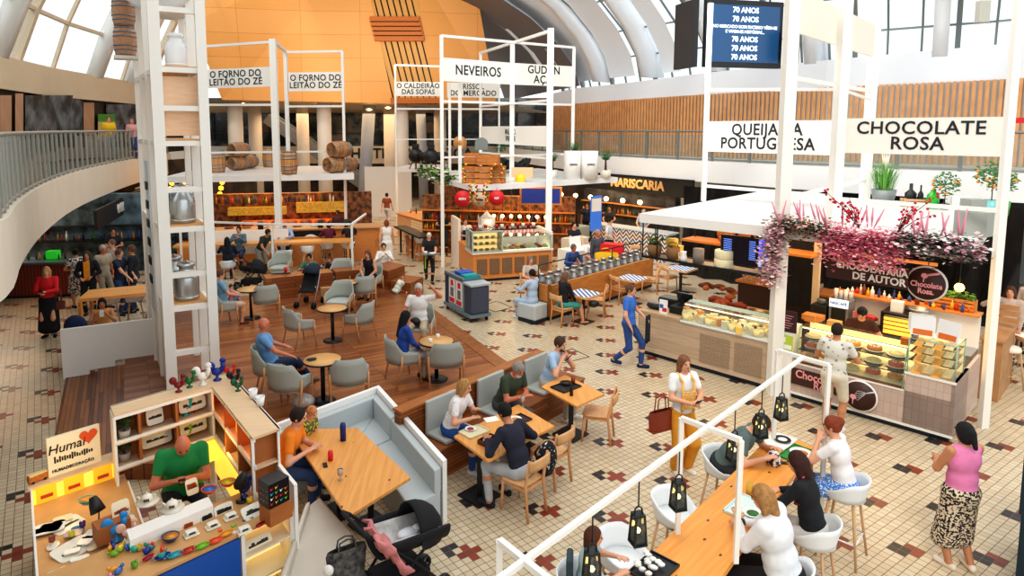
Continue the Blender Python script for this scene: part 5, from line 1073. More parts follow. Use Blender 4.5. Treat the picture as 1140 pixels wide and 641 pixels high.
signband('black band under the white gallery behind the roof plants',(10.6,20.8),(13.2,18.2),2.4,2.95,BLK)
r=thing('framed_picture','framed landscape picture on the pale wall at the right','picture',(14.9,20.9,2.0),R(-42)); bx('frame',BLK,r,-.5,.5,-.02,.02,-.35,.35); bx('picture',mat('photo_sea','#8fa0a8',.4,var=.6,vs=5),r,-.45,.45,-.03,-.02,-.3,.3)
# seafood bar
M_=Fr((3.6,26.2),140,50); CHEV=N('chevron_tiles'); v=CHEV.coords(); sp=CHEV.new('SeparateXYZ'); CHEV.link(v,sp.inputs[0]); tri=CHEV.math('ABSOLUTE',CHEV.math('SUBTRACT',CHEV.math('FRACT',CHEV.math('MULTIPLY',sp.outputs[0],3.2)),.5)); zz=CHEV.math('FRACT',CHEV.math('ADD',CHEV.math('MULTIPLY',sp.outputs[2],3.0),CHEV.math('MULTIPLY',tri,1.1))); CHM=CHEV.col(CHEV.ramp(zz,[(0,'#2f5f86'),(.25,'#dfe6e4'),(.5,'#8a4a36'),(.75,'#e9d9c2')]),.4)
CHEV.nt.nodes['Color Ramp'].color_ramp.interpolation='CONSTANT'
r=M_.thing('seafood_counter','bar counter with blue and brown zigzag tiles','counter',1.2,.6); bx('counter_body',CHM,r,-.3,3.2,0,.6,.0,1.05); bx('counter_top',mat('marble_top','#d9dcdb',.3),r,-.4,3.3,-.05,.65,1.05,1.1)
r=M_.thing('glass_cabinet','pale glass seafood cabinet beside the zigzag counter','cabinet',-.6,.6); bx('cabinet_body',mat('cabinet_pale','#c9d3d1',.4),r,-1.2,.8,0,.7,0,.85); b=MB(); lb(b,-1.2,.8,0,.02,.85,1.45); lb(b,-1.2,.8,0,.6,1.45,1.47); b.build('glass_cover',KGLASS,r)
BKC=mat('kitchen_back','#5c5a56',.4,var=.6,vs=2.5,col2='#2a2624'); r=M_.thing('back_bar','busy dark back bar with shelves behind the seafood counter','cabinet',0,2.3); bx('cabinet_body',BKC,r,-1,3.6,0,.4,0,2.3); b=MB(); lb(b,-1,3.6,-.2,0,1.3,1.34); lb(b,-1,3.6,-.2,0,1.75,1.79); b.build('shelf',ORW,r)
junk(M_,'bottle on the back bar of the seafood counter','bottles behind the seafood counter',30,-.9,3.4,2.15,2.25,1.345,.15,.3,seed=8)
PEND=mat('pendant_warm','#ffe0a8',em='#ffce80',es=14)
def pendants(fr,label,n,x0,x1,y,z,rad=.07,zt=2.9,m=None):
    for k in range(n):
        r=fr.thing('pendant_lamp',label,'lamp',x0+(x1-x0)*k/max(1,n-1),y,z,'pendant lamps: '+label[:30]); b=MB(); b.ball((0,0,0),rad,8); b.build('bulb',m or PEND,r); b=MB(); b.tube([(0,0,rad*.8),(0,0,zt-z)],.01,5); b.build('cord',BLKM,r)
pendants(M_,'warm dome lamp in the row over the seafood counter',6,-.8,3.2,.6,2.15,.09,2.3)
r=thing('poster','lit blue and white poster on the ice cream kiosk side','poster',(4.55,24.6,1.75),R(35)); bx('sheet',mat('poster_blue','#3c6fc4',.5,em='#3c6fc4',es=.4),r,-.3,.3,-.02,0,-.75,.6); bx('picture',PLATEM,r,-.25,.25,-.03,-.02,0,.5)
# --- ice cream kiosk
I_=Fr((-.15,20.2),72,-14)     # x to the right, y to the left-back
r=I_.thing('gelato_counter','orange wood ice cream counter with slatted grille doors','counter',0,0); ex=I_.ex; ey=I_.ey
def ibox(name,m,x0,x1,y0,y1,z0,z1): b=MB(); I_.box(b,x0,x1,y0,y1,z0,z1,rel=I_.o); o=b.build(name,m,r); o.rotation_euler=(0,0,-I_.rz); return o
OR2=mat('counter_orange','#d98d4a',.45,var=.12,vs=4,stretch=(1,6,6)); CRT=mat('counter_cream','#efe8da',.4)
ibox('counter_body',OR2,.03,2.75,.03,.95,.1,.92); ibox('counter_body',OR2,.03,.9,.95,2.9,.1,1.0); ibox('plinth',TOE,.08,2.7,.1,.9,0,.1); ibox('plinth',TOE,.08,.85,.9,2.85,0,.1); ibox('counter_top',CRT,-.02,2.8,-.02,1.0,.92,.97); ibox('side_wall',CRT,-.0,.1,2.2,3.4,0,1.75); ibox('side_wall',CRT,2.75,2.85,.2,1.6,0,1.5)
for k in range(6): ibox('grille_door',mat('grille_dark','#8a6a4c',.6,var=.4,vs=60),.15+k*.43,.48+k*.43,-.005,.03,.25,.75)
b=MB(); I_.box(b,0,1.0,0,.02,.97,1.62,I_.o); I_.box(b,0,.02,0,.85,.97,1.62,I_.o); I_.box(b,0,1.0,0,.85,1.6,1.62,I_.o); I_.box(b,1.0,2.72,.02,.04,.97,1.4,I_.o); I_.box(b,1.0,2.72,0.02,.8,1.4,1.42,I_.o); I_.box(b,.98,1.0,0,.85,.97,1.62,I_.o); o=b.build('glass_cover',KGLASS,r); o.rotation_euler=(0,0,-I_.rz)
b=MB(); 
for x,y in ((0,0),(1.0,0),(0,.85)): I_.box(b,x-.025,x+.025,y-.01,y+.04,.97,1.65,I_.o)
for z in (.97,1.62): I_.box(b,-.02,1.02,-.02,.02,z-.01,z+.04,I_.o); I_.box(b,-.02,.02,0,.85,z-.01,z+.04,I_.o)
I_.box(b,1.0,2.75,-.0,.03,1.39,1.43,I_.o); I_.box(b,2.7,2.75,0,.04,.97,1.4,I_.o); o=b.build('glass_edge',mat('edge_sage','#a9b8ad',.4),r); o.rotation_euler=(0,0,-I_.rz)
ibox('display_back_glow',mat('display_back_glow2','#f4cf86',.4,em='#ffcf86',es=.9),.1,.95,.45,.5,1.0,1.58); ibox('display_deck',mat('display_deck_glow','#fbf3dc',.4,em='#fff0cf',es=1.3),1.05,2.7,.1,.8,.97,1.0)  # back and deck glow to brighten the ice cream display
scatter(I_,'tub of ice cream in the lit display','gelato_tub','ice cream','ice cream tubs in the lit display',[(1.15+i*.2,.2+j*.26,1.0) for i in range(8) for j in range(2)],lambda b,k:(b.box((0,0,.03),(.17,.22,.06)),b.ball((0,0,.07),(.075,.095,.04),6)),[mat('gel_'+c,'#'+c,.5) for c in ('f6e37a','f3efe3','e8a0b0','fbf6ea','e6c34f','cf4a3a','8d5b3a')])
scatter(I_,'golden pastry on the shelves of the corner display','pastry','pastry','pastries in the corner display',[(.12+i*.2,.15,z) for z in (1.0,1.2,1.4) for i in range(4)],lambda b,k:b.ball((0,0,.04),(.08,.06,.045),6),[mat('crust','#b4692c',.6,var=.3,vs=12),mat('cake_gold','#e59a2f',.5)])
b=MB(); I_.box(b,.1,.95,.1,.4,1.185,1.195,I_.o); I_.box(b,.1,.95,.1,.4,1.385,1.395,I_.o); o=b.build('glass_shelf',KGLASS,r); o.rotation_euler=(0,0,-I_.rz)
r=I_.thing('cup_counter','counter lined with pink striped cups behind the ice cream','counter',.9,1.6); bx('counter_body',CRT,r,-.5,2.0,0,.5,0,1.15); bx('stripe_panel',(lambda g:g.col(g.ramp(g.math('FRACT',g.math('MULTIPLY',(lambda s:(g.link(g.coords(),s.inputs[0]),s.outputs[0])[1])(g.new('SeparateXYZ')),7)),[(.4,'#e98a8a'),(.6,'#f7dcd8')]),.5))(N('pink_stripes')),r,-.5,2.0,-.03,0,1.15,1.4); bx('counter_top',BLKM,r,-.52,2.02,-.05,.5,1.4,1.44)
scatter(I_,'red and white topping cup on the dark ledge','topping_cup','cup','red topping cups on the ice cream ledge',[(.5+i*.2,1.75,1.44) for i in range(12)],lambda b,k:b.lathe([(.001,0),(.05,0),(.07,.14),(.001,.15)],n=10),[RED,PLATEM])
r=I_.thing('popcorn_machine','little white roofed machine with a lamp behind the ice cream counter','machine',1.0,2.0,1.44); bx('body',PLATEM,r,-.25,.25,-.2,.2,0,.35); b=MB(); b.lathe([(.3,.35),(.15,.45),(.001,.62)],n=4); b.build('roof',PLATEM,r); b=MB(); b.ball((0,-.23,.25),.05,6); b.build('bulb',PEND,r)
# round hanging signs
def disc(label,px,py,Y,rad,m,word=None,wm=None):
    p=dep(px,py,Y); r=thing('round_sign',label,'sign',p,R(-8)); M=Matrix.Rotation(PI/2,4,'X'); b=MB(); b.lathe([(.001,-.02),(rad,-.02),(rad,.02),(.001,.02)],n=36,M=M); b.build('sign_disc',m,r); b=MB(); b.tube([(0,0,rad),(0,0,3.0-p.z)],.008,5); b.build('cord',BLKM,r)
    if word: text(word,rad*.5,wm,r,(0,-.03,0),(PI/2,0,0),bold=.03,sx=.8)
RS=mat('sign_red','#d8212b',.5); TAN=mat('sign_tan','#cdb497',.6)
disc('red round sign with a white word under the ice cream roof',515,221,20.6,.26,RS,'attimi',PLATEM); disc('beige round sign between two red ones',534,222,20.7,.24,TAN,'gelato',BROWN); disc('right red round sign with white writing under the ice cream roof',553,220,20.8,.25,RS,'açai',PLATEM)
# crates and bottles on the ice cream roof
ZI=3.08
def rp(px,py): return at(px,py,ZI)
k=0
CRO=mat('crate_orange','#c9803f',.6,var=.25,vs=6)
for (px,py,dz_,w,d_,h,l) in ((524,205,0,.55,.4,.62,'left orange crate on the ice cream roof'),(539,206,0,.6,.45,.62,'middle orange crate on the ice cream roof'),(554,205,0,.55,.4,.62,'right orange crate on the ice cream roof'),(526,205,.63,.55,.4,.4,'upper left crate stacked on the ice cream roof'),(544,206,.63,.75,.45,.35,'upper middle crate stacked on the ice cream roof')):
    crate('wooden_crate',l,rp(px,py)+V3(0,.5,dz_),w,d_,h,R(-8),CRO)
p=rp(533,200); r=thing('mailbox','grey arched metal box on top of the stacked crates','box',p+V3(.1,.9,1.05)); b=MB(); b.prism([(math.cos(R(a))*.24,math.sin(R(a))*.2+.25) for a in range(0,181,20)]+[(-.24,0),(.24,0)],-.3,.3,M=Matrix.Rotation(PI/2,4,'X')); b.build('body',GREY,r)
b=MB(); b.lathe([(.001,0),(.22,.03),(.26,.22),(.22,.4),(.001,.43)],n=20,M=Matrix.Rotation(PI/2,4,'X')); tag(b.build('small_barrel',OAK,None,p+V3(-.7,1.2,1.3)),'small brown keg lying behind the stacked crates','barrel')
for (px,l,s) in ((517,'string of lemons and peppers hanging at the left crate',1),(548,'string of lemons hanging in front of the middle crate',2),(558,'string of lemons and leaves hanging at the right crate',3),(523,'short string of red peppers below the roof edge, leftmost',4),(530,'string of red peppers below the roof edge beside the beige sign',5),(540,'string of red peppers below the roof edge left of the right sign',6)):
    q=dep(px,183 if s<4 else 205,20.75 if s<4 else 20.3); b=MB(); rg=random.Random(s); r=thing('hanging_pepper_string',l,'garland',q); b=[MB(),MB(),MB()]
    for j in range(14): b[j%3].ball((rg.gauss(0,.04),rg.gauss(0,.03),-j*.045),.035,5)
    for bb,n_,c in zip(b,('lemons','peppers','leaves'),('fruit_yellow','sign_red','leaf_green')): bb.build(n_,_m.get(c) or mat(c,'#f2cf2b',.4),r)
b=MB(); b.box((0,0,.22),(.75,.2,.34)); r=tag(b.build('sign_box',mat('kraft_sign','#e3c49a',.6),None,rp(582,203)+V3(0,.3,.1),R(-8)),'cream box sign on a yellow wheel on the ice cream roof','sign'); b=MB(); b.lathe([(.001,-.03),(.18,-.03),(.18,.03),(.001,.03)],(0,0,0),20,M=Matrix.Rotation(PI/2,4,'X')); b.build('yellow_disc',mat('fruit_yellow','#f2cf2b',.4),r,(-.05,-.15,0))
for (px,l) in ((637,'left white drum planter with a small printed word'),(656,'right white drum planter with a small printed word')):
    q=rp(px,199); r=thing('drum_planter',l,'planter',q); b=MB(); b.lathe([(.001,0),(.31,0),(.31,1.02),(.28,1.02),(.001,1.0)],n=30); b.build('drum',mat('drum_white2','#ece8e1',.5),r); text('gelato',.12,BROWN,r,(0,-.32,.55),(PI/2,0,0),bold=.02)
PALM=mat('palm_green','#3d7d3f',.6,var=.4,vs=6)
potted(None,'palm standing behind the thick post on the ice cream roof',0,0,0,'palm',PLATEM,.3,.2,1.0,PALM,pos=rp(615,198)); potted(None,'palm with spiky leaves at the right end of the ice cream roof',0,0,0,'palm',mat('pot_cream','#e5dccb',.6),.3,.22,1.15,PALM,pos=rp(674,198)); potted(None,'palm rising behind the white drum planters',0,0,0,'palm',PLATEM,.3,.2,1.1,PALM,pos=rp(640,196)+V3(.1,.9,.3)); potted(None,'leafy bush behind the grey box on the crates',0,0,0,'ball',None,.3,.25,.7,PALM,pos=rp(553,195)+V3(.2,1.5,.3))
b=MB(); rg=random.Random(3)
for k in range(14): b.tube([(rg.random()*1.5-.7,rg.random()*.8,.1+rg.random()*.2),(rg.random()*1.5-.7,rg.random()*.8,.25+rg.random()*.3)],[.12,.08],6)
tag(b.build('black_tarp',mat('tarp','#25282c',.6,var=.4,vs=8),None,rp(572,194)+V3(0,1.0,0)),'heap of black bundled tarp on the ice cream roof','tarp')
ivy=blossoms('trailing_ivy','trailing green plant along the left edge of the ice cream roof',[(-.9,23.0,3.1),(-2.4,27.2,3.15)],900,.2,[('#4f6f3c',5,'leaves'),('#8fae62',3,'pale_leaves'),('#e9efe0',1,'flowers')],.08,seed=12)
for (px,l) in ((463,'round black barbecue smoker on the soup kiosk roof'),(480,'second black barbecue smoker right of the first')):
    q=at(px,188,3.05)if px<470 else at(px,190,3.05); r=thing('barbecue_smoker',l,'barbecue',q); b=MB(); b.ball((0,0,.62),(.34,.3,.36)); b.box((0,0,1.05),(.3,.3,.2)); b.build('body',BLKM,r)
    for a in range(4): b=MB(); b.bar((math.cos(a*PI/2)*.15,math.sin(a*PI/2)*.15,.35),(math.cos(a*PI/2)*.3,math.sin(a*PI/2)*.3,0),.04); b.build('leg',BLKM,r)
b=MB(); b.tube([(-.1,0,.6),(1.1,0,.62),(1.3,0,.62)],[.2,.2,.05],12); b.box((.5,0,.3),(1.0,.1,.1)); 
for x in (0,1.0): b.box((x,0,.2),(.06,.06,.42))
tag(b.build('barbecue_grill',BLKM,None,at(470,189,3.05)),'long black horizontal grill between the two smokers','barbecue')
# inner life of the ice cream kiosk: warm shelves, screen, bottles
IB=Fr((-1.6,25.3),100,10); WARM=mat('warm_shelves','#a66a3c',.6,var=.75,vs=5,col2='#2e1c12')
r=IB.thing('back_bar','warm busy shelving under the ice cream roof','cabinet',0,0); bx('cabinet_body',WARM,r,-.6,5.4,0,.4,0,2.3); b=MB(); 
for z in (.9,1.3,1.7): lb(b,-.6,5.4,-.2,0,z,z+.04)
b.build('shelf',ORW,r)
junk(IB,'bottle on the warm shelving under the ice cream roof','bottles on the warm shelving',60,-.5,5.3,-.15,-.05,1.34,.2,.34,seed=11); junk(IB,'jar on the lower warm shelving','jars on the lower warm shelving',50,-.5,5.3,-.15,-.05,.94,.2,.32,nm='jar',cat='jar',seed=13)
tvr=thing('menu_screen','dark blue screen in a wooden frame under the ice cream roof','screen',dep(602,218,22.9),R(-5)); bx('frame',ORW,tvr,-.75,.75,0,.06,-.33,.33); bx('screen',mat('screen_night','#1b2a66',.2,em='#26347a',es=.7),tvr,-.68,.68,-.01,0,-.26,.26); bx('bracket',BLKM,tvr,-.02,.02,.02,.06,.3,.5)
pendants(IB,'small globe bulb in the string over the ice cream kiosk',8,2.2,4.4,-1.6,1.75,.06,2.9)
# --- soups kiosk body and black counter with white stools
SK=Fr((-3.7,29.5),150,60)
r=SK.thing('slatted_counter','pale slatted wooden counter of the soup kiosk','counter',0,0); bx('counter_body',mat('counter_pale','#cfa67c',.6),r,0,4.4,0,1.6,0,1.0); b=MB(); 
for k in range(7): lb(b,1.6,4.4,-.03,0,.12+k*.12,.2+k*.12)
b.build('slats',mat('slat_pale','#ecd5b0',.6),r); bx('counter_top',ORW,r,-.05,4.45,-.05,1.7,1.0,1.05)
r=SK.thing('back_bar','warm kitchen shelving of the soup kiosk','cabinet',.5,2.0); bx('cabinet_body',WARM,r,0,4,0,.3,0,2.3)
junk(SK,'jar standing on the soup kiosk counter','jars on the soup kiosk counter',30,.1,4.2,.3,1.4,1.05,.1,.3,nm='jar',cat='jar',seed=21)
r=thing('black_counter','black topped high counter beside the row of white stools','counter',(-2.55,24.3,0),R(90-155)); bx('counter_top',BLKM,r,-1.3,1.6,-.25,.25,1.0,1.06); 
for x in (-1.2,.2,1.5): bx('leg',BLKM,r,x-.03,x+.03,-.03,.03,0,1.0)
bx('front_panel',OR2,r,-1.2,1.5,.2,.24,0,1.0)
b=MB(); b.box((0,0,1.4),(2.6,.08,2.8)); tag(b.build('display_board',mat('panel_offwhite','#d3cdc5',.7),None,(-5.0,36,0.0),R(4)),'big pale blank panel standing at the back left of the soup kiosk','panel')
# --- suckling pig kiosk counters
PF=Fr((-9.3,20.4),79,-11)
r=PF.thing('long_counter','long high pine counter with white front panel before the roast kiosk','counter',0,1.1); bx('counter_top',pine('pine_far',rot=R(90)),r,-.6,5.2,-.5,0.1,1.0,1.07); bx('front_panel',mat('white_boards','#efece6',.6),r,.2,3.0,.2,.26,.6,1.42); bx('counter_body',OR2,r,-.6,5.2,.62,.75,0,1.05); 
for x in (-.5,2.2,5.0): bx('leg',OR2,r,x,x+.08,-.4,-.32,0,1.0)
r=PF.thing('roast_counter','wood fronted roast counter under the barrel roof','counter',0,2.2); bx('counter_body',OR2,r,-.4,6.2,0,.8,0,1.25); bx('counter_top',mat('counter_top_tan','#c9996b',.5),r,-.5,6.3,-.1,.9,1.25,1.3); bx('black_board',BLK,r,3.1,4.3,-.03,0,.55,1.2); M=Matrix.Translation((3.7,-.04,.75))@Matrix.Rotation(PI/2,4,'X'); b=MB(); b.lathe([(.26,0),(.33,0),(.33,.01),(.26,.01)],n=30,M=M); b.build('white_ring',WHITE,r); text('1R3',.2,WHITE,r,(3.7,-.05,.75),bold=.03)
r=PF.thing('back_bar','warm lit shelving behind the roast counter','cabinet',.6,5.2); bx('cabinet_body',WARM,r,-1,5.4,0,.4,0,2.3); bx('lit_shelf',mat('amber_shelf','#b98a2a',.5,var=.6,vs=12,em='#d9a43a',es=.35),r,-.2,2.0,-.45,-.02,1.5,1.8); bx('lit_shelf',mat('amber_shelf','#b98a2a'),r,2.4,4.4,-.45,-.02,1.55,1.95); bx('lit_shelf',mat('roast_glow','#e8762f',.5,var=.5,vs=6,em='#ff7a2f',es=.5),r,.3,4.2,-.7,-.05,.98,1.25)
junk(PF,'bottle on the roast counter shelving','bottles on the roast counter shelving',40,-.2,4.8,4.95,5.1,1.96,.2,.34,seed=31)
scatter(PF,'roast pork joint glowing behind the roast counter','roast_joint','meat','roast joints behind the roast counter',[(1.2+k*.55,4.3,1.05) for k in range(7)],lambda b,k:b.ball((0,0,.16),(.24,.18,.16),8),[HAM,mat('roast','#c2601f',.4,var=.3,vs=9)])
scatter(PF,'black cylinder lamp on the roast counter edge','counter_lamp','lamp','black cylinder lamps on the roast counter',[(1.95,2.3,1.3),(4.05,2.3,1.3),(5.0,2.3,1.3)],lambda b,k:b.lathe([(.001,0),(.1,0),(.1,.28),(.001,.28)],n=14),[BLK])
scatter(PF,'white plate of food on the roast counter','plate','plate','plates on the roast counter',[(.2+k*.6,2.7,1.3) for k in range(9)],lambda b,k:b.lathe([(.001,0),(.1,0),(.18,.03),(.001,.05)],n=14),[PLATEM,mat('topping_brown','#6e4026'),mat('crust','#b4692c')],0)
scatter(PF,'glowing amber lamp in the dark at the left of the roast kiosk','amber_hanging_lamp','lamp','amber lamps left of the roast kiosk',[(-2.2+(i%5)*.5,6.5+.3*(i//5),2.2+.22*(i//5)) for i in range(15)],lambda b,k:b.ball((0,0,0),.1,6),[mat('amber_bulb','#ffc23a',em='#ffae2a',es=5)])
# --- left bar under the gallery
REDW=N('red_slats'); v=REDW.coords(); sp=REDW.new('SeparateXYZ'); REDW.link(v,sp.inputs[0]); REDM=REDW.col(REDW.ramp(REDW.math('FRACT',REDW.math('MULTIPLY',sp.outputs[0],11)),[(.1,'#2e0f0a'),(.3,'#8c3526'),(.8,'#7a2c20')]),.5)
LBc=at(2,333,0); LBd=at(84,330,0); d=(LBd-LBc)
LBF=Fr((LBc.x,LBc.y),90-math.degrees(math.atan2(d.y,d.x)))
LBL=d.length
r=LBF.thing('bar_counter','bar counter clad in dark red vertical slats under the left gallery','counter',0,0); bx('front_panel',REDM,r,-3,LBL,0,.05,.08,1.0); bx('counter_body',BLK,r,-3,LBL,.05,.7,0,1.0); bx('counter_top',mat('bar_top','#4e6670',.3),r,-3.05,LBL+.1,-.1,.8,1.0,1.06)
r=LBF.thing('back_bar','blue white lit back wall with bottles behind the red bar','cabinet',0,3.4); bx('cabinet_body',mat('bar_back','#6f8792',.5,var=.5,vs=2,col2='#1d2226'),r,-3,4.4,0,.3,0,2.7); b=MB(); lb(b,-3,4.4,-.3,0,1.1,1.15); lb(b,-3,4.4,-.25,0,1.6,1.64); b.build('shelf',BLK,r)
junk(LBF,'bottle on the back shelf of the red slatted bar','bottles on the back shelf of the red bar',30,-1,4.2,3.18,3.3,1.15,.2,.34,seed=41); junk(LBF,'bottle standing on the red bar counter','bottles standing on the red bar counter',16,-.5,LBL-.3,.35,.6,1.06,.15,.3,seed=42)
b=MB(); b.box((0,0,.12),(.32,.25,.24)); tag(b.build('crate_tub',mat('neon_green','#39d23a',.4,em='#2fe03a',es=.3),None,LBF.p(LBL*.62,.5,1.06),LBF.rz,.02),'bright green plastic tub on the red bar','tub')
wall('wall_left_lower',[(-24,27),(-15.2,31.5),(-13.2,38)],0,3.4,mat('lower_dark','#2b2320',.7,var=.4,vs=1.2,col2='#5a4636'),.2,-1)
s0=V3(-11.1,18.5,0);s1=V3(-13.5,25.8,0)
r=thing('shop_sign','black fascia sign with tall white letters under the left gallery','sign',(s0+s1)/2+V3(0,0,1.98),math.atan2((s0-s1).y,(s0-s1).x)+PI); L=(s1-s0).length; bx('sign_board',mat('sign_black','#241f1e',.5),r,-L/2,L/2,-.08,.0,0,.57) 
text('MINCHE',.4,PLATEM,r,(.2,-.1,.28),(PI/2,0,0),bold=.03,sx=1.8,ext=.02)
b=MB(); 
for k in range(18): lb(b,0,.04,0,1.6,.3+k*.13,.36+k*.13)
o=b.build('roller_shutter',mat('shutter_beige','#c9bb98',.5),None,(-13.6,25.5,0),R(14)); tag(o,'beige roller shutter at the end of the black sign','shutter')
# shop windows of the upper left gallery
def lwall(px0,px1,y0,y1,name,label,cat,m,off=.05):
    def Yof(px): return 18+(px/60)*4.5 if px<60 else 22.5+(px-60)/95*7.5
    ps=[dep(px0,y1,Yof(px0)-off),dep(px1,y1,Yof(px1)-off),dep(px1,y0,Yof(px1)-off),dep(px0,y0,Yof(px0)-off)]
    c=sum(ps,Vector())/4; b=MB(); b.add([p-c for p in ps],[(0,1,2,3)]); return tag(b.build(name,m,None,c),label,cat)
TANP=mat('kraft_board','#c79a78',.7,var=.1,vs=2); FILM=mat('black_film','#1d2226',.25,var=.8,vs=1.6,col2='#77828a',bump=.3)
lwall(0,13,106,150,'notice_board','tan boarded shopfront with papers at the far left gallery','board',TANP); lwall(17,26,104,150,'pillar_panel','tan pilaster between the left gallery shopfronts','panel',TANP); lwall(28,92,106,152,'film_window','black film covered shop window on the left gallery','window',FILM); lwall(93,105,114,150,'pillar_panel','tan panel right of the first black film window','panel',TANP); lwall(109,128,128,155,'notice_board','green topped yellow notice board on the left gallery','board',mat('notice_yellow','#d6c27a',.6),.2); lwall(109,128,127,135,'notice_strip','green strip across the top of the yellow notice board','board',mat('notice_green','#4f9a3a',.6),.25); lwall(118,156,116,152,'film_window','second black film covered window near the tower','window',FILM)
# --- planter island with milk churns
N_=Fr((1.85,16.1),45,-45)
r=N_.thing('timber_island','long orange timber divider topped with steel churns and black rail','counter',0,0); IW=mat('island_wood','#d08a45',.5,var=.3,vs=3.0,stretch=(1,6,6))
bx('front_panel',IW,r,0,5.1,0,.08,.1,.92); bx('rear_panel',IW,r,0,5.1,.7,.78,.1,.92); bx('end_panel',IW,r,0,.06,0,.78,.1,.92); bx('inner_shelf',IW,r,0,5.1,.08,.7,.4,.5); bx('plinth',TOE,r,.02,5.1,.03,.75,0,.1)
b=MB(); b.tube([(0,.39,.5),(0,.39,1.4)],.018,6); b.tube([(1.9,.39,.5),(1.9,.39,1.4)],.018,6); b.tube([(3.4,.39,.5),(3.4,.39,1.4)],.018,6); b.tube([(5.0,.39,.5),(5.0,.39,1.4)],.018,6); b.tube([(0,.39,1.4),(5.1,.39,1.4)],.018,6); b.build('rail',BLKM,r)
r=N_.thing('padded_cube','grey padded seat cube at the end of the timber divider','seat',-.28,.35); bx('seat',UPH,r,-.25,.25,-.3,.3,.1,.48,bevel=.03); bx('plinth',TOE,r,-.23,.23,-.28,.28,0,.1)
for row,y in enumerate((.24,.56)):
    for k in range(14):
        q=N_.p(.22+k*.36+row*.12,y,.52); b=MB(); b.lathe([(.001,0),(.12,0),(.12,.42),(.085,.5),(.085,.56),(.1,.58),(.001,.6)],n=16); tag(b.build('steel_churn',STEEL,None,q),'small shiny steel milk churn in the timber divider','milk can','steel churns lined up in the timber divider')
# red stand and yellow bag, till
r=thing('display_stand','red promotional stand with white writing behind the churns','stand',at(678,318,0),R(-20)); bx('body',RS,r,-.42,.42,-.2,.2,0,1.35); text('judeu',.26,PLATEM,r,(0,-.215,1.0),bold=.03)
r=thing('cash_desk','cream cash desk with a tilted black screen near the red stand','counter',at(645,312,0),R(35)); bx('counter_body',CRT,r,-.6,.9,-.3,.4,0,1.05); b=MB(); b.box((0,0,1.25),(.42,.03,.3),M=Matrix.Rotation(R(-12),4,'X')); b.build('screen',BLKM,r); b=MB(); b.box((0,-.03,1.25),(.5,.02,.38),M=Matrix.Rotation(R(-12),4,'X')); b.build('screen_frame',PLATEM,r)
b=MB(); b.box((0,0,.6),(.9,.5,1.2)); tag(b.build('pale_counter',mat('pale_counter','#d9c9b2',.6),None,at(625,310,0)+V3(.6,1,0),R(40)),'pale plain counter block right of the thick kiosk post','counter')
# --- cleaning trolley
ct=thing('cleaning_trolley','grey cleaning trolley with two bins and red printed posters','trolley',at(514,354,0)+V3(.12,.35,0),hd(152)+PI/2)
TB=mat('trolley_blue','#31415a',.5); TG=mat('trolley_grey','#8f9aa0',.5); POS=mat('poster_pale','#e6e6e4',.6)
bx('chassis',mat('trolley_base','#6d7f8a',.5),ct,-.8,.8,-.3,.3,.12,.2); bx('cabinet',TG,ct,-.55,.35,-.26,.26,.2,.98); bx('side_panel',TB,ct,-.78,-.55,-.27,.27,.2,1.02,bevel=.03)
b=MB(); lb(b,.38,.78,-.27,.27,.2,.92); b.build('bin_bag',mat('bag_slate','#454b5c',.6),ct,bevel=.05); bx('bin_lid',mat('lid_grey','#aab3b8',.4),ct,.36,.82,-.3,.3,.93,.99,bevel=.01); bx('tray',mat('tray_dark','#5b6a70',.5),ct,-.78,.36,-.28,.28,.98,1.03)
b=MB(); lb(b,-.78,.36,-.28,-.25,1.03,1.08); lb(b,-.78,.36,.25,.28,1.03,1.08); b.build('tray_rim',TG,ct)
for x in (-.5,-.08):
    pp_=bx('poster',POS,ct,x,x+.36,-.275,-.262,.28,.93); bx('red_print',RS,pp_,x+.03,x+.33,-.28,-.275,.3,.42); bx('red_print',RS,pp_,x+.11,x+.26,-.28,-.275,.75,.9); bx('grey_print',GREY,pp_,x+.1,x+.28,-.28,-.275,.46,.7)
for x,y in ((-.7,-.22),(-.7,.22),(.7,-.22),(.7,.22)): b=MB(); b.lathe([(.001,-.02),(.06,-.02),(.06,.02),(.001,.02)],(x,.06,-y),14,M=Matrix.Rotation(PI/2,4,'X')); b.build('wheel',BLKM,ct)
bx('cloth_bucket',mat('bucket_blue','#1c4fae',.5),ct,-.3,.05,-.2,.2,1.03,1.14); bx('cloth_bucket',mat('bucket_teal','#1d9a9a',.5),ct,-.0,.3,-.2,.2,1.03,1.12)
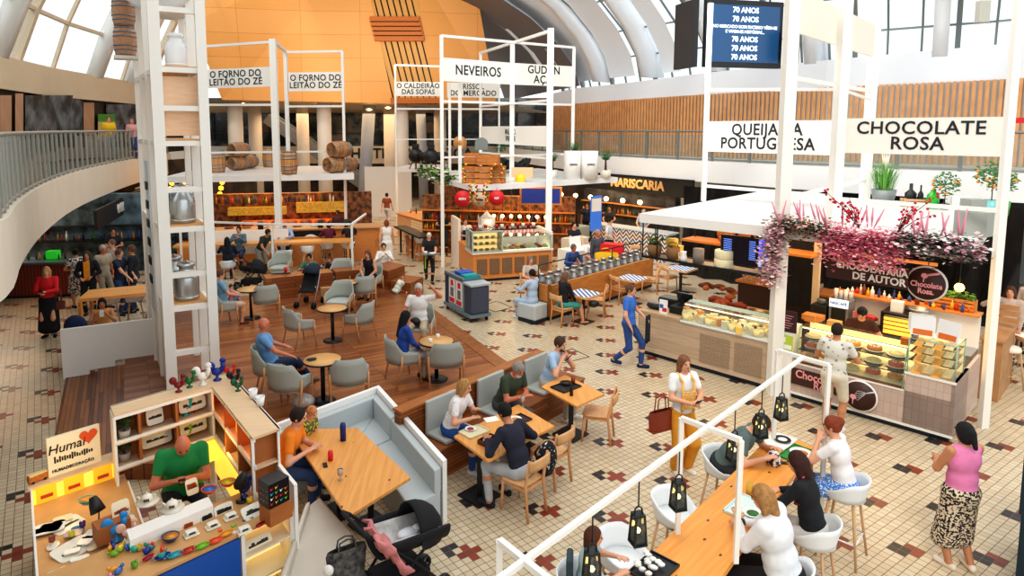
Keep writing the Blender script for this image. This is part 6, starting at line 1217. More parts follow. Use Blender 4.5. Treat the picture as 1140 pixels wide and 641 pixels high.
# ---------------------------------------------------------------- people: one continuous body each, grown from a smooth field
def snet(pr_,res,K=.03):
    lo=np.array([1e9]*3);hi=-lo
    for p in pr_:
        if p[0]=='c': pts=[np.array(p[1])-max(p[3:5]),np.array(p[2])-max(p[3:5]),np.array(p[1])+max(p[3:5]),np.array(p[2])+max(p[3:5])]
        elif p[0]=='e': m=max(p[2]); pts=[np.array(p[1])-m,np.array(p[1])+m]
        else: continue
        for q in pts: lo=np.minimum(lo,q);hi=np.maximum(hi,q)
    lo-=2.5*res; n=np.ceil((hi-lo)/res).astype(int)+4; F=np.full(n,.3,np.float32)
    ax=[lo[i]+res*np.arange(n[i]) for i in range(3)]
    for p in pr_:
        k=p[5] if p[0]=='c' and len(p)>5 else (p[4] if p[0]!='c' and len(p)>4 else K)
        if p[0]=='c': m=max(p[3:5])+k+2*res; a=np.minimum(p[1],p[2])-m;b=np.maximum(p[1],p[2])+m
        else: m=max(p[2])+k+2*res; a=np.array(p[1])-m;b=np.array(p[1])+m
        sl=[]
        for i in range(3): i0=max(0,int((a[i]-lo[i])/res)); i1=min(n[i],int((b[i]-lo[i])/res)+2); sl.append(slice(i0,max(i0+1,i1)))
        X=ax[0][sl[0]][:,None,None];Y=ax[1][sl[1]][None,:,None];Z=ax[2][sl[2]][None,None,:]
        if p[0]=='c':
            A=np.array(p[1],float);B=np.array(p[2],float);d=B-A;L=max(d@d,1e-9); t=np.clip(((X-A[0])*d[0]+(Y-A[1])*d[1]+(Z-A[2])*d[2])/L,0,1)
            D=np.sqrt((X-A[0]-d[0]*t)**2+(Y-A[1]-d[1]*t)**2+(Z-A[2]-d[2]*t)**2)-(p[3]+(p[4]-p[3])*t)
        else:
            C=p[1];r=p[2];M=p[3]; x=X-C[0];y=Y-C[1];z=Z-C[2]
            if M is None: u,v,w_=x,y,z
            else: u=x*M[0][0]+y*M[0][1]+z*M[0][2]; v=x*M[1][0]+y*M[1][1]+z*M[1][2]; w_=x*M[2][0]+y*M[2][1]+z*M[2][2]
            D=(np.sqrt((u/r[0])**2+(v/r[1])**2+(w_/r[2])**2)-1)*min(r)
        s=tuple(sl); f=F[s]
        if p[0]=='x': F[s]=np.maximum(f,-D)
        else:
            h=np.clip(.5+.5*(f-D)/k,0,1); F[s]=f*(1-h)+D*h-k*h*(1-h)
    S=F<0; c=[S[i:n[0]-1+i,j:n[1]-1+j,l:n[2]-1+l] for i in(0,1) for j in(0,1) for l in(0,1)]
    cnt=sum(q.astype(np.int8) for q in c); act=(cnt>0)&(cnt<8); idx=np.argwhere(act); V=np.zeros((len(idx),3)); W=np.zeros(len(idx))
    off=[(i,j,l) for i in(0,1) for j in(0,1) for l in(0,1)]
    vals=[F[idx[:,0]+o[0],idx[:,1]+o[1],idx[:,2]+o[2]] for o in off]
    for a in range(8):
        for b in range(a+1,8):
            oa,ob=off[a],off[b]
            if sum(abs(oa[i]-ob[i]) for i in range(3))!=1: continue
            fa,fb=vals[a],vals[b]; m=(fa<0)!=(fb<0); t=np.where(m,fa/np.where(m,fa-fb,1),0)
            P=np.array(oa)[None]*(1-t)[:,None]+np.array(ob)[None]*t[:,None]; V+=P*m[:,None]; W+=m
    V=(V/W[:,None]+idx)*res+lo; ids=-np.ones(act.shape,np.int64); ids[tuple(idx.T)]=np.arange(len(idx)); faces=[]
    for axis in range(3):
        a=[slice(1,-1)]*3; b=[slice(1,-1)]*3; a[axis]=slice(0,-1); b[axis]=slice(1,None)
        A=S[tuple(a)];B=S[tuple(b)]; e=np.argwhere(A!=B)
        if not len(e): continue
        fl=A[tuple(e.T)]; base=e+1; base[:,axis]-=1; u=(axis+1)%3; v=(axis+2)%3; q=[]
        for du,dv in ((-1,-1),(0,-1),(0,0),(-1,0)):
            cc=base.copy(); cc[:,u]+=du; cc[:,v]+=dv; ok=(cc>=0)&(cc<np.array(ids.shape)); cc=np.clip(cc,0,np.array(ids.shape)-1); q.append(ids[tuple(cc.T)])
        q=np.stack(q,1); q[~fl]=q[~fl][:,::-1]; faces.append(q[(q>=0).all(1)])
    return V,np.concatenate(faces)
def sdfmesh(name,pr_,res,m,par,K=.03):
    V,Fc=snet(pr_,res,K); me=bpy.data.meshes.new(name); me.vertices.add(len(V)); me.vertices.foreach_set('co',V.ravel()); me.loops.add(Fc.size); me.loops.foreach_set('vertex_index',Fc.ravel()); me.polygons.add(len(Fc)); me.polygons.foreach_set('loop_start',np.arange(0,Fc.size,4)); me.polygons.foreach_set('use_smooth',[True]*len(Fc)); me.update(calc_edges=True)
    me.materials.append(m); o=bpy.data.objects.new(name,me); COL.objects.link(o); o.parent=par; return o
def ik(a,t,l1,l2,pole):
    a=Vector(a);t=Vector(t);d=t-a;L=min(max(d.length,.05),(l1+l2)*.995);dn=d.normalized(); t=a+dn*L; x=(l1*l1-l2*l2+L*L)/(2*L); h=math.sqrt(max(l1*l1-x*x,0)); p=Vector(pole)-dn*Vector(pole).dot(dn); p=p.normalized() if p.length>1e-5 else dn.orthogonal().normalized(); return a+dn*x+p*h,t
SK={'l':mat('skin_light','#d9a283',.55),'m':mat('skin_tan','#c08560',.55),'r':mat('skin_ruddy','#c87a5c',.55),'d':mat('skin_brown','#7d4e36',.55)}
def cm_(c,**k): return mat('cloth_'+c.lstrip('#')+('v' if k else ''),c,.85,var=k.get('var',.12),vs=k.get('vs',9),col2=k.get('col2'))
PERS=[]
def person(label,pos,h=1.7,head=0,skin='l',hair='#3a2a20',hs='short',top='#dddddd',sl='s',bot='#2b3a5a',lg='long',shoes='#2a2a2a',pose='stand',seat=.45,lean=0,hp=0,hy=0,hands=None,feet=None,res=.016,w=1.0,hipy=0,tz=None,topm=None,botm=None,beard=None,cap=None,pole=None,hem=None):
    s=h/1.72; x=V3; Z=lambda q:(q[0]*s,q[1]*s,q[2]*s)
    r=bpy.data.objects.new('x',None)
    if pose=='stand': hz=.93; ft=[(-.1,.02,.07),(.1,.02,.07)]; hd_=[(-.25,.04,.8),(.25,.04,.8)]
    elif pose=='walk': hz=.9; ft=[(-.08,.24,.08),(.08,-.26,.14)]; hd_=[(-.25,-.12,.84),(.25,.2,.86)]
    elif pose=='sit': hz=seat/s+.1; ft=[(-.11,.42,.07),(.11,.4,.07)]; hd_=[(-.12,.33,hz+.13),(.12,.33,hz+.13)]
    elif pose=='stool': hz=seat/s+.1; ft=[(-.1,.26,.36),(.1,.28,.34)]; hd_=[(-.15,.4,hz+.3),(.15,.4,hz+.3)]
    if hands=='phone': hd_=[(-.05,.3,hz+.25),(.07,.28,hz+.22)]
    elif hands=='table': hd_=[(-.17,.4,(tz or .78)/s+.03),(.17,.4,(tz or .78)/s+.03)]
    elif hands=='face': hd_=[(-.07,.3,hz+.48),(.1,.3,hz+.42)]
    elif hands=='hip': hd_=[(-.12,.2,hz+.15),(.14,.2,hz+.13)]
    elif hands=='lap': hd_=[(-.08,.3,hz+.06),(.08,.32,hz+.06)]
    elif hands: hd_=list(hands)
    if feet: ft=list(feet)
    hip=x(0,hipy,hz); la=R(lean); sd=x(0,math.sin(la),math.cos(la)); fw=x(0,math.cos(la),-math.sin(la)); sc=hip+sd*.5; nk=hip+sd*.545
    ha=la*.6+R(hp); hu=x(0,math.sin(ha),math.cos(ha)); hf=x(0,math.cos(ha),-math.sin(ha)); Rz=Matrix.Rotation(-R(hy),3,'Z'); hf=Rz@hf; hu=Rz@hu if abs(hp)>25 else hu; hr=hf.cross(hu).normalized(); hf=hu.cross(hr).normalized(); H=nk+hu*.15+hf*.02
    HM=(tuple(hr),tuple(hf),tuple(hu)); T=lambda v:tuple(q*s for q in v); E=lambda c,rr,M=None,*k:('e',T(c),tuple(q*s for q in rr),M)+tuple(k); Cp=lambda a,b,ra,rb,*k:('c',T(a),T(b),ra*s,rb*s)+tuple(k)
    TM=((1,0,0),tuple(fw),tuple(sd)); sh=[sc+x(-.17*w**.5,0,0),sc+x(.17*w**.5,0,0)]; hj=[hip+x(-.095,0,-.03),hip+x(.095,0,-.03)]
    arms=[];legs=[]
    for i in (0,1):
        pl=(pole or ((-1,-.5,-.9),(1,-.5,-.9)))[i]; arms.append(ik(sh[i],hd_[i],.29,.25,pl)); legs.append(ik(hj[i],ft[i],.44,.43,(0.15*(-1,1)[i],1,.25)))
    B=[E(sc-sd*.12,(.165*w,.115*w,.19),TM),E(hip+sd*.16,(.14*w,.105*w,.16),TM),E(hip+x(0,-.01,0),(.16*w,.125*w,.13),None),Cp(nk-sd*.03,H-hu*.06,.055,.05),E(H+hu*.01,(.072,.092,.108),HM),E(H-hu*.055+hf*.025,(.05,.06,.055),HM,.02),E(H+hf*.098-hu*.012,(.012,.018,.022),HM,.008)]
    for i in (0,1):
        sg=(-1,1)[i]; B.append(E(H+hr*sg*.073-hf*.005-hu*.005,(.012,.02,.03),HM,.008))
        el,wr=arms[i]; B+=[Cp(sh[i],el,.052*w,.04),Cp(el,wr,.041,.027)]; d=(wr-el).normalized(); up_=x(0,0,1); sd_=d.cross(up_); sd_=sd_.normalized() if sd_.length>.1 else x(1,0,0); nn=sd_.cross(d).normalized(); pc=wr+d*.05
        B.append(E(pc,(.042,.05,.02),(tuple(sd_),tuple(d),tuple(nn)),.015))
        for j,(o_,ln) in enumerate(((-.03,.062),(-.01,.075),(.01,.07),(.03,.055))): a=pc+d*.035+sd_*o_; b_=a+d*ln*.55+sd_*o_*.25-nn*.006; B+=[Cp(a,b_,.0105,.0095,.006),Cp(b_,b_+d*ln*.4-nn*.02,.0095,.008,.006)]
        tg=-sg if True else 1; a=wr+d*.025+sd_*(.03*tg); B+=[Cp(a,a+d*.035+sd_*.03*tg,.013,.011,.008),Cp(a+d*.035+sd_*.03*tg,a+d*.065+sd_*.035*tg-nn*.008,.011,.009,.006)]
        kn,an=legs[i]; B+=[Cp(hj[i],kn,.082*w,.056),Cp(kn,kn.lerp(an,.35),.055,.058),Cp(kn.lerp(an,.35),an,.056,.036)]; t=x(sg*.25,1,0).normalized(); B+=[Cp(an-x(0,0,.035)-t*.03,an-x(0,0,.045)+t*.13,.034,.026)]
    root=sdfmesh('person',B,res*s,SK[skin],None,.028); root.location=pos; root.rotation_euler=(0,0,hd(head)); tag(root,label,'person')
    fr_=.012; CR=res*s
    # top
    if top:
        G=[E(sc-sd*.12,(.165*w+fr_,.115*w+fr_,.19),TM),E(hip+sd*.16,(.145*w+fr_,.11*w+fr_,.17),TM),E(hip+sd*.03,(.155*w+fr_,.12*w+fr_,.12),None),Cp(sc-sd*.01+x(-.13*w,0,0),sc-sd*.01+x(.13*w,0,0),.062,.062)]
        for i in (0,1):
            el,wr=arms[i]
            if sl=='n': continue
            e_=sh[i].lerp(el,.55 if sl=='s' else 1.0); G.append(Cp(sh[i],e_,.063*w,.057 if sl=='s' else .05))
            if sl=='l': G.append(Cp(el,el.lerp(wr,.92),.05,.037))
        sdfmesh('shirt' if lg!='dress' else 'dress',G,CR,topm or cm_(top),root,.03)
    # bottom
    if lg in('long','shorts','wide'):
        G=[E(hip+x(0,-.01,0),(.165*w+.006,.13*w+.006,.125),None)]
        for i in (0,1):
            kn,an=legs[i]; f=1.5 if lg=='wide' else 1
            if lg=='shorts': G.append(Cp(hj[i],hj[i].lerp(kn,.85),.095*w,.078))
            else: G+=[Cp(hj[i],kn,.092*w,.066*f),Cp(kn,kn.lerp(an,.92),.066*f,.05*f)]
        sdfmesh('trousers' if lg!='shorts' else 'shorts',G,CR,botm or cm_(bot),root,.025)
    elif lg in('skirt','dress'):
        hm=hem or .5; G=[E(hip,(.165*w+.01,.135*w+.01,.13),None)]
        k0,k1=legs[0][0],legs[1][0]; a0,a1=legs[0][1],legs[1][1]
        if pose in('sit','stool'): G+=[Cp(hj[0],k0,.1*w,.085,.07),Cp(hj[1],k1,.1*w,.085,.07),Cp((hj[0]+hj[1])/2,(k0+k1)/2,.09,.085,.07)]+([Cp(k0,k0.lerp(a0,.6),.08,.07,.07),Cp(k1,k1.lerp(a1,.6),.08,.07,.07)] if hm>.6 else [])
        else:
            for q in range(7): t=q/6; c0=hj[0].lerp(hj[1],t); zt=c0.z*(1-hm)+.1*hm; e0=x((-.14+.28*t)*(1+.5*(hm>.6 and w<.99)),c0.y+(k0.lerp(k1,t).y-c0.y)*.6,zt); G.append(Cp(c0,e0,.1,.1,.07))
        sdfmesh('skirt',G,CR,botm or cm_(bot),root,.04)
    if shoes:
        for i in (0,1):
            kn,an=legs[i]; sg=(-1,1)[i]; t=x(sg*.25,1,0).normalized(); sdfmesh('shoe',[Cp(an-x(0,0,.038)-t*.04,an-x(0,0,.042)+t*.14,.042,.034),Cp(an-x(0,0,.05)-t*.04,an-x(0,0,.05)+t*.13,.03,.03)],max(CR*.8,.01),cm_(shoes),root,.02)
    # hair
    hm_=cm_(hair,var=.35,vs=25)
    if hs!='bald':
        G=[E(H-hf*.012+hu*.022,(.084,.1,.108),HM)]
        if hs in('long','pony','bob'): G.append(E(H-hf*.035-hu*.03,(.088,.075,.1),HM))
        if hs=='long': G+=[Cp(H-hf*.06-hu*.06,nk-fw*.1-sd*.2,.075,.05),Cp(H-hf*.03-hu*.08+hr*.05,nk-fw*.04-sd*.08+x(.08,0,0),.045,.03),Cp(H-hf*.03-hu*.08-hr*.05,nk-fw*.04-sd*.08-x(.08,0,0),.045,.03)]
        if hs=='bob': G+=[Cp(H+hr*.065-hf*.02,H+hr*.07-hu*.12-hf*.01,.04,.03),Cp(H-hr*.065-hf*.02,H-hr*.07-hu*.12-hf*.01,.04,.03),Cp(H-hf*.06,H-hf*.07-hu*.13,.06,.05)]
        if hs=='pony': G+=[Cp(H-hf*.1+hu*.03,H-hf*.15-hu*.12,.04,.025)]
        if hs=='bun': G+=[E(H-hf*.09+hu*.07,(.05,.05,.05),None)]
        G+=[('x',T(H+hf*.105-hu*.045),tuple(q*s for q in(.066,.085,.1)),HM)]
        if hs=='short': G+=[('x',T(H-hu*.13-hf*.02),tuple(q*s for q in(.12,.1,.09)),HM)]
        sdfmesh('hair',G,max(CR*.8,.011),hm_,root,.025)
    if cap: sdfmesh('cap',[E(H+hu*.045,(.088,.1,.08),HM),Cp(H+hu*.05+hf*.08,H+hu*.04+hf*.14,.03,.02)],CR,cm_(cap),root,.02)
    if beard: sdfmesh('beard',[E(H-hu*.075+hf*.05,(.052,.05,.05),HM),('x',T(H+hu*.0+hf*.11),tuple(q*s for q in(.05,.05,.055)),HM)],.01,cm_(beard),root)
    for sg in (-1,1): b=MB(); b.ball(tuple(q*s for q in (H+hr*sg*.032+hf*.083+hu*.018)),.011*s,6); b.build('eye',mat('eye_dark','#241a16',.3),root)
    b=MB(); q=[T(H-hu*.045+hf*.089+hr*k) for k in(-.022,0,.022)]; b.tube(q,[.003*s,.006*s,.003*s],5); b.build('mouth',mat('lip','#9c4a42',.5),root)
    root['_h']=0; del root['_h']
    root_info=dict(H=Vector(T(H)),sh=[Vector(T(q)) for q in sh],wr=[Vector(T(a[1])) for a in arms],el=[Vector(T(a[0])) for a in arms],hip=Vector(T(hip)),M=Matrix.Translation(root.location)@Matrix.Rotation(hd(head),4,'Z'))
    PERS.append(label); return root,root_info
def held(name,label,cat,info,off,mk,m,i=1,rz=0):
    p=info['M']@(info['wr'][i]+Vector(off)); b=MB(); mk(b); o=b.build(name,m,None,p,rz); return tag(o,label,cat)
PHONE=mat('phone_black','#15161a',.2)
def phone(label,info,i=1,rz=0,both=True):
    q=(info['wr'][0]+info['wr'][1])/2 if both else info['wr'][i]; p=info['M']@(q+Vector((0,.09,.02))); b=MB(); b.box((0,0,0),(.075,.012,.15),M=Matrix.Rotation(R(-40),4,'X')); return tag(b.build('phone',PHONE,None,p,info['M'].to_euler().z+rz,.003),label,'phone')
def spots(name,base,dark,scale,thr,kind='noise'):
    g=N(name); v=g.coords(); 
    if kind=='vor': n=g.new('TexVoronoi'); g.link(v,n.inputs['Vector']); n.inputs['Scale'].default_value=scale; f=g.math('LESS_THAN',n.outputs['Distance'],thr)
    else: f=g.math('GREATER_THAN',g.noise(v,scale,2),thr)
    return g.col(g.mix(f,lin(base),lin(dark)),.85)
LEO=spots('leopard_print','#d8c7ae','#201815',42,.5); LEAFP=spots('leaf_print','#d8d6cc','#8d8f84',13,.3,'vor'); GING=spots('blue_floral','#3f7fd0','#dfe9f5',60,.56); STRW=spots('dotted_white','#ece8e6','#b8aeb4',70,.6); PATT=spots('patterned_dress','#e4ded6','#3a3238',26,.5); CAMO=spots('bright_print','#5a6b3e','#e0c43b',22,.55)
a0=at
NR=.0125
# --- right foreground
w1,i1=person('woman with black hair in a pink top and leopard print midi skirt, seen from behind',at(1063,630),1.66,350,'m','#17151a','pony','#e486b4','n','#cccccc','skirt','#e9dccb','stand',hands='phone',botm=LEO,hem=.72,w=1.12,res=NR,feet=[(-.09,0,.07),(.12,-.08,.08)])
w2,i2=person('man in a leaf print shirt and cream shorts at the chocolate counter',at(925,480),1.78,45,'m','#2c1d15','short','#d8d6cc','s','#e0d6c2','shorts','#e8e6e0','stand',topm=LEAFP,res=NR,hands=((-.22,.3,1.05),(.2,.32,1.1)),w=1.05)
w3,i3=person('woman in yellow striped dungarees looking at her phone',at(757,524),1.7,165,'l','#8a5a3c','long','#eef0f2','s','#d9962c','wide','#f0e9df','stand',hands='phone',res=NR,w=.95); phone('dark phone held by the woman in yellow dungarees',i3)
b=MB(); M3=i3['M']; 
for sx in (-.09,.09): b.tube([(sx,.135,1.38),(sx,.15,1.1),(sx,.14,.95)],.02,6); b.tube([(sx,.13,1.38),(sx,.0,1.47),(sx,-.12,1.35),(sx*.3,-.13,1.05)],.02,6)
b.build('dungaree_strap',mat('mustard_stripe','#e6b765',.8),w3); b=MB(); b.box((0,.155,1.12),(.22,.02,.26)); b.build('dungaree_bib',mat('mustard_check','#e9c88a',.8,var=.25,vs=30,col2='#d9962c'),w3,bevel=.01)
def tote(label,p,rz,m,w_=.42,h_=.28,d_=.16,hh=.22,name='handbag'):
    r=thing(name,label,'bag',p,rz); b=MB(); b.prism([(-w_/2,-d_/2),(w_/2,-d_/2),(w_/2,d_/2),(-w_/2,d_/2)],0,.01); 
    rows=[[( (w_/2*math.cos(R(a)))*(1+.18*t-.12*(t>.9)), (d_/2*math.sin(R(a)))*(1-.5*t),h_*t) for a in range(0,361,24)] for t in (0,.3,.6,.85,1)]; b.grid(rows,True); b.build('body',m,r)
    for sy in (-1,1): b=MB(); b.tube([(-w_*.25,sy*.03,h_*.95),(-w_*.2,sy*.03,h_+hh*.8),(0,sy*.03,h_+hh),(w_*.2,sy*.03,h_+hh*.8),(w_*.25,sy*.03,h_*.95)],.009,6); b.build('handle',m,r)
    return r
tote('rust brown leather tote bag on the arm of the woman in yellow',i3['M']@Vector((.34,.02,.68)),hd(165)+.2,mat('leather_rust','#8c3b22',.45,var=.2,vs=6))
w4,i4=person('man in a bright blue t-shirt and jeans walking with a dark jacket',at(699,408),1.76,120,'l','#6b4a35','short','#3f77cf','s','#2d4f8a','long','#1d2a55','walk',hands=((-.2,.25,1.02),(.22,.1,.9)))
b=MB(); rows=[[(-.12+.24*j/4,.02*math.sin(j*2),-.55*i/5-.0) for j in range(5)] for i in range(6)]; b.grid(rows,True,two=.05); tag(b.build('jacket',cm_('#1d2534'),None,i4['M']@(i4['wr'][0]+Vector((0,.05,.03))),hd(120)),'dark jacket hanging over the forearm of the man in blue','jacket')
# --- long table
def st(x,y): return V3(x,y,0)
w5,i5=person('man in a grey green t-shirt leaning over the long table',st(3.0,7.5),1.78,128,'l','#3c2618','short','#5d6f6c','s','#2c3036','long','#2a2a2a','stool',seat=.76,lean=32,hp=20,hands=((-.1,.52,1.12),(.22,.5,1.12)),res=NR)
w6,i6=person('red haired woman in a white top and blue floral skirt eating at the long table',st(4.2,6.98),1.66,312,'l','#8e4326','bun','#efeaea','s','#3f7fd0','skirt','#e8e6e0','stool',seat=.76,lean=14,hands='face',botm=GING,res=NR)
w7,i7=person('woman in black with a pink scarf and dark red hair at the long table',st(3.42,6.17),1.66,312,'l','#3f1d18','bob','#191a1e','l','#cfcac6','long','#8a3a38','stool',seat=.76,lean=14,hp=8,hands=((-.1,.5,1.12),(.15,.4,1.1)),res=NR)
b=MB(); b.tube([(-.12,.11,1.13),(-.1,.16,1.3),(-.02,.12,1.42),(.08,.14,1.36),(.1,.2,1.2),(.08,.2,1.0)],[.03,.035,.04,.035,.03,.02],8); b.build('scarf',cm_('#cf4a62',var=.4,vs=12),w7)
w8,i8=person('woman in a loose white blouse with blond bobbed hair eating at the long table',st(2.8,5.5),1.7,312,'l','#b08350','bob','#e3e5e8','l','#1b1c20','long','#2a2a2a','stool',seat=.76,lean=16,hp=10,hands=((-.02,.42,1.22),(.16,.42,1.12)),w=1.28,res=NR)
b=MB(); b.tube([(0,0,0),(.02,0,.001)],.03,10); tag(b.build('wristwatch',BLKM,None,i8['M']@(i8['wr'][0]+Vector((0,-.03,.0)))),'black wristwatch on the woman in the white blouse','watch')
w9,i9=person('child with brown hair and grey vest at the bottom of the long table',st(.95,5.35),1.25,100,'l','#5b3220','bob','#a9c4c6','s','#6a7f90','long','#888888','stool',seat=.76,lean=8,hands='table',tz=1.06,res=NR,feet=[(-.1,.25,.5),(.1,.25,.5)]); b=MB(); b.box((0,-.13,.99),(.2,.06,.3)); b.build('backpack_vest',cm_('#3a4a52'),w9,bevel=.02)
# --- four-top and bench
w10,i10=person('man in a navy shirt and pale jeans seated with his back to the viewer',at(580,566),1.78,315,'m','#17120f','short','#26283a','l','#b4b8bc','long','#20262e','sit',lean=22,hp=12,hands=((-.18,.42,.82),(.2,.3,.78)),res=NR,feet=[(-.24,.32,.07),(.12,.35,.07)])
BW=lambda x,y: (Matrix.Translation(O)@Matrix.Rotation(bw.rotation_euler.z,4,'Z'))@V3(x,y,0)
w11,i11=person('blond woman in a spotted white t-shirt and blue trousers at the shared table',BW(-2.68,-.33),1.66,112,'l','#b58a52','bob','#ece8e6','s','#274f8e','long','#cfd3dc','sit',seat=.5,lean=20,hands=((-.02,.42,.95),(.16,.4,.88)),topm=STRW,res=NR)
w12,i12=person('bearded man in a dark green t-shirt resting his arms on the table',BW(-1.5,-.33),1.76,140,'r','#9a938c','short','#3e4b3a','s','#4a4f55','long','#333333','sit',seat=.5,lean=26,hp=14,hands=((-.02,.42,.8),(.02,.46,.82)),beard='#c9c4bd',res=NR,w=1.08)
w13,i13=person('man in a pale blue t-shirt and beige trousers reading his phone by the food tray',BW(-.32,-.33),1.78,125,'l','#4a3222','short','#a9c4e0','s','#bcb4a4','long','#f0f0ee','sit',seat=.5,lean=18,hands='face',beard='#5a4030',res=NR); phone('phone held up by the man in pale blue',i13)
# --- booth
w15,i15=person('man in an orange t-shirt and jeans seated in the booth',(-2.55,7.95,0),1.76,88,'l','#2a1d16','short','#f08a24','s','#2f4c7a','long','#2a2a2a','sit',seat=.44,lean=20,hands=((-.05,.42,.8),(.15,.36,.8)),res=NR,w=1.05)
w16,i16=person('boy in a bright printed t-shirt playing on a phone in the booth',(-2.42,8.45,0),1.35,115,'l','#c98a5a','short','#5a6b3e','s','#4a4a55','shorts','#777777','sit',seat=.5,lean=18,hp=15,hands=((-.05,.3,.75),(.1,.3,.74)),topm=CAMO,res=NR); phone('black phone in the hands of the boy in the booth',i16)
# --- deck
ZD=V3(0,0,DZ)
def on(px,py,dx=0,dy=0): return at(px,py,DZ)+V3(dx,dy,0)
w17,i17=person('bald man in a light blue polo shirt and navy trousers lounging on the deck',on(302,437),1.76,68,'r','#999999','bald','#6f9ccb','s','#1f3350','long','#8a6a52','sit',lean=-12,hp=12,hands=((-.26,.28,.72),(.28,.3,.72)),feet=[(-.14,.62,.07),(.05,.66,.2)],res=.014,w=1.15)
w18,i18=person('woman with long black hair in a blue jacket sitting on the deck',on(448,424),1.66,65,'m','#141216','long','#2b4f9e','l','#b9b6b0','long','#2a2a2a','sit',lean=6,hands='lap',res=.014)
w19,i19=person('man in a white shirt shading his blurred face with his hand',on(467,385),1.76,185,'r','#cfc9c0','short','#eceae6','s','#b9a98e','long','#3a3230','sit',lean=2,hands=((-.3,.12,1.28),(.2,.3,.66)),feet=[(-.16,.45,.07),(.16,.42,.07)],pole=((-1.2,.2,.3),(1,-.5,-.9)),w=1.1); b=MB(); b.ball((.05,.2,.6),(.12,.07,.09),8); b.build('waist_bag',BLKM,w19)
w20,i20=person('woman in a black dress with folded hands sitting near the pushchair',on(413,329),1.68,195,'l','#7a4a30','long','#1c1c20','n','#1a1b20','dress','#2a2a2a','sit',lean=14,hands='lap',hem=.8)
w22,i22=person('baby in pale clothes crawling at the deck edge',on(441,326),.95,60,'l','#b98a5c','short','#dfe6d4','l','#e4e7d8','long','#e8e8e0','sit',seat=.02,lean=35,hands=((-.3,.7,.15),(.3,.75,.15)),feet=[(-.4,.5,.1),(.4,.45,.1)],w=1.5)
w23,i23=person('person in a dark t-shirt bending over the dark pushchair',at(291,308),1.76,125,'m','#2c221c','short','#33352f','s','#8f8a80','long','#6a5a50','stand',lean=38,hands=((-.2,.62,.85),(.2,.6,.9)))
w24,i24=person('man in pale shorts with a toddler on his lap at the left of the deck',on(249,362),1.72,60,'l','#6a4a38','short','#7fa9c4','s','#c9b9a0','shorts','#6a3a2a','sit',lean=-4,hands=((-.1,.3,.75),(.12,.32,.72))); w25,i25=person('toddler in a pink patterned top on the lap of the seated man',on(249,362)+V3(.16,.12,.47),.85,60,'l','#5a3a28','short','#e08a9a','s','#6f93c4','long','#e8e8e0','sit',seat=.05,hands='lap',feet=[(-.15,.4,.05),(.15,.4,.05)])
w26,i26=person('boy in a green shirt seated behind the timber bench',(-4.9,18.6,DZ-.24),1.6,180,'m','#1d1512','short','#4f7f68','s','#333333','long','#2a2a2a','sit',seat=.45,hands='table',tz=.85,lean=10); w27,i27=person('small child with red brown hair beside the boy in green',(-4.35,18.95,.05),1.15,200,'l','#8a3f22','short','#22242a','l','#333333','long','#2a2a2a','sit',seat=.45,lean=8)
w28,i28=person('woman in white eating at the timber block table',(-2.95,20.0,0),1.66,165,'l','#4a2f22','bun','#ece9e4','l','#dddddd','long','#ffffff','sit',hands='face'); 
# --- far counter people
def far(label,px,py,z=0,**k): k.setdefault('res',.02); return person(label,at(px,py,z),**k)
far('woman with long black hair at the far counter, seen from behind',255,322,h=1.66,head=335,hair='#141216',hs='long',top='#1d2230',sl='l',bot='#2b2b33',pose='stool',seat=.74,hands='face')
far('man in grey blue facing the black haired woman across the far counter',268,306,h=1.74,head=175,hair='#1d1714',top='#5b6f7d',sl='l',pose='stool',seat=.74,hands='face')
far('man in a light blue shirt and sunglasses behind the far counter',319,297,h=1.76,head=175,skin='r',hs='bald',top='#a9bcd8',sl='l',pose='stool',seat=.74,hands='table',tz=1.1)
far('woman in a maroon top with long hair at the far counter',367,297,h=1.68,head=330,hair='#2a1a18',hs='pony',top='#6a1f3c',sl='l',bot='#222226',pose='stool',seat=.74,hands='table',tz=1.1)
far('blurred person in dark brown leaning over the far counter',377,282,h=1.7,head=190,skin='d',hair='#2a1a16',top='#4a2a24',sl='l',pose='stand'); far('person in a black t-shirt with dark hair at the far counter',390,297,h=1.74,head=340,skin='m',hair='#2a2220',top='#222226',pose='stool',seat=.74,hands='table',tz=1.1)
w30,i30=far('woman in a white sleeveless dress walking away down the aisle',431,297,h=1.7,head=350,hair='#8a4a28',hs='pony',top='#efece6',sl='n',bot='#efece6',lg='dress',shoes='#b08a6a',pose='walk',hem=.7); tote('tan shoulder bag of the woman in the white dress',i30['M']@Vector((-.24,0,.75)),hd(350),mat('leather_tan','#b07a4a',.5),.3,.25,.1,.3)
w31,i31=far('waitress with white hair in black carrying a tray',478,314,h=1.62,head=172,skin='l',hair='#ddd6ca',top='#1d1e20',sl='s',bot='#1d1e22',pose='walk',hands=((-.15,.32,1.0),(.15,.32,1.0)),res=.016)
r=thing('serving_tray','grey tray loaded with crockery held by the waitress','tray',i31['M']@V3(0,.42,.99),hd(172)); bx('tray_base',GREY,r,-.26,.26,-.16,.16,0,.02); b=MB(); b.lathe([(.001,.02),(.1,.02),(.13,.05),(.001,.06)],(-.08,0,0),14); b.lathe([(.001,.02),(.04,.02),(.05,.1),(.001,.1)],(.13,0,0),12); b.build('crockery',PLATEM,r)
b=MB(); b.box((.13,.12,.72),(.03,.02,.5)); b.build('lime_ribbon',mat('lime','#9fd832',.6),w31)
far('person in dark trousers and a white top with orange bag far down the aisle',431,252,h=1.7,head=20,hair='#1f1a1a',top='#8a4a3a',bot='#c4c8cc',pose='walk')
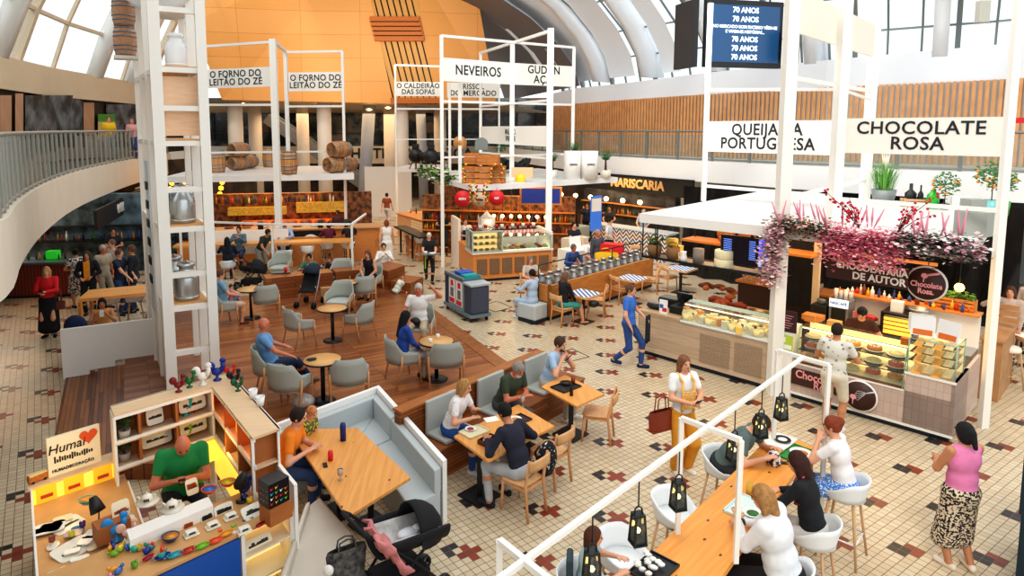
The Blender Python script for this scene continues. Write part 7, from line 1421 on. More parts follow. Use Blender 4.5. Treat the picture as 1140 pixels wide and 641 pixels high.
# --- centre right
far('woman with long grey brown hair and dark skirt at the small square table',590,337,h=1.66,head=165,hair='#8a7263',hs='long',top='#c4b8ae',sl='s',bot='#4a4440',lg='skirt',shoes='#e8e8e8',pose='sit',hands='table',res=.016)
person('person in a pale blue tunic with short black hair seen from behind',tuple(N_.p(-.28,.35)),1.68,315,'m','#15131a','short','#b4c8e0','l','#b4c8e0','long','#dddddd','sit',hands='table')
w33,i33=person('woman in a black top and turquoise striped shorts with crossed legs',at(626.4,361),1.68,62,'l','#7a5a48','bob','#1f2024','l','#3f9a94','shorts','#b98a6a','sit',lean=4,hands='lap',feet=[(.02,.62,.1),(.2,.5,.07)],res=.015)
person('man in a blue shirt with a blurred face behind the steel churns',at(634,318),1.74,150,'r','#6b5a50','short','#2f4f8a','l','#333333','long','#2a2a2a','sit',hands='table',lean=14,res=.02); far('man in a white shirt behind the steel churns',657,313,h=1.76,head=160,hair='#1a1512',top='#ece8e4',sl='s',pose='sit',seat=.5,hands='table'); far('older man in grey carrying a yellow bag by the red stand',664,318,h=1.76,head=150,skin='r',hair='#b08a72',top='#4a4f58',sl='l',bot='#4f6f9a',pose='stand')
r=tote('yellow paper carrier bag with a green print beside the red stand',at(672,322,0)+V3(0,-.3,.72),R(-15),mat('bag_yellow','#f2c21f',.6),.62,.5,.18,.12,'paper_bag')
w34,i34=far('ice cream seller in a navy apron behind the corner display',518,297,h=1.74,head=165,hair='#2a1d18',top='#ece9e6',sl='s',pose='stand',hands='phone'); b=MB(); b.box((0,.14,1.1),(.26,.03,.5)); b.build('apron',cm_('#26365c'),w34,bevel=.02)
far('man in black behind the cash desk',638,304,h=1.74,head=165,hair='#15110f',top='#1c1c20',sl='s',pose='stand',hands='table',tz=1.05); far('server in a black apron and white shirt at the seafood bar',677,298,h=1.76,head=120,hair='#15110f',top='#d4d6d8',bot='#1c1c20',lg='skirt',pose='stand',hands='hip'); w35,i35=far('woman in a black top and cream shorts standing at the seafood bar',707,273,h=1.7,head=5,skin='m',hair='#b8860f',hs='pony',top='#1d1d21',bot='#e4d6c8',lg='shorts',shoes='#d9c2b0',pose='stand',hands='hip',w=.9)
person('cook in black behind the zigzag seafood counter',tuple(M_.p(1.0,1.6)),1.72,200,'m','#15110f','short','#26262c','s','#222222','long','#222222','stand',res=.024,hands='table',tz=1.1); person('cook in a blue grey top at the right of the seafood counter',tuple(M_.p(2.6,1.7)),1.72,200,'l','#b9a89a','short','#a4b0bd','s','#222222','long','#222222','stand',res=.024,hands='table',tz=1.1); person('cook in dark blue beside the glass seafood cabinet',tuple(M_.p(-.3,1.7)),1.72,190,'m','#15110f','short','#1e2a4a','s','#222222','long','#222222','stand',res=.024)
person('baker with black hair under the ice cream roof at left',(-1.3,24.9,0),1.7,190,'m','#15110f','short','#1d1d21','s','#222222','long','#222222','stand',res=.024,hands='table',tz=1.2)
w36,i36=person('barista in a brown t-shirt and black cap behind the chocolate counter',tuple(Q.p(XC+1.0,1.15)),1.68,205,'l','#2a1d18','short','#4a2a22','s','#222222','long','#222222','stand',lean=12,hp=12,hands=((-.2,.35,1.15),(.15,.35,1.15)),cap='#18181c')
# --- right edge
w37,i37=person('woman in sunglasses and a beige blazer with dark trousers near the right edge',at(1118,410),1.7,230,'l','#5a3322','long','#c4b0a4','l','#1d2a3f','long','#2a2a2a','stand',hands=((-.2,.1,.85),(.24,.15,1.45)),res=.016); tote('black shoulder bag of the woman in the beige blazer',i37['M']@V3(.26,0,.85),hd(230),BLKM,.3,.2,.1,.3)
person('person in a pale jacket cut off by the right edge',at(1142,395),1.7,250,'l','#4a2f22','long','#e0c9c0','l','#1a1b20','long','#2a2a2a','stand',res=.018)
# --- left side
w38,i38=person('woman in a red cardigan and long black skirt holding her phone',at(57,374),1.66,165,'l','#c99a66','bob','#d6202a','l','#17171b','skirt','#1b1c22','stand',hands='phone',hem=.85,w=1.1,res=.015); phone('white phone held by the woman in the red cardigan',i38); tote('brown handbag of the woman in red',i38['M']@V3(-.22,.05,.65),hd(165),mat('leather_brown','#6a2f22',.5),.25,.2,.1,.3)
w39,i39=person('woman in a black jacket and orange top behind the left high table',at(101,350),1.68,160,'m','#4a3a30','bob','#16171b','l','#1a1a1e','long','#1a1a1e','stand',hands='hip',w=1.1); b=MB(); b.box((0,.145,1.2),(.15,.03,.5)); b.build('orange_top',cm_('#e8952c'),w39,bevel=.03)
person('person in a black and white patterned dress at the left bar',at(88,342),1.62,320,'m','#1d1715','bun','#e4ded6','s','#e4ded6','dress','#222222','stand',topm=PATT,botm=PATT,hands='hip',res=.018); person('older man in a beige polo shirt standing at the left bar',at(118,343),1.74,120,'r','#b9aca0','short','#b5a894','s','#a99c88','long','#555555','stand',res=.018)
person('man in a navy t-shirt and jeans beside the left high table',at(136,350),1.74,95,'l','#6a4a38','short','#1f2c44','s','#2d4470','long','#333333','stand',hands=((-.1,.35,1.0),(.15,.35,1.02)),res=.016); person('blurred man in black beside the tower',at(151,347),1.8,260,'m','#6a4a3a','short','#1d2028','l','#26334d','long','#222222','stand',res=.018); person('man in a pale top half hidden behind the man in navy',at(129,336),1.78,200,'l','#7a5a48','short','#c9b9aa','l','#555555','long','#222222','stand',res=.02)
person('bartender in black serving behind the red bar',tuple(LBF.p(LBL+.4,1.9)),1.72,140,'m','#15110f','short','#1b1c20','s','#222222','long','#222222','stand',hands='phone',res=.02); person('barmaid with curly black hair holding a tray behind the bar',tuple(LBF.p(LBL+1.6,2.2)),1.68,170,'m','#0f0d10','long','#1b1c20','s','#222222','long','#222222','stand',hands='phone',res=.02)
w40,i40=person('young woman with black hair photographing with her phone behind the partition',(-8.1,13.6,0),1.62,150,'m','#17120f','long','#e0a25a','n','#333333','long','#222222','sit',hands='face',res=.015,lean=10); b=MB(); b.box((0,0,0),(.08,.01,.15)); tag(b.build('phone',PLATEM,None,i40['M']@((i40['wr'][0]+i40['wr'][1])/2+V3(0,.08,.06)),hd(150)),'white phone held up by the young woman behind the partition','phone')
b=MB(); b.ball((0,0,.25),(.24,.16,.26),10); tag(b.build('rucksack',cm_('#1f2f55'),None,(-8.35,13.05,.55)),'navy rucksack beside the young woman behind the partition','bag'); tbox('white_bench','white bench behind the partition where the young woman sits','bench',[(-8.6,13.0),(-8.0,12.7),(-7.2,13.9),(-7.9,14.2)],.02,.5,BWH)
person('person in a yellow top beyond the left gallery railing',(-13.8,24.3,3.69),1.66,140,'l','#8a4a20','short','#f0c020','s','#7fa9c4','long','#ffffff','stand',res=.024); person('person in a pink top beyond the left gallery railing',(-14.0,26.3,3.69),1.6,160,'l','#c07a5a','short','#e0a2a0','s','#3a4a7a','long','#333333','stand',res=.024)
# ---------------------------------------------------------------- souvenir stall at the lower left
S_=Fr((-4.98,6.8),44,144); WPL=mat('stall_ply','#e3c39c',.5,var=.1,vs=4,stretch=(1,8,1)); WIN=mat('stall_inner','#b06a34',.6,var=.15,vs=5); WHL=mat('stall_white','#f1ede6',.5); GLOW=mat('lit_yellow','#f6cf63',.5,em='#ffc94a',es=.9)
r=thing('souvenir_stall','white and plywood souvenir stall with lit shelves around the man in green','stall',S_.o)
def sbx(name,m,*d): b=MB(); S_.box(b,*d,rel=S_.o); return b.build(name,m,r)
CT=mat('stall_counter','#d2a066',.5,var=.12,vs=4)
# tall shelf: back run and right run
sbx('shelf_back',WIN,.85,2.3,0,.02,.9,1.58); sbx('shelf_back',WIN,2.28,2.3,0,2.0,.9,1.58)
for z,m in ((1.57,WPL),): sbx('shelf_top',m,.85,2.3,-.02,.3,z,z+.03); sbx('shelf_top',m,2.0,2.32,.3,2.0,z,z+.03)
for z in (1.54,1.24,.92): sbx('shelf_edge',WHL,.85,2.02,.28,.31,z,z+.035); sbx('shelf_edge',WHL,2.0,2.03,.28,2.0,z,z+.035)
sbx('shelf_edge',WHL,.85,2.32,-.03,0,1.55,1.6); sbx('shelf_edge',WHL,2.3,2.33,0,2.0,1.55,1.6)
for z in (1.22,.9): sbx('shelf_board',WPL,.85,2.3,.0,.3,z,z+.02); sbx('shelf_board',WPL,2.0,2.3,.3,2.0,z,z+.02)
for x in (.85,1.12,1.55,2.0): sbx('shelf_upright',WHL if x in(.85,2.0) else WIN,x-.015,x+.015,.02,.3,0 if x in(.85,2.0) else .9,1.57)
for y in (.85,1.4,1.9): sbx('shelf_upright',WIN,2.0,2.3,y-.015,y+.015,.9,1.57)
for x in (2.0,2.3): sbx('shelf_upright',WHL,x-.015,x+.015,1.97,2.0,0,1.57)
# low part and counter
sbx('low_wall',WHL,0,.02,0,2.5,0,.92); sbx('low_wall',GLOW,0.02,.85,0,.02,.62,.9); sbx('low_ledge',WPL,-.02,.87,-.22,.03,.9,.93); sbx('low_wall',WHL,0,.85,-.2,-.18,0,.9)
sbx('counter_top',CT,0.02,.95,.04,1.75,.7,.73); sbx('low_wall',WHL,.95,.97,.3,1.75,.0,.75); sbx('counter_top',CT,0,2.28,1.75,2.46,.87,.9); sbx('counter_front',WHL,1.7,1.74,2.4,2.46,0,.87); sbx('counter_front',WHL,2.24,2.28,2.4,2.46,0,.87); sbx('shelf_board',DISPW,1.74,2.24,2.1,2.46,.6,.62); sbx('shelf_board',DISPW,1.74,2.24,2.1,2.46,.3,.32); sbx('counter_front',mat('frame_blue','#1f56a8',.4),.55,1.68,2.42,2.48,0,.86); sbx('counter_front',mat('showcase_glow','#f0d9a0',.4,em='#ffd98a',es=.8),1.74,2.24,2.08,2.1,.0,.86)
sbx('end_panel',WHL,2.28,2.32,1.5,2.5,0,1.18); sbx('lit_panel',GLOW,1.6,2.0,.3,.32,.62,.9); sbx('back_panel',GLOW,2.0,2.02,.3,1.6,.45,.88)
light('POINT',tuple(S_.p(.4,.5,1.15)),4,'#ffd27a',.1); light('POINT',tuple(S_.p(1.9,.9,1.1)),3,'#ffd27a',.1)
# signboard
b=thing('name_board','cream sign board with brush lettering and a red heart on the souvenir stall','sign',S_.p(.45,-.1,.93),S_.rz+R(0)); sg_=b
bx('board',mat('board_cream','#f3e6c8',.6),b,-.27,.27,-.02,.02,0,.46); INK=mat('brush_ink','#1f1a17',.6); text('Humai',.15,INK,b,(-.08,-.025,.31),(PI/2,0,0),bold=.005,shear=.2,sx=.95); text('HUMADECORAÇÃO',.047,INK,b,(-.02,-.025,.06),(PI/2,0,0),bold=.02); 
q=MB(); pts=[(.16*math.sin(t)**3*.6,(.13*math.cos(t)-.05*math.cos(2*t)-.02*math.cos(3*t)-.01*math.cos(4*t))*.6) for t in [2*PI*k/28 for k in range(28)]]; q.prism(pts,0,.006,M=Matrix.Translation((.15,-.022,.36))@Matrix.Rotation(PI/2,4,'X')); q.build('heart',mat('heart_red','#dd5a2c',.5),b)
q=MB(); rg=random.Random(2)
for k in range(16): q.box((-.2+.025*k,-.023,.17+rg.random()*.02),(.018,.004,.03+rg.random()*.05))
q.build('skyline_drawing',INK,b)
def sp_(px,py,z): return at(px,py,z)
# roosters
def rooster(label,pos,c,s=1,rz=0,group=None):
    m=mat('glaze_'+c[1:],c,.25); r=thing('rooster_figurine',label,'figurine',pos,rz,group); r.scale=(s,)*3; b=MB(); b.lathe([(.001,0),(.035,0),(.035,.008),(.012,.02),(.012,.045),(.001,.05)],n=12); b.ball((0,0,.075),(.045,.03,.035),8); b.tube([(.03,0,.08),(.05,0,.12),(.045,0,.15)],[.025,.018,.02],8); b.build('body',m,r)
    b=MB(); b.ball((-.05,0,.125),(.038,.012,.042),10); b.build('tail',m,r); b=MB(); b.ball((.048,0,.17),(.026,.01,.022),8); b.tube([(.06,0,.155),(.08,0,.15)],[.008,.002],6); b.build('comb',m,r)
TZ=1.6
for (px,py,c,s,l) in ((199,436,'#7d1822',1.2,'dark red rooster figurine standing on the stall top'),(211,431,'#1f6b38',1.15,'green rooster figurine standing on the stall top'),(226,428,'#efe9e2',1.5,'white rooster figurine standing on the stall top'),(242,423,'#1f2f8a',1.55,'royal blue rooster figurine standing on the stall top'),(257,421,'#c5261f',1.0,'small scarlet rooster at the stall corner'),(261,428,'#15151a',1.1,'small black rooster at the stall corner'),(265,435,'#1d5a33',1.0,'small dark green rooster at the stall corner')):
    rooster(l,sp_(px,py,TZ),c,s,R(20))
for (px,py,z,c,s,l) in ((156,473,1.24,'#2fb3a4',1.4,'turquoise rooster on the upper shelf at left'),(172,470,1.24,'#1f2f8a',1.1,'blue rooster on the upper shelf beside the turquoise one'),(207,462,1.24,'#2fb3a4',1.2,'turquoise rooster on the upper shelf at right'),(215,458,1.24,'#b3202a',.9,'red rooster on the upper shelf at right'),(208,489,.92,'#9fc82b',1.0,'lime green rooster on the lower shelf')):
    rooster(l,sp_(px,py,z),c,s,R(30))
for (px,py,z,c,s,l) in ((130,601,.78,'#2a8fd0',1.5,'sky blue rooster on the front of the souvenir counter'),(143,602,.78,'#f0c4b0',1.2,'pink rooster on the front of the souvenir counter'),(272,553,.92,'#1d2f7a',1.2,'navy rooster beside the black gift box')): rooster(l,sp_(px,py,z),c,s,R(30))
# framed tiles and trays
TILE=mat('tile_glaze','#e9e4d4',.25); def_ink=mat('print_ink','#3a3732',.5)
def tile(label,pos,w,h,rz,tilt=0,c=None,name='painted_tray',pr_=None,print_=True):
    r=thing(name,label,'tray',pos,0); M=Matrix.Rotation(rz,4,'Z')@Matrix.Rotation(R(tilt),4,'X'); b=MB(); n=18; pl=[(w/2*math.copysign(abs(math.cos(t))**.35,math.cos(t)),h/2*math.copysign(abs(math.sin(t))**.35,math.sin(t))) for t in [2*PI*(k+.5)/n for k in range(n)]]; b.prism(pl,0,.012,M=M); b.build('plate',c or TILE,r)
    if print_:
        b=MB(); rg=random.Random(int(pos.x*1000)); 
        for k in range(11): t=(k/10-.5)*.6*w; hh=(h*(.08+.25*rg.random())) if w<.3 and h<.2 else .012+.03*rg.random(); b.prism([(t-.015,-h*.12),(t+.02,-h*.12),(t+.02,-h*.12+hh),(t-.015,-h*.12+hh)],.0125,.014,M=M)
        b.build('printed_picture',pr_ or def_ink,r)
    return r
RZs=S_.rz; RZ2=R(90-144)
for (x,z,w,h,l) in ((1.32,1.36,.2,.2,'square tile with a bridge drawing on the upper shelf'),(1.78,1.37,.34,.17,'long white tray with a boat print on the upper shelf'),(1.33,1.07,.36,.18,'long pale tray with a sailing boat on the lower shelf'),(1.78,1.07,.34,.17,'white tray with a ship print on the lower shelf at right')):
    tile(l,S_.p(x,.1,z),w,h,RZs,80)
for (y,z,l) in ((.55,1.07,'white tile leaning on the lower right shelf, nearest the corner'),(1.15,1.07,'white tile leaning on the lower right shelf'),(1.7,1.07,'white tile leaning at the end of the lower right shelf')): tile(l,S_.p(2.15,y,z),.26,.2,RZ2,70)
for (y,l) in ((.6,'orange lit picture box in the right shelf near the corner'),(1.15,'orange lit picture box in the middle of the right shelf'),(1.72,'amber lantern box at the end of the right shelf')):
    b=MB(); S_.box(b,2.1,2.25,y-.15,y+.15,1.25,1.5,rel=S_.p(2.15,y,1.25)); tag(b.build('lit_box',mat('lit_orange','#f09a3c',.5,em='#ff9a33',es=1.5,var=.4,vs=20),None,S_.p(2.15,y,1.25)),l,'lamp')
for (px,py,l,z) in ((282,443,'upper white mug lying on the stall top',1.6),(290,451,'lower white mug lying on the stall top',1.6)): cup(l,sp_(px,py,z),1.6,name='mug')
for (px,py,z,l) in ((139,487,1.24,'succulent in a pale pot on the upper shelf'),(139,512,.92,'mossy plant in a pale pot on the lower shelf')): potted(None,l,0,0,0,'ball',mat('pot_stone','#b7ab98',.7),.1,.07,.14,mat('moss','#4a5a2a',.7,var=.4,vs=12),pos=sp_(px,py,z))
# counter goods
CZ=.9
C5=['#e9a13b','#3b6fb8','#2f8f86','#1f2f8a','#c9303a','#7bb832','#e5512f','#e9a92f']
def dish(label,pos,c,rx=.1,ry=.07,inner=None,rz=0,h=.05,name='bowl',tail=False):
    r=thing(name,label,'dish',pos,rz); b=MB(); b.lathe([(.001,0),(.5,.1),(.85,.6),(1,1),(.93,1),(.75,.55),(.001,.3)],n=22,sx=rx,sy=ry,M=Matrix.Scale(h,4,(0,0,1))); b.build('dish_body',mat('glaze_'+c[1:],c,.25),r)
    b=MB(); b.lathe([(.001,.35),(.7,.6),(.9,.9)],n=20,sx=rx,sy=ry,M=Matrix.Scale(h,4,(0,0,1))); b.build('inner_glaze',mat('glaze_'+(inner or c)[1:],inner or c,.2),r)
    if tail: b=MB(); b.add([(-rx*.85,0,h*.6),(-rx*1.45,ry*.6,h),(-rx*1.25,0,h*.9),(-rx*1.45,-ry*.6,h)],[(0,1,2,3)]); b.build('tail_fin',mat('glaze_'+c[1:],c,.25),r)
    return r
for (px,py,c,ic,l) in ((233,549,'#e2552f','#2f7fd0','blue inside red casserole at the man in green\'s elbow'),(254,541,'#e2552f','#f2d83a','yellow inside red casserole beside the blue one'),(190,602,'#2b3f7a','#e59a35','orange oval dish with a blue rim in the middle of the counter'),(97,561,'#2f9a94','#e9a13b','orange dish at the left of the counter')): dish(l,sp_(px,py,CZ+(.1 if py<560 else 0)),c,.085,.075,ic,0,.06)
names_=['navy','turquoise','red','lime','coral','amber']
for k,((px,py),c) in enumerate(zip(((181,622),(195,620),(210,615),(225,610),(240,604),(252,596)),('#1f3f8a','#2fa8b8','#c9302a','#7bc832','#ee5a33','#f0a52f'))): dish(names_[k]+' fish shaped dish in the row along the counter front',sp_(px,py,CZ),c,.075,.04,None,R(40),.035,'fish_dish',True)
for (px,py,l,c) in ((165,623,'crimson fish dish at the left end of the row','#a51f3a'),(290,586,'dark red ceramic lobster near the right end','#a5202a'),(307,577,'pink ceramic bird near the right end','#e39aa0')): dish(l,sp_(px,py,CZ),c,.06,.025,None,R(60),.03,'ceramic_fish',True)
for k,(px,py,l) in enumerate(((213,596,'left white butter dish with ship print'),(237,587,'second white butter dish with ship print'),(257,577,'third white butter dish with ship print'),(272,592,'small pale box dish at the right of the counter'))):
    r=thing('butter_dish',l,'dish',sp_(px,py,CZ),R(40)); bx('base',TILE,r,-.07,.07,-.045,.045,0,.02,bevel=.008); bx('lid',TILE,r,-.055,.055,-.035,.035,.02,.06,bevel=.012); bx('print_patch',def_ink,r,-.03,.03,-.037,-.035,.03,.05)
for (px,py,l) in ((164,559,'white teapot with a printed picture on a saucer, left'),(192,566,'white teapot with a printed picture on a saucer, right')):
    r=thing('teapot',l,'teapot',sp_(px,py,CZ+.12),R(20)); r.scale=(.9,)*3; b=MB(); b.lathe([(.001,0),(.12,.0),(.13,.012),(.001,.01)],n=20); b.build('saucer',TILE,r); b=MB(); b.lathe([(.04,.012),(.065,.04),(.06,.08),(.03,.1),(.001,.105)],n=18); b.ball((0,0,.115),.012,6); b.build('body',TILE,r); b=MB(); b.tube([(-.06,0,.05),(-.1,0,.09)],[.015,.008],6); b.build('spout',TILE,r); b=MB(); b.tube([(.055,0,.085),(.095,0,.08),(.09,0,.04),(.06,0,.04)],.007,6); b.build('handle',TILE,r); bx('printed_picture',mat('print_brown','#6a4030',.5),r,-.03,.03,-.068,-.06,.04,.07)
b=MB(); S_.box(b,.75,1.55,1.78,1.98,.9,1.02,rel=S_.p(1.1,1.9,.9)); tag(b.build('display_step',WHL,None,S_.p(1.1,1.9,.9)),'white display step holding the teapots','display stand'); b=MB(); b.box((0,0,.09),(.3,.2,.18)); tag(b.build('display_block',WIN,None,sp_(125,597,.78),S_.rz),'brown wooden display block at the left of the counter','display stand')
for (px,py,w,h,tl,l,pz) in ((214,553,.13,.17,70,'lit pale picture tile with orange houses before the man in green',.12),(135,578,.17,.2,75,'white picture tile with red houses leaning left of the teapots',.1),(249,570,.2,.14,70,'white tile with a street print behind the butter dishes',.02),(283,572,.26,.16,35,'rectangular tray with a dark boat print beside the wooden block',.03),(209,587,.1,.15,75,'narrow white tile with a small print',.02),(230,578,.12,.15,75,'second narrow white tile with a print',.02)): tile(l,sp_(px,py,CZ)+V3(0,0,pz),w,h,S_.rz,tl,c=mat('tile_cream','#f3e3c2',.3) if px<220 else None,pr_=mat('print_orange2','#c9622a',.5) if px<220 else None)
for (px,py,w,h,rz,l,c) in ((55,588,.28,.2,.5,'white square dish with red fish at the far left','#eceae6'),(136,612,.42,.17,.75,'long white tray with a boat print, upper of three','#efece6'),(126,624,.42,.16,.75,'long white tray with a boat print, middle of three','#efece6'),(120,637,.42,.16,.75,'long white tray with a boat print, lowest of three','#efece6'),(99,598,.13,.26,.1,'white oval dish with a fish drawing','#f0ebe4'),(82,594,.16,.12,.3,'mauve oval plate near the left edge','#b9a0a0'),(56,588,.2,.16,.2,'pale tray under the red fish','#e9e6df'),(70,578,.18,.13,.6,'cream tray at the far left of the counter','#ead9b8'),(52,590,.24,.1,.5,'cream leaf shaped dish near the left post','#ead9b8'),(80,614,.14,.08,.5,'small white rectangular dish','#f0ede8'),(89,622,.16,.07,.5,'second small white rectangular dish','#f0ede8'),(73,637,.3,.16,.6,'pale green square plate at the bottom left','#b7cfc4')): tile(l,sp_(px,py,.76),w,h,rz,0,c=mat('glaze_'+c[1:],c,.3),print_=(w>.35 or h>.2),name='ceramic_dish')
rgc=random.Random(8)
for k,(px,py,c,l) in enumerate(((161,603,'#e9c23b','yellow ceramic bell on the counter'),(172,598,'#c9402f','red ceramic ornament left of the orange oval dish'),(155,613,'#e0b02f','yellow ceramic fish ornament'),(177,586,'#2f6b3a','left green ceramic cactus'),(186,583,'#2a5f34','right green ceramic cactus'),(102,630,'#d63a2a','red ceramic octopus near the trays'),(150,632,'#5f9a2f','green ceramic leaf ornament'),(168,612,'#c92f2f','red enamel pot ornament'),(58,604,'#8a3a2a','brown red ceramic boat at the left'),(80,598,'#c9c03a','yellow green ceramic fish'),(92,587,'#5a2f6a','purple flower ornament in the low shelf'),(282,545,'#2f7a4a','tall green ceramic bird beside the gift box'),(278,560,'#e9c23b','small yellow ceramic bird beside the gift box'),(291,560,'#c92f2f','small red ceramic bird beside the gift box'))):
    p=sp_(px,py,CZ if px>110 else .76); b=MB(); tall=2.4 if 'tall' in l else (1.3 if 'cactus' in l else 1)
    b.ball((0,0,.03*tall),(.032,.028,.03*tall),7); b.ball((.012,.008,.055*tall),(.018,.016,.022*tall),6); b.ball((-.02,0,.05*tall),(.014,.014,.018*tall),6); tag(b.build('ceramic_ornament',mat('glaze_'+c[1:],c,.25),None,p),l,'ornament')
# yellow shirts/posters in the low shelf
for (x,l) in ((.15,'yellow print with red letters in the low lit shelf, leftmost'),(.42,'yellow print with a red rooster in the low lit shelf'),(.72,'orange lit picture in the low shelf under the plants')):
    r=thing('souvenir_print',l,'print',S_.p(x,.06,.73),S_.rz); bx('sheet',mat('print_yellow','#f0c92f',.6,em='#f0b92f',es=.25),r,-.1,.1,0,.01,0,.19,bevel=.003); bx('print_patch',mat('print_red','#c9402f',.6),r,-.06,.06,-.004,0,.05,.09)
# tram model, lamps, gift box, wood block, watering
r=thing('tram_model','little orange model tram on the left stall ledge','model tram',S_.p(.08,-.1,.93),S_.rz+R(10)); bx('body',mat('tram_orange','#c9772f',.5,var=.3,vs=30),r,-.1,.1,-.035,.035,.015,.085,bevel=.006); bx('roof',mat('tram_cream','#e6cf9a',.5),r,-.09,.09,-.03,.03,.085,.1); 
for x in (-.06,.06): b=MB(); b.lathe([(.001,-.04),(.015,-.04),(.015,.04),(.001,.04)],(x,.015,0),10,M=Matrix.Rotation(PI/2,4,'X')); b.build('wheel',BLKM,r)
def desklamp(label,pos,rz):
    r=thing('desk_lamp',label,'lamp',pos,rz); b=MB(); b.lathe([(.001,0),(.06,0),(.06,.015),(.001,.02)],n=16); b.build('base',BLKM,r); b=MB(); b.tube([(0,0,.01),(.02,0,.2),(-.02,0,.3)],.007,6); b.build('arm',BLKM,r); M=Matrix.Translation((-.03,0,.27))@Matrix.Rotation(R(-25),4,'Y'); b=MB(); b.lathe([(.075,-.09),(.06,.0),(.035,.07),(.001,.08)],n=18,M=M); b.build('lamp_shade',BLKM,r); b=MB(); b.lathe([(.001,-.08),(.065,-.085),(.001,-.086)],n=16,M=M); b.build('bulb',PEND,r)
desklamp('black spot lamp glowing over the left side of the counter',sp_(110,588,CZ-.15),R(-20)); desklamp('black spot lamp shining beside the yellow casserole',sp_(269,558,CZ),R(150))
blk_=mat('gift_black','#141318',.35); q=sp_(306,580,CZ); b=MB(); b.box((0,0,.09),(.26,.2,.18)); tag(b.build('wooden_block',WIN,None,q+V3(0,.05,0),R(50)),'brown wooden block under the black gift box','block')
r=thing('gift_box','black gift box printed with colourful swallows on the wooden block','box',q+V3(-.02,.06,.18),R(50)); bx('box_body',blk_,r,-.12,.12,-.1,.1,0,.26,bevel=.004); 
for k in range(14):
    c=['#e9302f','#f0b92f','#3fb0e0','#7bc832','#f2efe6','#ee7a2f'][k%6]; x=-.085+(k%4)*.055; z=.05+(k//4)*.052; b=MB(); b.add([(x-.02,-.102,z+.012),(x,-.102,z),(x+.02,-.102,z+.014),(x+.002,-.102,z-.008),(x-.012,-.102,z-.02)],[(0,1,2,3,4)]); b.build('swallow_print',mat('glaze_'+c[1:],c,.3),r)
for k in range(9):
    c=['#e9302f','#f0b92f','#3fb0e0','#7bc832'][k%4]; y=-.06+(k%3)*.055; z=.06+(k//3)*.06; b=MB(); b.add([(-.122,y+.02,z+.012),(-.122,y,z),(-.122,y-.02,z+.014),(-.122,y,z-.01)],[(0,1,2,3)]); b.build('swallow_print',mat('glaze_'+c[1:],c,.3),r)
r=thing('card_reader','white card reader leaning at the wooden block','card reader',sp_(309,573,CZ)+V3(.05,-.03,.0),R(40)); bx('body',PLATEM,r,-.03,.03,-.05,.05,.0,.03,bevel=.006); bx('screen',BLKM,r,-.02,.02,-.0,.04,.03,.032)
wg,ig=person('bald man in a green t-shirt minding the souvenir stall',(-3.52,7.3,.1),1.86,150,'r','#999999','bald','#1f8a4a','s','#20242e','long','#2a2a2a','sit',seat=.42,lean=16,hp=32,hands=((-.03,.4,.8),(.12,.4,.8)),res=NR,w=1.25); phone('phone held by the man in green',ig)
# lit niche goods in the counter front
tile('long tray with a bridge print in the lit counter niche',S_.p(1.9,2.36,.64),.3,.14,S_.rz,50,c=mat('tile_cream','#f3e3c2',.3)); tile('tile with orange figures in the lit counter niche',S_.p(2.12,2.2,.72),.14,.12,S_.rz,70,c=mat('print_orange2','#c9622a',.5),print_=False)

rgc=random.Random(21)
def jumble(label,nm,cat,group,n,x0,x1,y0,y1,z,fn,mats):
    for k in range(n):
        b=MB(); fn(b); tag(b.build(nm,mats[k%len(mats)],None,S_.p(x0+(x1-x0)*rgc.random(),y0+(y1-y0)*rgc.random(),z),rgc.random()*6),label,cat,group)
GC=[mat('glaze_'+c[1:],c,.25) for c in C5+['#efe9e2','#f2d83a','#e39aa0','#2fb3a4']]
jumble('small glazed ceramic animal among the souvenirs','ceramic_animal','ornament','small glazed animals on the souvenir counter',16,.5,1.0,1.8,2.35,CZ,lambda b:(b.ball((0,0,.03),(.045,.022,.03),6),b.ball((.04,0,.06),(.02,.016,.02),5),b.tube([(-.04,0,.03),(-.07,0,.06)],[.012,.004],5)),GC)
jumble('little printed dish lying among the souvenirs on the left','small_dish','dish','little printed dishes on the left counter',14,.06,.85,.5,1.65,.732,lambda b:b.lathe([(.001,0),(.05,0),(.08,.015),(.075,.018),(.001,.008)],n=16,sy=.7),[TILE,mat('tile_cream','#f3e3c2',.3),GC[1],GC[0],TILE])
jumble('small painted magnet on the right part of the souvenir counter','painted_magnet','magnet','painted magnets on the souvenir counter',12,1.5,2.1,2.2,2.42,CZ,lambda b:b.box((0,0,.006),(.045,.03,.012)),GC)
for (x,y,w,h,l) in ((.32,1.25,.36,.26,'big pale oval platter on the left counter'),(.7,1.05,.3,.2,'white platter with a print on the left counter, near the brown block'),(.3,.75,.3,.22,'cream serving platter on the left counter behind the oval one')): tile(l,S_.p(x,y,.74),w,h,S_.rz+.3,8)
# ---------------------------------------------------------------- pushchairs
FABB=mat('pram_black','#17181c',.8); FABN=mat('pram_navy','#1b2638',.8); FABG=mat('pram_lining','#d5d3cf',.8,var=.25,vs=14); ALU=mat('pram_alu','#b9bcc0',.3,.8)
def wheel(par,c,rad,w_=.04,ax='X'):
    M=Matrix.Translation(c)@Matrix.Rotation(PI/2,4,'Y'); b=MB(); b.lathe([(rad*.75,-w_/2),(rad,-w_/2),(rad,w_/2),(rad*.75,w_/2),(rad*.75,-w_/2)],n=22,M=M); wh=b.build('wheel',BLKM,par); b=MB()
    for k in range(5): a=k*2*PI/5; b.bar(M@Vector((0,0,0)),M@Vector((math.cos(a)*rad*.8,math.sin(a)*rad*.8,0)),.02)
    b.lathe([(.001,-w_/2),(rad*.2,-w_/2),(rad*.2,w_/2),(.001,w_/2)],n=10,M=M); b.build('hub',GREY,wh)
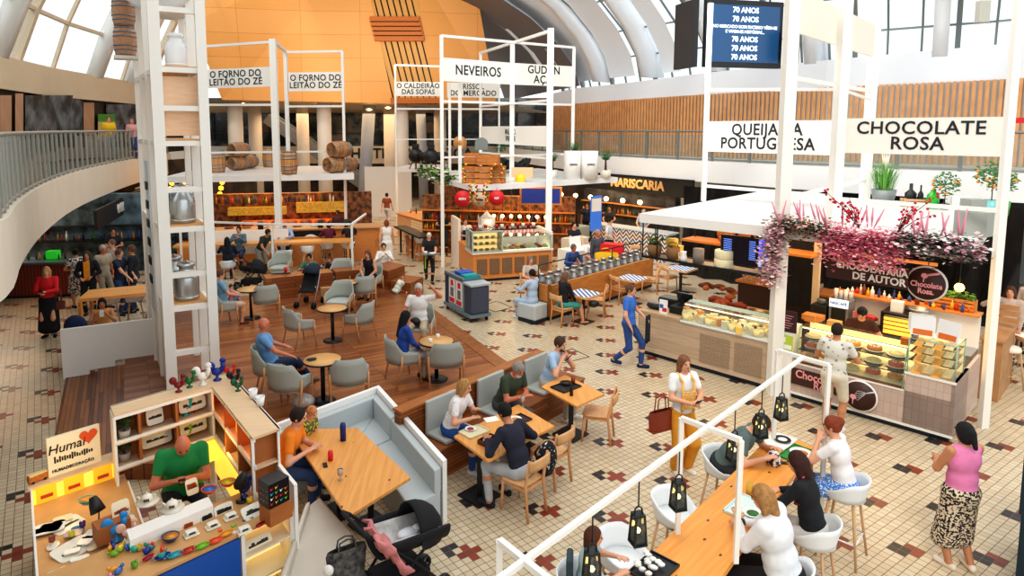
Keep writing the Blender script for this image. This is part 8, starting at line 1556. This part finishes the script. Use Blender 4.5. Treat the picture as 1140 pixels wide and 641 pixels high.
def pram(label,loc,rz,s=1,hood=FABB,inner=FABG,big=True):
    r=thing('pushchair',label,'pushchair',loc,rz); r.scale=(s,)*3
    for x,y,rad in ((-.27,-.35,.15),(.27,-.35,.15),(-.2,.4,.1),(.2,.4,.1)): wheel(r,(x,y,rad),rad)
    b=MB()
    for sx in (-1,1): b.tube([(sx*.24,-.35,.15),(sx*.25,.0,.55),(sx*.25,.12,.62)],.016,8); b.tube([(sx*.2,.4,.1),(sx*.25,.05,.5),(sx*.25,-.45,.98),(sx*.2,-.52,1.02)],.016,8)
    b.tube([(-.24,-.35,.15),(.24,-.35,.15)],.012,6); b.build('frame',FABB if big else ALU,r)
    b=MB(); b.tube([(-.25,-.44,.97),(-.24,-.53,1.04),(0,-.56,1.07),(.24,-.53,1.04),(.25,-.44,.97)],.022,8); b.build('handle',FABB,r)
    rows=[]; 
    for t in range(9):
        u=t/8; y=-.3+.75*u; rows.append([(math.sin(R(a))*.24,y,.52+.04*u+(1-math.cos(R(a)))*.22+(.10*(1-u))) for a in range(-90,91,15)])
    b=MB(); b.grid(rows,True,two=-.03); b.build('seat_tub',FABB if big else FABN,r)
    rows=[[(math.sin(R(a))*.2,-.26+.64*t/6,.57+.03*t/6+(1-math.cos(R(a)))*.17+.1*(1-t/6)) for a in range(-80,81,16)] for t in range(7)]
    b=MB(); b.grid(rows,True,two=.015); b.build('seat_liner',inner,r)
    rows=[]; rows2=[]
    for j in range(7):
        e=R(-8+j*16); row=[(math.sin(R(a))*.26,.1+.4*math.cos(R(a))*math.cos(e),.62+.4*math.cos(R(a))*math.sin(e)) for a in range(-90,91,15)]
        rows.append(row)
    b=MB(); b.grid(rows,True,two=.018); b.build('hood',hood,r)
    b=MB(); lb(b,-.2,.2,-.3,.25,.2,.36); b.build('basket',FABB,r,bevel=.03); return r
pp=at(445,641,0)
pr1=pram('black pushchair with its hood up parked beside the booth table',(-.8,6.3,0),R(-52),1.0)
b=MB(); rg=random.Random(4); rows=[[(-.22+.44*j/8+.03*math.sin(i*2+j),-.05+.3*i/9+.05*math.sin(j*1.7),.04*math.sin(j*2.2+i)-.05*i) for j in range(9)] for i in range(10)]; b.grid(rows,True,two=.03); tag(b.build('blanket',cm_('#d98c8a',var=.25,vs=8),None,V3(-1.0,5.95,.98),R(-55)),'dusty pink blanket draped over the pushchair','blanket')
r=tote('grey patterned changing bag hanging from the pushchair handle',V3(-1.28,5.9,.52),R(30),mat('bag_grey','#6a6662',.8,var=.4,vs=18,col2='#2a2a30'),.36,.32,.16,.1,'changing_bag')
b=MB(); b.lathe([(.001,0),(.05,0),(.05,.03),(.001,.035)],n=16,M=Matrix.Rotation(PI/2,4,'X')); tag(b.build('white_charm',PLATEM,None,V3(-1.42,5.75,.72)),'white round tag hanging from the changing bag','tag')
b=MB(); b.ball((0,0,0),(.08,.13,.04),8); b.ball((0,.1,.02),(.05,.05,.03),6); tag(b.build('soft_toy',cm_('#dfe3e6'),None,V3(-.72,6.3,.73),R(-55)),'pale soft toy lying in the pushchair','toy')
def buggy(label,loc,rz):
    r=thing('buggy',label,'pushchair',loc,rz)
    for x,y in ((-.24,.3),(.24,.3),(-.24,-.3),(.24,-.3)):
        for o_ in (-.03,.03): wheel(r,(x+o_,y,.08),.08,.025)
    b=MB(); 
    for sx in (-1,1): b.tube([(sx*.24,.3,.08),(sx*.22,.0,.45),(sx*.2,-.32,1.0),(sx*.2,-.42,1.04)],.012,6); b.tube([(sx*.24,-.3,.08),(sx*.21,.1,.55)],.012,6)
    b.build('frame',ALU,r); b=MB(); rows=[[(x,.18-.42*t+(.06 if abs(x)>.15 else 0),.42+.55*t*t) for x in (-.2,-.1,0,.1,.2)] for t in (0,.2,.4,.6,.8,1)]; b.grid(rows,True,two=.03); b.build('seat',FABB,r)
    rows=[[(x,-.24+.32*math.sin(R(e))*(1-.4*(x/.22)**2),.78+.3*math.cos(R(e))*(1-.4*(x/.22)**2)) for x in (-.22,-.15,-.07,0,.07,.15,.22)] for e in (-50,-20,10,40,70)]; b=MB(); b.grid(rows,True,two=.015); b.build('hood',FABN,r)
    for sx in (-1,1): b=MB(); b.tube([(sx*.2,-.4,1.03),(sx*.2,-.5,1.0)],.02,6); b.build('handle',FABB,r)
    return r
buggy('folded hood navy buggy parked against the timber bench',at(345,340,DZ),hd(190))
pram('dark pushchair beside the bending person',at(281,322,0)+V3(0,0,0),hd(100),.95,FABB,FABB)
b=MB(); b.prism([(-.14,-.08),(.14,-.08),(.14,.08),(-.14,.08)],0,.36); tag(b.build('paper_bag',mat('kraft_bag','#c79a6a',.8,var=.1,vs=6),None,at(363,334,DZ),R(20),.01),'brown paper bag with white print beside the buggy','bag')
# ---------------------------------------------------------------- things on tables
def plate(label,p,rad=.12,m=None,food=None,rz=0): 
    r=thing('plate',label,'plate',p,rz); b=MB(); b.lathe([(.001,0),(rad*.6,0),(rad,.018),(rad*.97,.022),(rad*.6,.006),(.001,.006)],n=24); b.build('plate_rim',m or PLATEM,r)
    if food: b=MB(); b.ball((0,0,.012),(rad*.6,rad*.5,.016),8); b.build('food',food,r)
    return r
def tray(label,p,w,d_,m,rz,name='food_tray'):
    r=thing(name,label,'tray',p,rz); b=MB(); lb(b,-w/2,w/2,-d_/2,d_/2,0,.008); lb(b,-w/2,w/2,-d_/2,-d_/2+.012,.008,.022); lb(b,-w/2,w/2,d_/2-.012,d_/2,.008,.022); lb(b,-w/2,-w/2+.012,-d_/2,d_/2,.008,.022); lb(b,w/2-.012,w/2,-d_/2,d_/2,.008,.022); b.build('tray_base',m,r); return r
SAUCE=mat('food_sauce','#b5452a',.5,var=.5,vs=40,col2='#e0a030'); GRN=mat('tray_green','#2f8a3f',.5)
Z1=1.052
tray('green tray under the plate of red stew on the long table',at(890,507,Z1),.44,.32,GRN,R(40)); plate('white plate of red stew on the green tray',at(892,505,Z1+.009),.13,None,SAUCE); tray('white tray with a black dish before the man in grey green',at(868,492,Z1),.42,.28,PLATEM,R(45)); plate('black rimmed oblong dish on the white tray',at(871,490,Z1+.009),.1,BLKM,PLATEM)
tray('pale turquoise tray beside the woman in the white blouse',at(831,566,Z1),.44,.3,mat('tray_pale','#cfe3df',.4),R(45)); plate('white plate with salad on the pale tray',at(838,572,Z1+.009),.1,None,LEAF)
b=MB(); b.lathe([(.001,0),(.03,0),(.038,.13),(.035,.13),(.028,.01),(.001,.008)],n=16); tag(b.build('beer_glass',mat('beer','#e9b84a',.15,alpha=.8),None,at(834,550,Z1)),'glass of beer near the woman in the white blouse','glass')
b=MB(); b.prism([(-.06,-.03),(.06,-.03),(.06,.03),(-.06,.03)],0,.03); b.lathe([(.07,0),(.09,.06),(.05,.15),(.001,.17)],n=12); tag(b.build('pouch',PATT,None,at(861,517,Z1)),'patterned cloth pouch standing on the long table','bag'); b=MB(); b.box((0,0,.006),(.2,.05,.012)); tag(b.build('black_case',BLKM,None,at(877,516,Z1),R(-10)),'slim black case on the long table beside the pouch','case')
tray('black tray with crumpled napkins at the near end of the long table',at(728,634,Z1),.4,.28,BLKM,R(45)); b=MB(); rg=random.Random(3)
for k in range(14): b.ball((rg.gauss(0,.06),rg.gauss(0,.05),.035+rg.random()*.03),(.035,.025,.02),5)
tag(b.build('napkin_heap',PLATEM,None,at(722,634,Z1+.008)),'crumpled white napkins heaped on the black tray','napkins',kind='stuff')
T7=.752
tray('cream tray with dessert before the blond woman',at(528,481,T7),.36,.26,mat('tray_cream','#d9d2b0',.4),R(40)); plate('dessert plate with red fruit on the cream tray',at(524,478,T7+.009),.08,None,mat('berries','#b8324a',.5,var=.4,vs=40))
r=thing('cutlery_box','brown wooden napkin and cutlery box on the shared table','box',at(543,492,T7),R(48)); b=MB(); lb(b,-.13,.13,-.07,-.06,0,.06); lb(b,-.13,.13,.06,.07,0,.06); lb(b,-.13,-.12,-.06,.06,0,.06); lb(b,.12,.13,-.06,.06,0,.06); lb(b,-.12,.12,-.06,.06,0,.01); b.build('box_body',mat('walnut','#5c2f1c',.5),r); b=MB(); 
for k in range(5): b.ball((-.07+.03*k,.01*(k%2),.055),(.022,.02,.02),5)
b.build('napkins',PLATEM,r)
b=MB(); b.box((0,0,.004),(.2,.15,.008)); tag(b.build('napkin',PLATEM,None,at(547,467,T7),R(20)),'white paper napkin beside the bearded man','napkin'); tray('dark tray beside the bearded man',at(576,468,T7),.36,.24,mat('tray_dark2','#3a2420',.5),R(40)); plate('plate with leftovers on the dark tray',at(574,467,T7+.009),.09,None,SAUCE)
b=MB(); b.lathe([(.03,0),(.005,.008),(.005,.06),(.035,.1),(.03,.16)],n=14); tag(b.build('wine_glass',glassmat('glassware','#f0e8e0',.35,.05,.8),None,at(582,452,T7)),'stemmed glass on the table edge beside the bearded man','glass')
tray('black food tray before the man in pale blue',at(630,431,T7),.42,.3,BLKM,R(40)); plate('bowl of grilled food on the black tray',at(630,427,T7+.009),.1,BLKM,mat('grill','#4a3424',.7,var=.5,vs=30)); b=MB(); b.lathe([(.001,0),(.032,0),(.036,.12),(.001,.12)],n=14); tag(b.build('drink_glass',mat('amber_drink','#8a3a16',.15),None,at(638,427,T7)),'glass of amber drink on the black tray','glass'); bottle('small brown bottle beside the black food tray',at(636,440,T7),mat('brown_bottle','#2a150c',.2),.2,.03)
b=MB(); b.lathe([(.001,0),(.033,0),(.033,.115),(.028,.12),(.001,.12)],n=16); tag(b.build('drink_can',RS,None,at(368,512,.762)),'red and silver drink can on the booth table','can'); b=MB(); b.lathe([(.001,0),(.04,0),(.04,.2),(.03,.24),(.001,.25)],n=16); tag(b.build('flask',mat('flask_blue','#1f2f7a',.4,var=.3,vs=20),None,at(382,490,.762)),'dark blue flask standing on the booth table','flask')
b=MB(); b.lathe([(.03,0),(.006,.01),(.006,.04),(.034,.07),(.036,.13)],n=14); o=b.build('beer_glass',glassmat('glassware','#f0e8e0',.35,.05,.8),None,at(379,534,.762)); tag(o,'stemmed glass of pale beer on the booth table','glass'); b=MB(); b.lathe([(.001,.05),(.03,.07),(.032,.11),(.001,.115)],n=14); b.build('drink',mat('beer','#e9b84a'),o); b=MB(); b.box((0,0,.006),(.05,.11,.012)); tag(b.build('phone',PHONE,None,at(362,518,.762),R(20)),'phone lying on the booth table','phone')
# backpack, shopping on chairs, far bench tray
r=thing('backpack','black backpack with a red and white pattern hung on the wooden chair','bag',at(609,520,.5),R(45)); b=MB(); b.ball((0,0,.12),(.17,.1,.24),10); b.build('body',spots('backpack_print','#15161a','#c9c4c4',22,.62),r); b=MB(); b.tube([(-.08,.06,.3),(-.1,.12,.2),(-.08,.08,0)],.014,6); b.build('strap',BLKM,r)
b=MB(); b.ball((0,0,.09),(.14,.1,.09),8); tag(b.build('handbag',BLKM,None,at(661,342,.47)),'dark bag lying on the chair at the nearest striped table','bag')
tray('grey tray with snacks on the low timber bench',at(313,303,.87),.5,.3,GREY,R(10)); b=MB(); b.lathe([(.001,0),(.04,0),(.05,.14),(.001,.15)],n=12); tag(b.build('cup',RS,None,at(318,303,.9)),'red paper cup on the low timber bench','cup')
b=MB(); b.ball((0,0,.1),(.2,.14,.12),8); tag(b.build('plastic_bag',mat('bag_white','#dcd9d4',.4,var=.3,vs=14),None,at(338,452,DZ)),'crumpled white plastic bag on the deck under the tub chair','bag')
# hatch outline in the floor, glass case at the lower right corner
def hatch(label,pts):
    b=MB(); P=[at(x,y,.004) for x,y in pts]; c=sum(P,Vector())/4
    for i in range(4): b.bar(P[i]-c,P[(i+1)%4]-c,.02,.004)
    tag(b.build('floor_hatch',mat('hatch_dark','#3d332b',.6),None,c),label,'hatch')
hatch('thin dark outline of a square floor hatch near the man in pale blue',[(606,397),(637,388),(656,397),(628,404)]); hatch('thin dark outline of a floor hatch left of the seated woman at the small table',[(536,341),(553,335),(570,342),(551,347)])
r=thing('glass_display','dark blue framed glass display cabinet at the lower right corner','cabinet',at(1128,641,0)+V3(.25,.1,0),R(-42)); DBL=mat('cabinet_teal','#1f3442',.35,.3); bx('cabinet_body',DBL,r,-.1,1.6,-.6,.5,0,.9); b=MB(); 
for x in (-.1,1.6):
    for y in (-.6,.5): lb(b,x-.02,x+.02,y-.02,y+.02,.9,1.5)
lb(b,-.12,1.62,-.62,-.58,1.48,1.52); lb(b,-.12,1.62,.48,.52,1.48,1.52); lb(b,-.12,-.08,-.6,.5,1.48,1.52); b.build('cabinet_frame',DBL,r); b=MB(); lb(b,-.1,1.6,-.6,.5,1.5,1.505); b.add([(-.1,-.6,.9),(-.1,.5,.9),(-.1,.5,1.48),(-.1,-.6,1.48)],[(0,1,2,3)]); b.build('glass_cover',mat('cabinet_glass','#8fb4d0',.08,.2),r)
# big screens hanging at the right
r=thing('hanging_screen','large dark blue hanging screen with white lines about seventy years','screen',dep(829,38,19.5),R(14)); w_,h_=2.6,1.95; bx('frame',BLKM,r,-w_/2,w_/2,0,.15,-h_/2,h_/2); bx('screen',mat('screen_navy','#1f4468',.3,em='#1f4a78',es=.35),r,-w_/2+.12,w_/2-.12,-.01,0,-h_/2+.15,h_/2-.15)
LT_=mat('screen_text','#dfeaf5',.5,em='#dfeaf5',es=.9)
for k,(s,z,sz) in enumerate((('70 ANOS',.68,.22),('70 ANOS',.42,.22),('NO MERCADO BOM SUCESSO VÊEM-SE',.2,.125),('E VIVEM-SE HISTÓRIAS...',.06,.125),('70 ANOS',-.16,.22),('70 ANOS',-.42,.22),('70 ANOS',-.68,.22))): text(s,sz,LT_,r,(0,-.02,z),(PI/2,0,0),bold=.02)
b=MB(); b.bar((-.9,.1,h_/2),(-.9,.1,h_/2+3),.04); b.bar((.9,.1,h_/2),(.9,.1,h_/2+3),.04); b.build('hanging_rod',BLKM,r); bx('side_screen',BLKM,r,-w_/2-.3,-w_/2-.18,.1,1.2,-h_/2,h_/2)
r=thing('hanging_screen','small dark screen seen edge on beside the tall white post','screen',dep(888,51,20),R(60)); bx('frame',BLKM,r,-.9,.9,0,.15,-.45,.45); b=MB(); b.bar((0,.07,.45),(0,.07,3),.04); b.build('hanging_rod',BLKM,r)
r=thing('wall_lamp','pale box floodlight on the rib at the top right','lamp',dep(1094,13,19),0); bx('body',mat('flood_grey','#c9c6b8',.5),r,-.15,.15,-.1,.1,-.3,.3)
b=MB(); b.box((0,0,0),(.35,.06,.16)); tag(b.build('exit_sign',RS,None,dep(1136,134,19.0)),'small red safety sign on the slatted wall at the right edge','sign')
for (px,py,Y) in ((201,124,30),):
    pass
# dome cameras, ceiling downlights in the soffit
for k,(px,py) in enumerate(((270,114),(411,122),(432,120),(357,118))):
    p=dep(px,py,37.5); b=MB(); b.ball((0,0,0),(.16,.16,.05),6); tag(b.build('downlight',PEND,None,p),'round warm downlight in the soffit under the timber volume','lamp','round downlights in the soffit')
# ---------------------------------------------------------------- lights
light('AREA',(-2,14,11),150,'#fff4e2',9,rot=(0,0,0),sy=12,name='overhead_light'); light('AREA',(5,9,10),90,'#fff2e0',7,sy=7,name='overhead_light')
light('AREA',tuple(Q.p(1.4,1.6,2.88)),45,'#ffdcae',2.4,name='stall_fill_light'); light('AREA',tuple(Q.p(4.3,1.6,2.88)),55,'#ffdcae',2.2,name='stall_fill_light')  # warm area lamps added to brighten beneath the roof slabs
light('AREA',(1.5,24.5,2.85),120,'#ffd9a6',3.5,name='stall_fill_light'); light('AREA',(-8.3,26.8,2.88),150,'#ffc98a',4,name='stall_fill_light'); light('AREA',(-2.6,31.5,2.8),70,'#ffc98a',2,name='stall_fill_light')
light('AREA',(6.5,27.5,2.9),160,'#ffe0b8',4,name='stall_fill_light'); light('AREA',(-16,20,3.3),160,'#ffe8cc',3,name='gallery_light')
for (x,y) in ((-11.0,15.6),(-10.2,12.6),(-11.8,18.0),(-8.6,10.4)): light('SPOT',(x,y,3.3),70,'#ffb060',.05,spot=R(55),name='gallery_spot')
light('AREA',(-8,40,5.8),260,'#ffdcb0',10,sy=4,name='soffit_light')

light('AREA',(-5,29.5,9.5),240,'#fff3e2',8,rot=(R(100),0,0),sy=3,name='fill_light'); light('AREA',(3,15,8.5),500,'#ffffff',7,rot=(R(95),0,R(-48)),sy=3,name='fill_light')  # added fill lamps, brighten the back timber and the slatted wall
